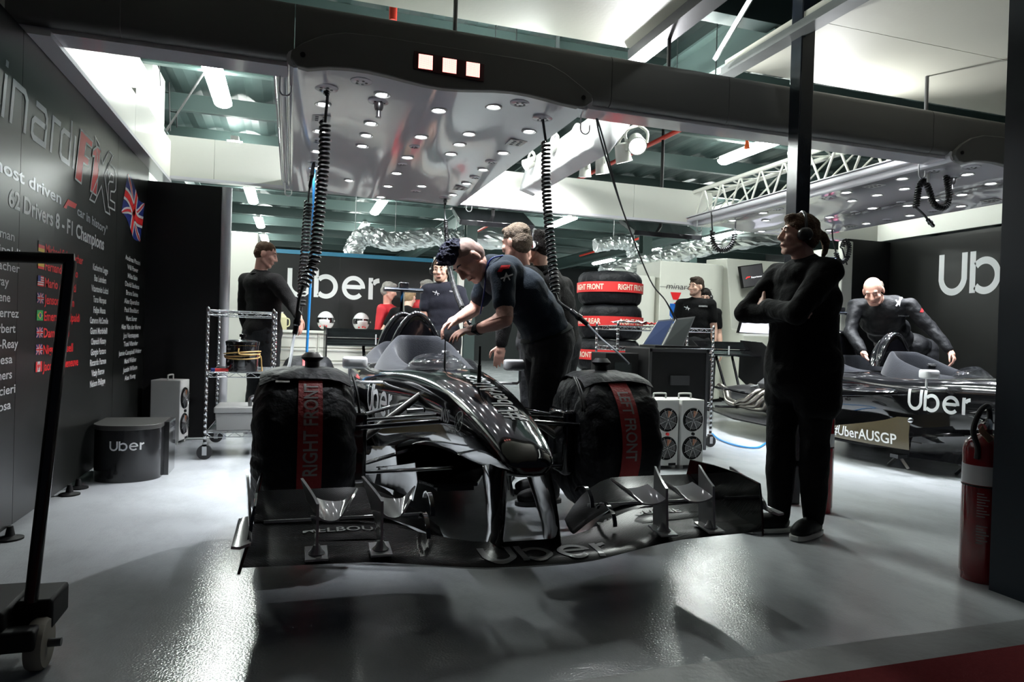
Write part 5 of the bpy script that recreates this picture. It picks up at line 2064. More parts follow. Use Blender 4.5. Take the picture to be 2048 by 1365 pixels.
    if hem:
        mb.sph(J['pelvis'] + Vector((0, 0, .02)), (.19 * k * heavy, .15 * k * heavy, .15 * k), 20, 12, R)
        if hem > .1:
            cap(mb, J['chest'], .165 * k, J['pelvis'] - Vector((0, 0, .04)), .205 * k, 20)
        for s in 'RL':
            cap(mb, J['hip' + s] + Vector((0, 0, .03)), .11 * k * heavy, J['hip' + s] - Vector((0, 0, hem)), .108 * k * heavy)
    else:
        mb.sph(J['waist'].lerp(J['pelvis'], .75), (.178 * k * heavy, .130 * k * heavy, .085 * k), 20, 12, R)
    for s in 'RL':
        a, b, c = J['sh' + s], J['el' + s], J['wr' + s]
        if sleeves == 'long':
            cap(mb, a, .078 * k, b, .062 * k)
            cap(mb, b, .062 * k, c - (c - b).normalized() * .02, .046 * k)
        elif sleeves == 'short':
            cap(mb, a, .076 * k, a.lerp(b, .62), .066 * k)
    blob('jacket' if sleeves == 'long' else 'shirt', top, t, mb, voxel * 1.25, 14, .012 if hem > .1 or top is M_shell else .007, 9)
    mb = MB()
    ctr = J['neck'] - spine * .02
    mb.tube([ctr + (lat * math.cos(a) * .078 + fw * math.sin(a) * .075) * k + spine * (.012 + .014 * -math.sin(a)) * k for a in [2 * PI * i / 20 for i in range(20)]], .016 * k, 8, closed=True)
    mb.build('collar', top, t, smooth=180)
    mb = MB()
    hipz(mb, .022)
    blob('trousers', bottom, t, mb, voxel * 1.4, 4, .008, 8)
    for s in 'RL':
        a, b = J['an' + s], J['to' + s]
        d = (b - a)
        d.z = 0
        d.normalize()
        q = Vector((-d.y, d.x, 0))
        Rf = basis(d, q, Vector((0, 0, 1)))
        z0 = a.z - .085 * k
        mb = MB()
        mid = Vector((a.x, a.y, z0)) + d * .075 * k
        mb.sph(mid + Vector((0, 0, .05 * k)), (.145 * k, .050 * k, .052 * k), 16, 10, Rf)
        mb.sph(Vector((a.x, a.y, z0 + .055 * k)), (.055 * k, .046 * k, .065 * k), 14, 10, Rf)
        mb.sph(mid + d * .06 * k + Vector((0, 0, .042 * k)), (.08 * k, .052 * k, .04 * k), 14, 10, Rf)
        sh_ = blob('shoe', shoes, t, mb, .009, 3)
        m2 = MB()
        pts = []
        for i in range(20):
            an = 2 * PI * i / 20
            pts.append(mid + d * .15 * k * math.cos(an) + q * .052 * k * math.copysign(abs(math.sin(an)) ** .7, math.sin(an)))
        m2.loft([[Vector((p.x, p.y, z0 + zz)) for p in pts] for zz in (.002, .026)])
        m2.build('sole', sole or M_rubber, sh_, smooth=40)
    if headset:
        mb = MB()
        for s in (-1, 1):
            c = hp(.083 * s, -.008, -.005)
            ax = H @ Vector((s, 0, 0))
            mb.lathe([(.040 * fs, -.012), (.043 * fs, .0), (.040 * fs, .018), (.028 * fs, .030), (0, .032)], c, ax, 20)
        arcp = [hp(.092 * math.cos(a), -.01, -.005 + .145 * math.sin(a)) for a in [PI * i / 14 for i in range(15)]]
        mb.tube(arcp, .009 * fs, 8, flat=1.0)
        hs_ = mb.build('headset', headset, t, smooth=60)
    if marks:
        marks(t, J, hp, R)
    t['_h'] = 1
    return t, body, hp, H


def chest_mark(t, J, R, u, v, fn, m, name, depth=.5):
    """print a small emblem on the shirt front"""
    sh = [c for c in t.children if c.name.split('.')[0] in ('shirt', 'jacket')][0]
    q = fn()
    c = J['chest']
    put(q, lambda a, b: c + R @ Vector((u + a, depth, v + b)))
    d = -(R @ Vector((0, 1 if depth > 0 else -1, 0)))
    decal(split_long(q, .02), mb_of(sh), d, .003).build(name, m, sh, smooth=0)


def star_mark(sz):
    def f():
        q = MB()
        ribbon(q, [(-sz, -.2 * sz), (-.2 * sz, .1 * sz), (sz, .5 * sz)], sz * .22)
        ribbon(q, [(-.6 * sz, -.7 * sz), (-.1 * sz, .6 * sz), (.3 * sz, -.5 * sz)], sz * .2)
        return q
    return f


def bar_mark(w, h):
    def f():
        q = text_mb('EXPERIENCES', h * 1.3, w / (h * 1.3 * 7.6), .02)
        x0 = min(p.x for p in q.v)
        for p in q.v:
            p.x -= x0
        return q
    return f


H_brown = hairmat('brown_hair', (0.10, 0.055, 0.03))
H_greybr = hairmat('greying_brown_hair', (0.20, 0.15, 0.11))
H_dark = hairmat('dark_hair', (0.018, 0.014, 0.013))
H_blueblk = hairmat('blue_black_hair', (0.016, 0.018, 0.04))
H_grey = hairmat('grey_hair', (0.38, 0.36, 0.33))
H_blond = hairmat('brown_blond_hair', (0.13, 0.075, 0.045))
M_muff = mat('black_ear_defender', (0.012, 0.012, 0.013), 0.35, coat=0.3)

# --- woman with the headset, nearest the camera
J = stand(2.56, 3.0, 178, 1.72)
J['head'] = Vector((2.535, 3.0, 1.575))
J['hf'] = Vector((-.93, .32, .06))
J['neck'] = Vector((2.60, 3.0, 1.42))
J['chest'] = Vector((2.59, 3.0, 1.22))
J['waist'] = Vector((2.58, 3.0, 1.02))
J['pelvis'] = Vector((2.59, 2.99, .90))
J['shL'] = Vector((2.58, 2.83, 1.375))
J['shR'] = Vector((2.57, 3.19, 1.375))
J['elL'] = Vector((2.365, 2.80, 1.15))
J['elR'] = Vector((2.36, 3.18, 1.16))
J['wrL'] = Vector((2.39, 3.06, 1.20))
J['wrR'] = Vector((2.42, 2.93, 1.15))
J['leg'] = .86
J['hipL'] = Vector((2.60, 2.90, .87))
J['hipR'] = Vector((2.58, 3.09, .87))
J['knL'] = Vector((2.60, 2.90, .48))
J['knR'] = Vector((2.52, 3.06, .48))
J['anL'] = Vector((2.635, 2.93, .085))
J['anR'] = Vector((2.49, 3.02, .085))
J['toL'] = J['anL'] + Vector((-.14, -.06, 0))
J['toR'] = J['anR'] + Vector((-.17, .02, 0))
person('person in silhouette wearing ear defenders and a ponytail, arms folded, in black jacket and trousers', J, M_cloth_blk, M_cloth_blk, H_blond, 'ponytail', female=True, headset=M_muff, voxel=.0075, curl=(1.2, 1.2), hem=.16, heavy=1.2, sole=M_sole, hd=(Vector((.3, -.5, .1)), Vector((.25, .9, .1))), palm=(Vector((1, 0, 0)), Vector((1, 0, 0))))

# --- bending mechanic in the polo shirt
J = stand(1.52, 3.95, 180, 1.80)
hp_ = Vector((1.50, 3.95, .97))
J['pelvis'] = hp_
J['waist'] = Vector((1.45, 3.95, 1.10))
J['chest'] = Vector((1.32, 3.94, 1.26))
J['neck'] = Vector((1.12, 3.93, 1.41))
J['head'] = Vector((.975, 3.92, 1.435))
J['hs'] = 1.06
J['hf'] = Vector((-.52, -.28, -.80))
J['shL'] = at(1006, 548, 'y', 3.74)
J['shR'] = Vector((1.17, 4.12, 1.36))
J['elL'] = at(1010, 640, 'y', 3.66)
J['wrL'] = at(953, 660, 'y', 3.83)
J['elR'] = Vector((1.09, 4.18, 1.16))
J['wrR'] = Vector((.955, 4.08, 1.09))
J['hipL'] = Vector((1.50, 3.86, .93))
J['hipR'] = Vector((1.50, 4.04, .93))
J['knL'] = Vector((1.43, 3.84, .50))
J['knR'] = Vector((1.52, 4.06, .50))
J['anL'] = Vector((1.50, 3.84, .085))
J['anR'] = Vector((1.58, 4.08, .085))
J['toL'] = J['anL'] + Vector((-.17, -.02, 0))
J['toR'] = J['anR'] + Vector((-.17, .02, 0))
t, body, hp, H = person('person with spiky hair bending over the front car in a dark polo shirt, arm tattooed', J, M_polo, M_trous, H_blueblk, 'spiky', M_skin2, 'short', .007, hd=(Vector((-.55, -.1, -.3)), Vector((-.9, .0, -.12))), palm=(Vector((.1, -.2, -1)), Vector((0, .2, -1))), curl=(1.0, .8), up=(-.8, 0, .55), heavy=1.14, face='closed')
# tattoo sleeve, watch, cap of short grey sides, lanyard, belt
mt = mat('inked_skin', (0.50, 0.29, 0.23), 0.5, var=0.5, nscale=45)
nt = mt.node_tree
bm_ = mb_of(body)
a, b = J['shL'].lerp(J['elL'], .60), J['elL']
q = MB()
q.loft([ring_on(bm_, a.lerp(b, f), (b - a), .004, .12) for f in (0, .2, .4, .6, .8, .95)], caps=False)
q.build('tattoo', mt, body, smooth=180, label='grey tattoo on the upper arm')
q = MB()
d = (J['wrL'] - J['elL']).normalized()
c = J['elL'].lerp(J['wrL'], .93)
q.loft([ring_on(bm_, c + d * f, d, e_, .1) for f, e_ in ((-.011, .002), (-.01, .006), (.01, .006), (.011, .002))], caps=False)
q.build('wristwatch', M_black, t, smooth=40)
tr = mb_of([c_ for c_ in t.children if c_.name.startswith('trousers')][0])
q = MB()
ax = (J['waist'] - J['pelvis']).normalized()
c = J['pelvis'].lerp(J['waist'], .42)
q.loft([ring_on(tr, c + ax * f, ax, e_, .5, 40) for f, e_ in ((-.018, .002), (-.016, .007), (.016, .007), (.018, .002))], caps=False)
q.build('belt', mat('green_grey_belt', (0.006, 0.008, 0.007), .8, spec=.1), t, smooth=60)
q = MB()
q.tube(smooth_path([J['neck'] + Vector((.05, -.07, .06)), J['neck'] + Vector((-.03, -.09, .03)), J['neck'] + Vector((-.05, -.06, -.05)), Vector((1.06, 3.86, 1.25)), Vector((1.05, 3.9, 1.12))], 5), .005, 6)
q.build('lanyard', M_blue, t, smooth=180)
sh = [c_ for c_ in t.children if c_.name.startswith('shirt')][0]
q = MB()
mtx = mb_of(sh)


def on_sleeve(poly, m_, nm):
    g = MB()
    g.prism(poly, lambda u, v, w: (u, 3.0, v), .0)
    g.f = [g.f[1]]
    g.mi = [0]
    decal(split_long(g, .015), mtx, (0, 1, 0), .003).build(nm, m_, sh, smooth=0)


on_sleeve([(1.085, 1.355), (1.105, 1.355), (1.115, 1.37), (1.145, 1.375), (1.155, 1.395), (1.105, 1.39)], M_red, 'sleeve_logo')
g = MB()
ribbon(g, [(1.10, 1.315), (1.135, 1.33), (1.17, 1.345)], .008)
ribbon(g, [(1.115, 1.30), (1.13, 1.345), (1.15, 1.31)], .008)
put(g, lambda u, v: (u, 3.0, v))
decal(split_long(g, .015), mtx, (0, 1, 0), .003).build('sleeve_logo', M_letter, sh, smooth=0)
tl = thing('marker_pen', Vector((.925, 3.85, .985)), 'thin yellow pen held in the bending person\'s near hand', 'pen')
MB().cyl((.895, 3.83, .975), (1.0, 3.86, 1.035), .006, n=8).build('barrel', M_yellow, tl)

# --- man in the fleece, back turned
J = stand(1.80, 4.98, 150, 1.80)
for q_, dx in (('waist', -.02), ('chest', -.05), ('neck', -.13), ('shL', -.06), ('shR', -.06)):
    J[q_] = J[q_] + Vector((dx, -.03, 0))
J['hf'] = Vector((-.55, .8, -.22))
J['head'] = Vector((1.59, 4.93, 1.70))
J['hs'] = 1.1
J['wrL'] = Vector((1.44, 4.74, .93))
J['elL'] = Vector((1.47, 4.72, 1.17))
t, body, hp, H = person('person with greying hair in a charcoal fleece, back turned, behind the bending mechanic', J, M_fleece, M_trous, H_greybr, 'short', M_skin2, 'long', .0075, face=False, heavy=1.1)
# --- man with the headset beside him
J = stand(2.12, 5.22, 140, 1.77)
for q_, dx in (('waist', -.04), ('chest', -.08), ('neck', -.16), ('shL', -.1), ('shR', -.1), ('elL', -.08), ('elR', -.08), ('wrL', -.06), ('wrR', -.06)):
    J[q_] = J[q_] + Vector((dx, -.08, 0))
J['head'] = Vector((1.80, 5.05, 1.70))
J['neck'] = Vector((1.84, 5.05, 1.51))
J['hf'] = Vector((-.75, .62, -.2))
t, body, hp, H = person('person in a black jacket with a badge on the ear defenders, beside the tyre stack', J, M_fleece, M_trous, H_dark, 'short', None, 'long', .008, headset=M_muff, face=False)
for s in (-1, 1):
    c = hp(.116 * s, -.008, -.005)
    ax = H @ Vector((s, 0, 0))
    q = MB()
    q.lathe([(.026, 0), (0, .002)], c, ax, 20)
    q.build('badge', M_letter, t)
    u, w_ = frame(ax)
    q = MB()
    q.cyl(c + ax * .002 - w_ * .018, c + ax * .002 + w_ * .018, .004, n=6)
    q.build('badge', M_red, t)

# --- mechanic behind the cockpit, facing us
J = stand(1.535, 7.22, 262, 1.84)
J['head'] = Vector((1.49, 7.2, 1.675))
J['hs'] = 1.03
J['hf'] = Vector((-.42, -.88, -.10))
J['neck'] = Vector((1.52, 7.22, 1.50))
J['shR'] = Vector((1.36, 7.22, 1.45))
J['shL'] = Vector((1.70, 7.22, 1.45))
J['elR'] = Vector((1.33, 7.22, 1.17))
J['wrR'] = Vector((1.34, 7.14, .92))
J['elL'] = J['shL'] + Vector((.09, -.08, -.26))
J['wrL'] = Vector((1.74, 6.94, 1.14))
t, body, hp, H = person('person in a dark grey polo shirt and ear defenders standing behind the cockpit', J, M_polo2, M_trous, H_brown, 'cropped', None, 'short', .0085, headset=M_muff, stubble=mat('stubble', (0.33, 0.19, 0.13), 0.7))
spine = (J['neck'] - J['pelvis']).normalized()
RR = basis(J['r'], J['f'], Vector((0, 0, 1)))
chest_mark(t, J, RR, .09, .10, star_mark(.035), M_letter, 'chest_logo')
chest_mark(t, J, RR, -.15, .12, bar_mark(.13, .014), M_letter, 'chest_logo')

# --- man at left in the dark jacket holding the cable
J = stand(-.27, 6.92, 40, 1.80)
J['head'] = Vector((-.255, 6.9, 1.70))
J['hf'] = Vector((.88, -.15, -.28))
J['neck'] = Vector((-.31, 6.92, 1.505))
J['shR'] = Vector((-.16, 6.78, 1.44))
J['shL'] = Vector((-.43, 7.04, 1.45))
J['elR'] = Vector((.0, 6.68, 1.22))
J['wrR'] = Vector((.055, 6.52, 1.12))
t, body, hp, H = person('person in a black zip jacket at left, looking right and reaching toward the coiled cables', J, M_fleece, M_trous, H_brown, 'cropped', M_skin2, 'long', .008, hd=(Vector((.1, -.25, -.9)), None), hem=.05, heavy=1.06)

# --- bald man over the right car
J = stand(6.24, 5.50, 195, 1.80)
J['pelvis'] = Vector((6.20, 5.52, .95))
J['waist'] = Vector((5.84, 5.47, 1.08))
J['chest'] = Vector((5.62, 5.40, 1.26))
J['neck'] = Vector((5.52, 5.34, 1.43))
J['head'] = Vector((5.37, 5.28, 1.54))
J['hf'] = Vector((-.62, -.48, -.55))
J['hs'] = 1.1
J['f'] = Vector((-.85, -.5, 0))
J['shR'] = Vector((5.40, 5.52, 1.40))
J['shL'] = Vector((5.72, 5.18, 1.40))
J['elR'] = Vector((5.27, 5.45, 1.13))
J['wrR'] = Vector((5.24, 5.25, .94))
J['elL'] = Vector((5.83, 5.02, 1.17))
J['wrL'] = Vector((5.87, 4.86, .98))
J['hipL'] = Vector((6.23, 5.43, .92))
J['hipR'] = Vector((6.20, 5.61, .92))
t, body, hp, H = person('bald person in a black team jacket leaning over the cockpit of the right car', J, M_shell, M_trous, hairmat('cropped_grey_hair', (0.22, 0.18, 0.15)), 'bald', M_skin2, 'long', .008, up=(-.3, -.1, .8), heavy=1.15, face='closed', hd=(Vector((-.1, -.5, -.5)), Vector((.1, -.4, -.7))), curl=(.5, 1.5))
jk = [c_ for c_ in t.children if c_.name.startswith('jacket')][0]
jt = mb_of(jk)
dv = Vector((5.7, 5.3, 1.3)) - CAMP
dv = Vector((-.55, -.83, 0))
g = MB()
ribbon(g, [(-.03, -.04), (0, .01), (.035, .05)], .014)
ribbon(g, [(-.03, .02), (0, -.03), (.01, .05)], .012)
sd = Vector((.83, -.55, 0))
put(g, lambda u, v: Vector((5.60, 5.2, 1.435)) + sd * u + Vector((0, 0, v)))
decal(split_long(g, .015), jt, -dv, .003).build('shoulder_logo', M_letter, jk, smooth=0)
g = MB()
g.prism([(-.03, -.02), (0, -.02), (.01, 0), (.045, .005), (.055, .025), (-.01, .02)], lambda u, v, w: Vector((5.78, 5.1, 1.36)) + sd * u + Vector((0, 0, v)), 0)
g.f, g.mi = [g.f[1]], [0]
decal(split_long(g, .015), jt, -dv, .003).build('sleeve_logo', M_red, jk, smooth=0)
g = bar_mark(.13, .014)()
put(g, lambda u, v: Vector((5.50, 5.05, 1.30)) + sd * u + Vector((0, 0, v)))
decal(split_long(g, .015), jt, -dv, .003).build('chest_logo', M_letter, jk, smooth=0)

# --- mechanic by the white cabinets at right
J = stand(5.17, 8.05, 232, 1.86)
J['hf'] = Vector((-.93, -.30, -.05))
t, body, hp, H = person('person with dark hair and beard in a black polo shirt behind the laptop rack', J, M_cloth_blk, M_trous, hairmat('dark_brown_hair', (0.035, 0.022, 0.016)), 'short', None, 'short', .009, stubble=mat('dark_stubble', (0.16, 0.085, 0.06), 0.7))
RR = basis(J['r'], J['f'], Vector((0, 0, 1)))
chest_mark(t, J, RR, .10, .10, star_mark(.04), M_letter, 'chest_logo')
chest_mark(t, J, RR, -.16, .12, bar_mark(.14, .02), M_letter, 'chest_logo')
J = stand(5.70, 8.65, 250, 1.76)
J['hf'] = Vector((-.5, -.8, -.3))
person('person with dark hair and cap brim half hidden behind the bearded mechanic', J, M_cloth_blk, M_trous, H_dark, 'short', None, 'short', .01, headset=M_muff)

# --- people at the back counter
J = stand(1.17, 8.98, 330, 1.60)
J['hf'] = Vector((.95, -.25, -.25))
J['head'] = Vector((1.18, 8.93, 1.53))
person('grey-haired person in a red jacket at the back counter, looking right', J, M_redj, M_trous, H_grey, 'short', M_skin2, 'long', .01)
J = stand(1.25, 8.40, 60, 1.55, lean=.45)
J['hf'] = Vector((.6, .7, -.35))
J['elL'] = J['shL'] + Vector((-.14, .02, -.24))
J['wrL'] = J['elL'] + Vector((-.02, .10, -.22))
person('person in a black T-shirt leaning forward in front of the red jacket, back turned', J, M_cloth_blk, M_trous, hairmat('fair_hair', (0.35, 0.24, 0.14)), 'short', None, 'short', .01, face=False)
J = stand(1.69, 9.02, 250, 1.70)
J['hf'] = Vector((-.8, -.5, -.2))
person('grey-haired person in a red jacket half hidden behind the camera mast', J, M_redj, M_trous, H_grey, 'short', M_skin2, 'long', .01)
J = stand(1.74, 8.55, 160, 1.60)
J['hf'] = Vector((-.8, .5, -.2))
person('person with a dark hair bun in a black top behind the middle mechanic', J, M_cloth_blk, M_trous, H_dark, 'bun', None, 'long', .01, face=False, female=True)

# ------------------------------------------------------------------ divider wall and counter at the back
pa, pb = at(540, 512, 'y', 10.0), at(866, 525, 'y', 10.0)
o = MB()
o.bx(-.55, .62, 10.0, 10.05, 0, 2.045)
o.bx(.624, pb.x, 10.0, 10.05, 0, 2.045)
WD = struct(o.build('wall_divider', mat('charcoal_divider', (0.014, 0.0145, 0.015), 0.5, var=0.1, nscale=2, spec=.3), smooth=0))
q = ride_logo()
a, b = at(574, 592, 'y', 9.99), at(731, 594, 'y', 9.99)
k = (at(574, 536, 'y', 9.99).z - a.z)
put(q, lambda u, v: (a.x + (b.x - a.x) * u / 2.92, 9.997, a.z + .0 + v * k))
q.build('lettering', M_letter, WD, smooth=0, label='white wordmark on the divider')
MB().bx(-.55, pb.x, 9.99, 10.06, 2.045, 2.10).build('top_trim', mat('blue_trim', (0.05, 0.22, 0.36), 0.4), WD, label='blue strip on top')
t = thing('white_door_surround', (2.0, 9.9, 0), 'white door frame standing at the right end of the dark divider', 'frame')
m = MB()
m.bx(pb.x + .01, pb.x + .09, 9.9, 10.0, 0, 2.12)
m.bx(pb.x + .28, pb.x + .36, 9.5, 9.6, 0, 2.3)
m.build('upright', M_white, t)
m = MB()
m.tube([(pb.x + .05, 9.95, 2.05), (pb.x + .32, 9.55, 2.22)], .03, 4)
m.build('rail', M_white, t)
p0, p1 = at(470, 463, 'y', 8.3), at(516, 640, 'y', 8.3)
t = thing('white_cabinet', (p0.x + .2, 8.5, 0), 'tall white cabinet behind the person in the zip jacket at left', 'cabinet')
MB().bx(-.86, p1.x - .02, 8.3, 8.9, .05, p0.z).build('body', M_white, t, bevel=.01, smooth=0)
MB().bx(-.84, p1.x - .04, 8.32, 8.88, 0, .05).build('plinth', M_black, t)
MB().bx(p1.x - .07, p1.x - .05, 8.285, 8.3, .9, 1.1).build('handle', M_steel, t)
m = MB()
for x0, x1 in ((-.42, .8), (.804, 1.78)):
    m.bx(x0, x1, 9.27, 9.97, .955, .99)
t0_ = m.build('worktop', M_white, bevel=.004, smooth=0)
tag(t0_, 'long white worktop under the two white helmets', 'worktop')
for i in range(3):
    x0 = -.40 + i * .72
    t = thing('drawer_cabinet', (x0 + .36, 9.6, 0), ['white drawer cabinet nearest the coiled cables under the worktop', 'white drawer cabinet below the left helmet', 'white drawer cabinet behind the people at the right end of the worktop'][i], 'cabinet', 'white drawer cabinets under the worktop')
    MB().bx(x0 + .002, x0 + .716, 9.32, 9.93, .06, .953).build('body', M_white, t, smooth=0)
    MB().bx(x0 + .02, x0 + .70, 9.35, 9.91, 0, .06).build('plinth', M_black, t)
    for j in range(5):
        z0 = .09 + j * .17
        d = MB().bx(x0 + .02, x0 + .70, 9.298, 9.32, z0, z0 + .155).build('drawer', M_white, t, bevel=.004, smooth=0)
        MB().bx(x0 + .04, x0 + .68, 9.28, 9.30, z0 + .125, z0 + .142).build('handle', M_lightgrey, d)


def helmet(x, y, z, a, lb):
    t = thing('racing_helmet', (x, y, z), lb, 'helmet', 'racing helmets on the worktop')
    m = MB()
    n, mm = 28, 18
    R = Matrix.Rotation(a, 3, 'Z')
    vs, fs = [], []
    for i in range(mm + 1):
        th = PI * .86 * i / mm
        for k in range(n):
            ph = 2 * PI * k / n
            r = math.sin(th)
            fx = math.cos(ph)
            px_ = (.128 + (.022 if fx > 0 and th > 1.5 else 0) * fx) * r * fx
            py_ = .112 * r * math.sin(ph)
            vs.append(Vector((x, y, z)) + R @ Vector((px_, py_, .135 + .128 * math.cos(th))))
    for i in range(mm):
        for k in range(n):
            fs.append((i * n + k, (i + 1) * n + k, (i + 1) * n + (k + 1) % n, i * n + (k + 1) % n))
    fs.append(tuple(mm * n + k for k in range(n))[::-1])
    m.add(vs, fs)
    sh = m.build('shell', M_mirror, t, smooth=60)
    rows = []
    for k in range(17):
        ph = -1.25 + 2.5 * k / 16
        row = []
        for zz in (.105, .13, .155, .175):
            r = math.sqrt(max(0, 1 - ((zz - .135) / .132) ** 2))
            row.append(Vector((x, y, z)) + R @ Vector((.137 * r * math.cos(ph), .117 * r * math.sin(ph), zz)))
        rows.append(row)
    m = MB()
    m.sheet(rows, .006)
    m.build('visor', M_gblack, t, smooth=60)
    m = MB()
    for yy, zz in ((.03, .06), (.0, .065), (-.05, .058)):
        c = Vector((x, y, z)) + R @ Vector((.139, yy, zz))
        m.sph(c, (.010, .010, .012), 10, 6)
    m.build('printed_mark', M_red, sh, smooth=180)
    m = MB()
    m.tube([Vector((x, y, z)) + R @ Vector((.05 * math.cos(aa) - .01, .118 * (1 if s > 0 else -1) * .98, .135)) for s in (1,) for aa in (0, .1)], .012, 8)
    m.build('visor_pivot', M_lightgrey, t)


p = at(651, 652, 'y', 9.5)
helmet(p.x, 9.5, .99, -1.75, 'white racing helmet on the worktop nearest the coiled cables')
p = at(722, 652, 'y', 9.5)
helmet(p.x, 9.5, .99, -1.5, 'white racing helmet on the worktop next to the red jacket')
t = thing('plastic_jug', (at(562, 660, 'y', 9.4).x, 9.4, .99), 'pale yellow plastic jug on the worktop beside the left helmet', 'jug')
c = at(562, 660, 'y', 9.4).x
m = MB()
m.loft([[(c + sx * wx, 9.4 + sy * wx, z) for sx, sy in ((-1, -1), (1, -1), (1, 1), (-1, 1))] for z, wx in ((.99, .07), (1.15, .07), (1.18, .045), (1.20, .03))])
m.build('body', mat('pale_yellow_plastic', (0.75, 0.72, 0.45), 0.4), t, bevel=.008)
MB().cyl((c, 9.4, 1.19), (c, 9.4, 1.22), .025, n=14).build('lid', M_white, t)
MB().tube(smooth_path([(c + .07, 9.35, 1.14), (c + .1, 9.35, 1.12), (c + .1, 9.35, 1.05), (c + .07, 9.35, 1.03)], 4), .008, 8).build('handle', MATS['pale_yellow_plastic'], t)

# ------------------------------------------------------------------ tyres in their covers, stacked


def tyre(x, y, z, R, h, word, lb, seed, rot=0.0):
    t = thing('covered_tyre', (x, y, z), lb, 'tyre', 'covered tyres in the stack')
    m = MB()
    n = 72
    secs = []
    for k in range(n + 1):
        th = 2 * PI * (k % n) / n
        row = [(x, y, z + .03), (x + R * .35 * math.cos(th), y + R * .35 * math.sin(th), z + .01)]
        for i in range(15):
            a = -1 + 2 * i / 14
            r = R * (1 - .16 * abs(a) ** 5) + .010 * noise.noise(Vector((math.cos(th) * 5, math.sin(th) * 5, a * 2 + seed))) * (.4 + abs(a))
            zz = z + h / 2 + a * h / 2 * .99 + .012 * noise.noise(Vector((math.cos(th) * 2, math.sin(th) * 2, a + seed * 3))) * abs(a)
            row.append((x + r * math.cos(th), y + r * math.sin(th), zz))
        row += [(x + R * .35 * math.cos(th), y + R * .35 * math.sin(th), z + h - .01), (x, y, z + h - .03)]
        secs.append(row)
    m.loft(secs, closed=False)
    c = m.build('tyre_cover', M_quilt, t, smooth=180)
    m = MB()
    bw = .052
    m.sheet([[(x + (R + .012) * math.cos(a), y + (R + .012) * math.sin(a), z + h * .52 + g * bw) for g in (-1, 0, 1)] for a in [2 * PI * i / 60 for i in range(61)]], .004)
    b = m.build('red_band', mat('bright_red_webbing', (0.55, 0.02, 0.02), 0.55, var=0.1), c, smooth=60)
    g = MB()
    for r0 in (0, 1.5, -1.5, 3.0):
        q = text_mb(word, .078, .72, .025, 'CENTER')
        q = split_long(q, .03)
        put(q, lambda u, v: (x + (R + .0165) * math.cos(rot + r0 + u / R), y + (R + .0165) * math.sin(rot + r0 + u / R), z + h * .52 - .027 + v))
        join(g, q)
    g.build('lettering', mat('cream_print', (0.7, 0.62, 0.5), 0.6), b, smooth=0)


tx, ty = 3.20, 6.62
zz = 0.0
for i, (h, w_, lb) in enumerate(((.33, 'LEFT FRONT', 'covered tyre at the bottom of the stack'), (.33, 'RIGHT FRONT', 'covered tyre second from the bottom of the stack'), (.33, 'LEFT FRONT', 'covered tyre in the middle of the stack, low red band'), (.36, 'RIGHT REAR', 'covered tyre second from the top of the stack with rear lettering'), (.345, 'RIGHT FRONT', 'topmost covered tyre of the stack with two visible front letterings'))):
    tyre(tx + .012 * (i % 2), ty, zz, .335, h - .004, w_, lb, i * 3.7, -1.95 + .62 + (.02 * i) + (-.2 if i == 2 else 0))
    zz += h

# ------------------------------------------------------------------ chrome wire racks


def rack(x0, x1, y0, y1, top, shelves, lb, castor=.055):
    t = thing('wire_rack', ((x0 + x1) / 2, (y0 + y1) / 2, 0), lb, 'rack')
    for x in (x0, x1):
        for y in (y0, y1):
            m = MB()
            pts = [(.0125, .10)]
            n = int((top - .10) / .045)
            for i in range(n):
                z = .10 + i * .045
                pts += [(.0125, z + .002), (.0105, z + .004), (.0105, z + .010), (.0125, z + .012)]
            pts += [(.0125, top), (.006, top + .012), (0, top + .012)]
            m.lathe(pts, (x, y, 0), 'z', 14)
            po = m.build('post', M_chrome, t, smooth=50)
            m = MB()
            m.bx(x - .016, x + .016, y - .022, y - .016, castor * .6, .115)
            m.bx(x - .016, x + .016, y + .016, y + .022, castor * .6, .115)
            m.bx(x - .016, x + .016, y - .022, y + .022, .10, .118)
            m.build('castor_fork', M_steel, po)
            m = MB()
            m.lathe([(castor * .55, -.014), (castor, -.014), (castor, .014), (castor * .55, .014)], (x, y, castor), 'y', 24)
            m.lathe([(castor * .5, -.008), (castor * .5, .008)], (x, y, castor), 'y', 16)
            m.build('castor_wheel', M_rubber, po)
    for z in shelves:
        m = MB()
        for (a, b) in (((x0, y0), (x1, y0)), ((x0, y1), (x1, y1)), ((x0, y0), (x0, y1)), ((x1, y0), (x1, y1))):
            a_, b_ = Vector((*a, z)), Vector((*b, z))
            m.cyl(a_, b_, .004, n=6)
            m.cyl(a_ - Vector((0, 0, .035)), b_ - Vector((0, 0, .035)), .004, n=6)
            L = (b_ - a_).length
            n = max(4, int(L / .05))
            pts = [a_.lerp(b_, i / n) - Vector((0, 0, .035 if i % 2 else 0)) for i in range(n + 1)]
            m.tube(pts, .003, 6)
        n = int((y1 - y0) / .022)
        for i in range(1, n):
            y = y0 + (y1 - y0) * i / n
            m.cyl((x0, y, z), (x1, y, z), .002, n=5, caps=False)
        for f in (.33, .66):
            m.cyl((x0 + (x1 - x0) * f, y0, z - .004), (x0 + (x1 - x0) * f, y1, z - .004), .004, n=6)
        m.build('wire_shelf', M_chrome, t, smooth=60)
    return t


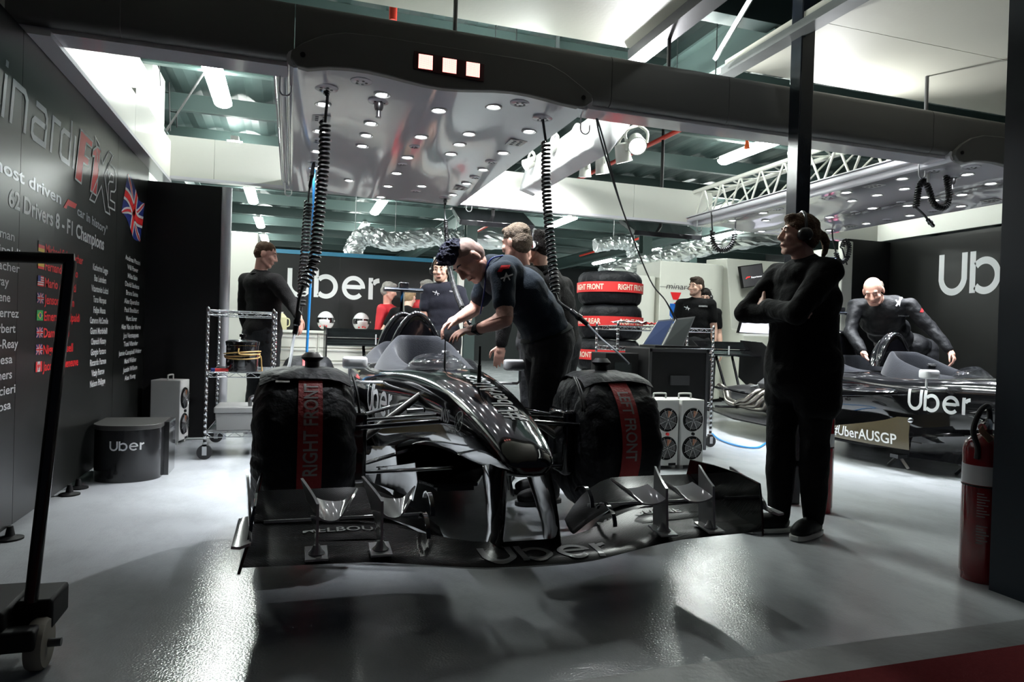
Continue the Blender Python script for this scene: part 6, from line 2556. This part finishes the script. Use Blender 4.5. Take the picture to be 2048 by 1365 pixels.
rack(-.605, -.14, 5.6, 6.42, 1.14, (1.125, .655, .20), 'chrome wire rack on castors by the black partition at left')
rack(2.80, 3.80, 5.60, 6.05, 1.14, (1.12, .93, .42), 'chrome wire rack on castors carrying the laptop at right')
t = thing('steel_pot', (-.37, 5.78, .655), 'black lidded pot with yellow tubing on the left wire rack', 'pot')
c = (-.37, 5.80, .658)
m = MB()
m.lathe([(.0, 0), (.115, 0), (.12, .01), (.12, .20), (.124, .205), (.124, .215)], c, 'z', 36)
m.build('body', M_gblack, t)
m = MB()
m.lathe([(.126, .215), (.127, .232), (.10, .245), (.03, .25), (.015, .255), (.013, .265), (.026, .27), (.026, .29), (.0, .295)], c, 'z', 36)
m.build('lid', M_gblack, t)
mt = mat('amber_tubing', (0.55, 0.35, 0.12), 0.35, coat=.3)
m = MB()
for k in range(3):
    m.tube([(c[0] + (.127 + .004 * k) * math.cos(a), c[1] + (.127 + .004 * k) * math.sin(a), c[2] + .11 + .018 * k + .012 * math.sin(a * 1.0 + k)) for a in [2 * PI * i / 30 for i in range(30)]], .0055, 6, closed=True)
m.tube(smooth_path([(c[0] - .02, c[1] - .125, c[2] + .18), (c[0] - .015, c[1] - .14, c[2] + .14), (c[0] + .05, c[1] - .13, c[2] + .135), (c[0] + .13, c[1] - .06, c[2] + .13), (c[0] + .145, c[1] - .03, c[2] + .05), (c[0] + .15, c[1] - .03, c[2] + .0)], 5), .0055, 6)
m.build('tubing', mt, t, smooth=180)
t = thing('grey_crate', (-.37, 5.85, .2), 'pale grey lidded battery box on the bottom shelf of the left wire rack', 'box')
m = MB()
m.loft([[(-.37 + sx * w_, 5.86 + sy * .19, z) for sx, sy in ((-1, -1), (1, -1), (1, 1), (-1, 1))] for z, w_ in ((.203, .165), (.34, .175))])
m.build('body', mat('mid_grey_plastic', (0.30, 0.30, 0.29), 0.5), t, bevel=.006)
MB().bx(-.37 - .185, -.37 + .185, 5.66, 6.06, .34, .385).build('lid', mat('mid_grey_plastic', (0.30, 0.30, 0.29), 0.5), t, bevel=.008)
m = MB()
m.tube(smooth_path([(-.30, 5.74, .385), (-.30, 5.74, .44), (-.27, 5.74, .46), (-.22, 5.74, .44), (-.20, 5.73, .40)], 4), .016, 10)
m.build('coupling', M_steel, t)
t = thing('clamp_tool', (-.52, 5.72, .66), 'red and blue clamp lying beside the black pot', 'tool')
MB().cyl((-.56, 5.70, .67), (-.46, 5.74, .67), .012, n=10).build('handle', M_red, t)
MB().cyl((-.56, 5.70, .67), (-.585, 5.69, .67), .014, n=10).build('grip', M_blue, t)

# laptop, flight case, cloth
t = thing('laptop', (3.15, 5.42, .945), 'open dark laptop with two panels on top of the black flight case', 'laptop')
R_ = Matrix.Rotation(.0, 3, 'Z')
m = MB()
a, b, c_, d = at(1283, 692, 'y', 5.40), at(1366, 695, 'y', 5.40), at(1391, 633, 'y', 5.52), at(1316, 641, 'y', 5.52)
mid1, mid2 = a.lerp(b, .47), d.lerp(c_, .45)
nn = (b - a).cross(d - a).normalized() * .012
for k, q in enumerate(((a, mid1, mid2, d), (mid1 + Vector((.004, -.01, 0)), b, c_, mid2 + Vector((.004, -.01, 0))))):
    m = MB()
    m.add(list(q) + [p - nn for p in q], [(0, 1, 2, 3), (7, 6, 5, 4), (0, 4, 5, 1), (1, 5, 6, 2), (2, 6, 7, 3), (3, 7, 4, 0)])
    o = m.build('lid_panel', M_dsteel, t, smooth=0, bevel=.002)
    cc = (q[0] + q[1] + q[2] + q[3]) / 4
    q2 = [cc + (p - cc) * .88 + nn * (.12) for p in q]
    m = MB()
    m.add(q2, [(0, 1, 2, 3)])
    m.build('screen', mat('dim_blue_screen', (0.012, 0.02, 0.05), 0.4, spec=.2, emit=(0.08, 0.13, 0.3), estr=.12) if k == 0 else mat('grey_screen', (0.03, 0.034, 0.034), 0.4, spec=.2), o, smooth=0)
m = MB()
m.bx(a.x - .01, b.x + .01, 5.14, 5.42, .936, .955)
o = m.build('keyboard_base', M_black, t, bevel=.003)
t = thing('flight_case', (3.13, 5.35, 0), 'tall black flight case under the laptop', 'case')
MB().bx(2.86, 3.44, 5.12, 5.57, .06, .93).build('body', M_black, t, bevel=.008, smooth=0)
m = MB()
for x in (2.87, 3.42):
    m.bx(x - .012, x + .012, 5.115, 5.13, .06, .93)
m.bx(2.86, 3.44, 5.115, 5.13, .90, .925)
m.build('edge_trim', M_dsteel, t)
m = MB()
for x in (2.92, 3.38):
    for y in (5.18, 5.5):
        m.cyl((x - .02, y, .03), (x + .02, y, .03), .03, n=16)
m.build('castor', M_rubber, t)
MB().bx(3.06, 3.24, 5.10, 5.118, .62, .70).build('handle', M_dsteel, t)
t = thing('black_monitor_unit', (2.68, 5.75, .6), 'low black instrument box beside the flight case behind the front wheel', 'box')
MB().bx(2.52, 2.83, 5.25, 5.55, 0, .88).build('body', M_black, t, bevel=.006, smooth=0)
MB().bx(2.60, 2.76, 5.243, 5.25, .62, .80).build('screen', mat('dark_grey_screen', (0.03, 0.035, 0.035), 0.2), t, smooth=0)
t = thing('folded_cloth', (3.0, 5.8, 1.12), 'crumpled white and red cloth on the rack shelf by the tyre stack', 'cloth')
m = MB()
m.sheet([[(2.86 + .28 * i / 12, 5.66 + .22 * j / 8, 1.135 + .025 * (1 + noise.noise(Vector((i * .5, j * .6, 3))))) for j in range(9)] for i in range(13)], .004)
m.build('cloth', M_mirror, t, smooth=180)
m = MB()
m.sheet([[(3.10 + .20 * i / 12, 5.68 + .16 * j / 8, 1.132 + .02 * (1 + noise.noise(Vector((i * .5, j * .6, 7))))) for j in range(9)] for i in range(13)], .004)
m.build('cloth', M_red, t, smooth=180)

# ------------------------------------------------------------------ white fan boxes


def fan_box(x, y, a, lb):
    t = thing('fan_heater', (x, y, 0), lb, 'heater', 'white twin fan heaters')
    W, D, H = .205, .24, .54
    m = MB()
    m.box((0, D / 2, H / 2 + .015), (W, D, H - .03))
    m.build('body', M_lightgrey, t, bevel=.006, smooth=0)
    for z in (.385, .165):
        m = MB()
        m.lathe([(.080, .0), (.086, -.006), (.092, .0)], (0, 0, z), 'y', 36)
        m.lathe([(.080, -.001), (.0, -.001)], (0, 0, z), 'y', 36)
        f = m.build('fan_well', M_black, t, smooth=40)
        for k in range(6):
            m = MB()
            an = k * PI / 3 + .95
            m.sheet([[(r_ * math.cos(an + w_), -.004 - .004 * w_, z + r_ * math.sin(an + w_)) for r_ in (.02, .045, .072)] for w_ in (0, .3, .6)], .001)
            m.build('fan_blade', mat('orange_fan_blade', (0.50, 0.14, 0.02), 0.4) if k == 0 else mat('dark_fan_blade', (0.02, 0.02, 0.02), 0.4), f)
        m = MB()
        for r_ in (.02, .03, .04, .05, .06, .07):
            m.tube([(r_ * math.cos(an), -.012, z + r_ * math.sin(an)) for an in [2 * PI * i / 28 for i in range(28)]], .0012, 5, closed=True)
        for k in range(4):
            an = k * PI / 4 + .4
            m.cyl((-.085 * math.cos(an), -.012, z - .085 * math.sin(an)), (.085 * math.cos(an), -.012, z + .085 * math.sin(an)), .0016, n=5)
        m.build('fan_guard', M_steel, f, smooth=180)
    m = MB()
    m.tube(smooth_path([(-.055, .12, H), (-.055, .12, H + .03), (-.045, .12, H + .04), (.045, .12, H + .04), (.055, .12, H + .03), (.055, .12, H)], 3), .007, 8)
    m.build('handle', M_lightgrey, t, smooth=180)
    m = MB()
    m.cyl((0, -.015, .275), (0, .0, .275), .012, n=14)
    m.build('knob', M_red if 'left' in lb else M_black, t)
    m = MB()
    for sx in (-1, 1):
        m.bx(sx * .08 - .015, sx * .08 + .015, .02, D - .02, 0, .032)
    m.build('foot', M_lightgrey, t)
    MB().bx(.02, .085, -.0015, .0, .03, .05).build('rating_plate', M_black, t, smooth=0)
    for c in t.children:
        c.matrix_parent_inverse = Matrix()
    turn(t, a)
    return t


fan_box(2.775, 4.66, .03, 'left one of the two white fan heaters behind the front wheel')
fan_box(2.995, 4.65, .03, 'right one of the two white fan heaters behind the front wheel')
fan_box(-.86, 6.42, 1.35, 'white fan heater against the black partition beside the round step')

# ------------------------------------------------------------------ round step
t = thing('round_step', (-1.0, 5.1, 0), 'glossy black half-round step with a small white wordmark by the left wall', 'step')


def dshape(r, x0, x1, yb, yf, n=24):
    pts = [(x1, yb), (x0, yb)]
    for i in range(n + 1):
        a = PI + PI * i / n
        pts.append(((x0 + x1) / 2 + (x1 - x0) / 2 * math.cos(a), yf + .17 * 1.0 + (.17) * math.sin(a) * 1.0))
    return pts


m = MB()
d1 = dshape(1, -1.19, -.80, 5.28, 4.83)
m.prism(d1, lambda u, v, w: (u, v, w), .33)
m.build('body', mat('scuffed_gloss_black', (0.009, 0.009, 0.010), 0.22, coat=.6, var=.3, nscale=12, rvar=.12), t, smooth=40)
m = MB()
d2 = [(x * 1.0 + (-.004 if x < -1 else .004), y - .004 if y < 5.2 else y + .004) for x, y in d1]
m.prism(d2, lambda u, v, w: (u, v, .33 + w), .03)
m.build('top', mat('worn_black_top', (0.035, 0.034, 0.032), 0.45, var=.3, nscale=20), t, smooth=40, bevel=.003)
m = MB()
m.bx(-.80, -.765, 5.05, 5.30, 0, .355)
m.build('side_panel', M_gblack, t)
q = split_long(ride_logo(), .1)
tm = MB()
tm.prism(d1, lambda u, v, w: (u, v, w), .33)
put(q, lambda u, v: (-1.07 + u * .055, 4.0, .205 + v * .058))
decal(q, tm, (0, 1, 0), .002).build('lettering', M_letter, t, smooth=0, label='small white wordmark')

# ------------------------------------------------------------------ lever trolley in the left foreground
t = thing('lever_trolley', (-.72, 2.33, 0), 'black long-handled jack trolley cropped at the left foreground', 'trolley')
top_ = at(140, 522, 'y', 2.42)
bot_ = at(62, 1205, 'y', 2.30)
m = MB()
m.tube([bot_, top_], .018, 16)
m.build('handle_pole', mat('black_gloss_tube', (0.012, 0.012, 0.012), 0.18, coat=.6), t)
h0 = at(-160, 508, 'y', 2.36)
MB().tube([h0, top_ + Vector((.012, 0, .006))], .017, 16).build('cross_handle', M_rubber, t)
m = MB()
m.bx(-.95, -.74, 2.22, 2.48, .07, .19)
m.bx(-.74, -.645, 2.30, 2.46, .10, .19)
m.bx(-1.0, -.66, 2.20, 2.26, .08, .14)
m.build('chassis', M_black, t, bevel=.01)
for y, lbk in ((2.28, 1), (2.52, 2)):
    x = -.66 if lbk == 1 else -1.0
    m = MB()
    m.lathe([(.03, -.022), (.066, -.022), (.072, -.012), (.072, .012), (.066, .022), (.03, .022)], (x - .01, y, .072), 'x', 28)
    m.build('wheel', mat('dirty_white_tyre', (0.22, 0.20, 0.17), 0.6, var=.3), t)
    m = MB()
    m.cyl((x - .05, y, .072), (x + .045, y, .072), .012, n=12)
    m.build('axle', M_dsteel, t)

# ------------------------------------------------------------------ fire extinguishers


def extinguisher(x, y, R, H, lb, tag_=True):
    t = thing('fire_extinguisher', (x, y, 0), lb, 'extinguisher')
    m = MB()
    m.lathe([(0, .0), (R * .94, .0), (R * .96, .03), (R, .035), (R, H - R * .8), (R * .92, H - R * .45), (R * .65, H - R * .15), (R * .3, H), (R * .28, H + .02), (0, H + .02)], (x, y, 0), 'z', 40)
    m.build('cylinder', mat('red_enamel', (0.22, 0.006, 0.010), 0.2, coat=.6, var=.05), t, smooth=50)
    m = MB()
    m.lathe([(R * 1.005, H * .66), (R * 1.005, H * .79)], (x, y, 0), 'z', 40)
    m.build('white_band', M_letter, t, label='white band around the cylinder')
    m = MB()
    m.lathe([(R * 1.01, H * .655), (R * 1.025, H * .65), (R * 1.01, H * .645)], (x, y, 0), 'z', 40)
    m.build('strap', M_black, t)
    m = MB()
    m.lathe([(.018, H + .0), (.022, H + .02), (.022, H + .05), (.014, H + .065), (0, H + .07)], (x, y, 0), 'z', 16)
    m.tube([(x, y, H + .045), (x - .06, y - .03, H + .04), (x - .085, y - .045, H + .035)], [.012, .014, .016], 12)
    m.build('valve', M_chrome, t)
    m = MB()
    for dz, L in ((.062, .13), (.095, .12)):
        m.box((x - .02, y + .01, H + dz), (L, .022, .006), Matrix.Rotation(.25 if dz < .09 else -.15, 3, 'Y'))
    m.build('lever', M_dsteel, t)
    m = MB()
    m.tube(smooth_path([(x + .02, y, H + .05), (x - .02, y - .02, H + .12), (x - .08, y - .03, H + .10), (x - .115, y - .03, H + .02), (x - .10, y - .04, H - .05), (x - R - .004, y - .03, H - .10)], 6), .011, 10)
    m.build('hose', M_rubber, t)
    if tag_:
        m = MB()
        m.box((x - .06, y - .05, H - .005), (.028, .004, .11), Matrix.Rotation(-.9, 3, 'Y'))
        m.build('paper_tag', mat('buff_tag', (0.6, 0.45, 0.25), 0.7), t)
        m = MB()
        th = [2.9 + .9 * i / 8 for i in range(9)]
        for j in range(16):
            z = H * .60 - j * .012 - (.03 if j > 8 else 0)
            w_ = .5 + .5 * ((j * 7) % 5) / 5
            m.sheet([[(x + R * 1.004 * math.cos(3.5 + .6 * w_ * i / 4), y + R * 1.004 * math.sin(3.5 + .6 * w_ * i / 4), z + dz) for dz in (0, .005)] for i in range(5)], .0006)
        m.build('small_print', M_print, t, smooth=0)
    return t


extinguisher(2.885, 2.20, .085, .635, 'big red fire extinguisher with white band beside the dark pier')
extinguisher(3.045, 3.33, .062, .60, 'slim red fire extinguisher half hidden behind the silhouetted person')
t = thing('floor_hose', (4.2, 5.4, 0), 'thin blue hose lying on the floor near the rack castor', 'hose')
MB().tube(smooth_path([at(1424, 868, 'z', .03), at(1440, 880, 'z', .012), at(1475, 892, 'z', .012), at(1512, 896, 'z', .012), at(1530, 888, 'z', .012), at(1545, 880, 'z', .012)], 6), .009, 8).build('hose', M_bluehose, t)

# ------------------------------------------------------------------ white consoles and screens at the right back
Y = 9.7
M_cab = mat('warm_white_cabinet', (0.74, 0.74, 0.67), 0.4, var=.03)


def console(x0, x1, z1, lb, y0=Y, rnd=.18):
    t = thing('white_console', ((x0 + x1) / 2, y0 + .4, 0), lb, 'console')
    pts = [(x0, y0 + .8), (x0, y0)]
    pts += [(x1 - rnd + rnd * math.sin(a), y0 + rnd - rnd * math.cos(a)) for a in [PI / 2 * i / 10 for i in range(11)]]
    pts += [(x1, y0 + .8)]
    m = MB()
    m.prism(pts[::-1], lambda u, v, w: (u, v, .05 + w), z1 - .05)
    b = m.build('body', M_cab, t, smooth=40, bevel=.012)
    MB().bx(x0 + .03, x1 - .06, y0 + .12, y0 + .75, 0, .05).build('plinth', M_black, t)
    return t, b


xa, xb, xc = at(1308, 560, 'y', Y).x, at(1320, 560, 'y', Y).x, at(1466, 560, 'y', Y).x
t, b = console(xa - .35, xb - .01, at(1315, 553, 'y', Y).z, 'narrow white cabinet between the tyre stack and the lettered console')
zt = at(1390, 526, 'y', Y).z
t, b = console(xb, xc, zt, 'large white rounded console with team lettering behind the bearded mechanic', rnd=.4)
m = MB()
m.bx(xb, xc - .4, Y - .003, Y + .004, zt - .42, zt - .415)
m.build('seam', M_dsteel, b)
q = text_mb('minardi', .145, 1.15, -.004)
p = at(1331, 578, 'y', Y)
put(q, lambda u, v: (p.x + u + v * .2, Y - .004, p.z + v))
q.build('lettering', M_dsteel, b, smooth=0, label='dark team lettering')
m = MB()
p = at(1351, 600, 'y', Y)
yy = Y - .005
m.add([(p.x - .10, yy, p.z + .12), (p.x + .10, yy, p.z + .12), (p.x + .045, yy, p.z), (p.x - .045, yy, p.z)], [(0, 1, 2, 3)])
m.add([(p.x - .03, yy, p.z - .05), (p.x + .03, yy, p.z - .05), (p.x, yy, p.z - .16)], [(0, 1, 2)])
m.build('red_emblem', M_red, b, smooth=0)
m = MB()
p = at(1351, 628, 'y', Y)
m.bx(p.x - .11, p.x + .11, yy - .003, yy, p.z - .16, p.z + .16)
o = m.build('blue_emblem', mat('bright_blue_vinyl', (0.01, 0.12, 0.5), 0.4), b, smooth=0)
q = text_mb('NWI', .12, 1.0, .02, 'CENTER')
put(q, lambda u, v: (p.x + u, yy - .005, p.z - .12 + v))
q.build('lettering', M_letter, o, smooth=0)
# sloping console with two screens
xd, xe = at(1470, 560, 'y', Y).x, at(1660, 560, 'y', Y).x
zt = at(1500, 522, 'y', Y).z
t = thing('white_console', ((xd + xe) / 2, Y + .4, 0), 'white sloping console carrying two screens behind the silhouetted person', 'console')
m = MB()
m.prism([(Y - .28, .05), (Y - .28, at(1500, 672, 'y', Y - .3).z), (Y + .05, at(1500, 660, 'y', Y).z), (Y + .25, zt + .05), (Y + .85, zt + .08), (Y + .85, .05)], lambda u, v, w: (xd + w, u, v), xe - xd)
b = m.build('body', M_cab, t, smooth=0, bevel=.01)
MB().bx(xd + .03, xe - .03, Y - .2, Y + .8, 0, .05).build('plinth', M_black, t)


def screen(px, lb, m_, sh=.2, yo=0.0, words=None):
    pts = [at(*q, 'y', Y - .06 + yo) for q in px]
    for i, q in enumerate(pts):
        pass
    t = thing('flat_screen', (pts[0] + pts[2]) / 2, lb, 'screen')
    nn = (pts[1] - pts[0]).cross(pts[3] - pts[0]).normalized()
    if nn.y > 0:
        nn = -nn
    m = MB()
    m.add([p for p in pts] + [p - nn * .05 for p in pts], [(0, 1, 2, 3), (7, 6, 5, 4), (0, 4, 5, 1), (1, 5, 6, 2), (2, 6, 7, 3), (3, 7, 4, 0)])
    m.build('screen_case', M_black, t, smooth=0)
    c = sum(pts, Vector()) / 4
    m = MB()
    m.add([c + (p - c) * .93 + nn * .003 for p in pts], [(0, 1, 2, 3)])
    s = m.build('display', m_, t, smooth=0)
    MB().cyl(c - nn * .05, Vector((c.x, Y + .35, c.z)), .03, n=10).build('mount', M_dsteel, t)
    return pts, nn, s


pts, nn, s = screen(((1479, 533), (1524, 527), (1530, 570), (1486, 577)), 'upper flat screen with a team logo on the white console', mat('charcoal_screen', (0.03, 0.03, 0.03), 0.15, emit=(0.05, 0.05, 0.055), estr=.5), yo=.0)
ux, uy = (pts[1] - pts[0]), (pts[3] - pts[0])
q = MB()
g = [(.16, .60), (.22, .60), (.25, .56), (.36, .56), (.40, .51), (.24, .51)]
q.add([pts[0] + ux * a + uy * b_ + nn * .006 for a, b_ in g], [tuple(range(6))])
q.build('logo', mat('lit_red_logo', (0.7, 0.03, 0.03), 0.4, emit=(0.9, 0.05, 0.05), estr=.6), s, smooth=0)
q = text_mb('Experiences', .1, 1.0, .02)
w0 = max(p.x for p in q.v)
put(q, lambda u, v: pts[0] + ux * (.42 + .5 * u / w0) + uy * (.60 - v / .1 * .10) + nn * .006)
q.build('lettering', mat('lit_white_letter', (0.8, 0.8, 0.8), 0.4, emit=(0.9, 0.9, 0.95), estr=.7), s, smooth=0)
pts, nn, s = screen(((1487, 627), (1540, 630), (1545, 670), (1476, 666)), 'lower bright flat screen with a white page on the white console', mat('lit_pale_screen', (0.5, 0.5, 0.55), 0.2, emit=(0.78, 0.78, 0.92), estr=.85), yo=-.1)
# post and timing screens left of the black partition
pz0 = at(1690, 482, 'y', 6.9)
t = thing('white_post', (6.2, 6.95, 0), 'white end post of the black partition behind the bald person', 'post')
px0, px1 = at(1680, 560, 'y', 6.93).x, at(1701, 560, 'y', 6.93).x
MB().bx(px0, px1, 6.9, 6.98, 0, pz0.z).build('post', M_cab, t, bevel=.012)
t = thing('rack_tower', (6.9, 8.3, 0), 'white screen tower with timing screens behind the white post', 'tower')
X0, X1 = at(1655, 520, 'y', 8.2).x, at(1684, 520, 'y', 8.2).x
zt = at(1670, 498, 'y', 8.2).z
MB().bx(X0, X1 + .25, 8.25, 8.6, 0, zt).build('body', M_cab, t, smooth=0, bevel=.01)
for k, (ya, yb) in enumerate(((515, 560), (568, 592), (600, 615))):
    za, zb_ = at(1670, ya, 'y', 8.2).z, at(1670, yb, 'y', 8.2).z
    s = MB().bx(X0 + .02, X1 - .02, 8.22, 8.25, zb_, za).build('screen', mat('navy_screen', (0.01, 0.015, 0.04), 0.2, emit=(0.02, 0.03, 0.09), estr=.5), t, smooth=0)
    if k == 0:
        rnd = random.Random(5)
        for m_, col in (('lit_white_rows', (0.7, 0.8, 1.0)), ('lit_red_rows', (1.0, 0.06, 0.15))):
            q = MB()
            for r_ in range(8):
                for c_ in range(2):
                    if (rnd.random() < .25) == (m_ == 'lit_red_rows'):
                        z = zb_ + (za - zb_) * (r_ + .3) / 8
                        x = X0 + .04 + c_ * (X1 - X0 - .06) / 2
                        q.add([(x, 8.217, z), (x + .07, 8.217, z), (x + .07, 8.217, z + .02), (x, 8.217, z + .02)], [(0, 1, 2, 3)])
            q.build('timing_row', mat(m_, col, .4, emit=col, estr=.9), s, smooth=0)

bpy.data.scenes.remove(TMP)
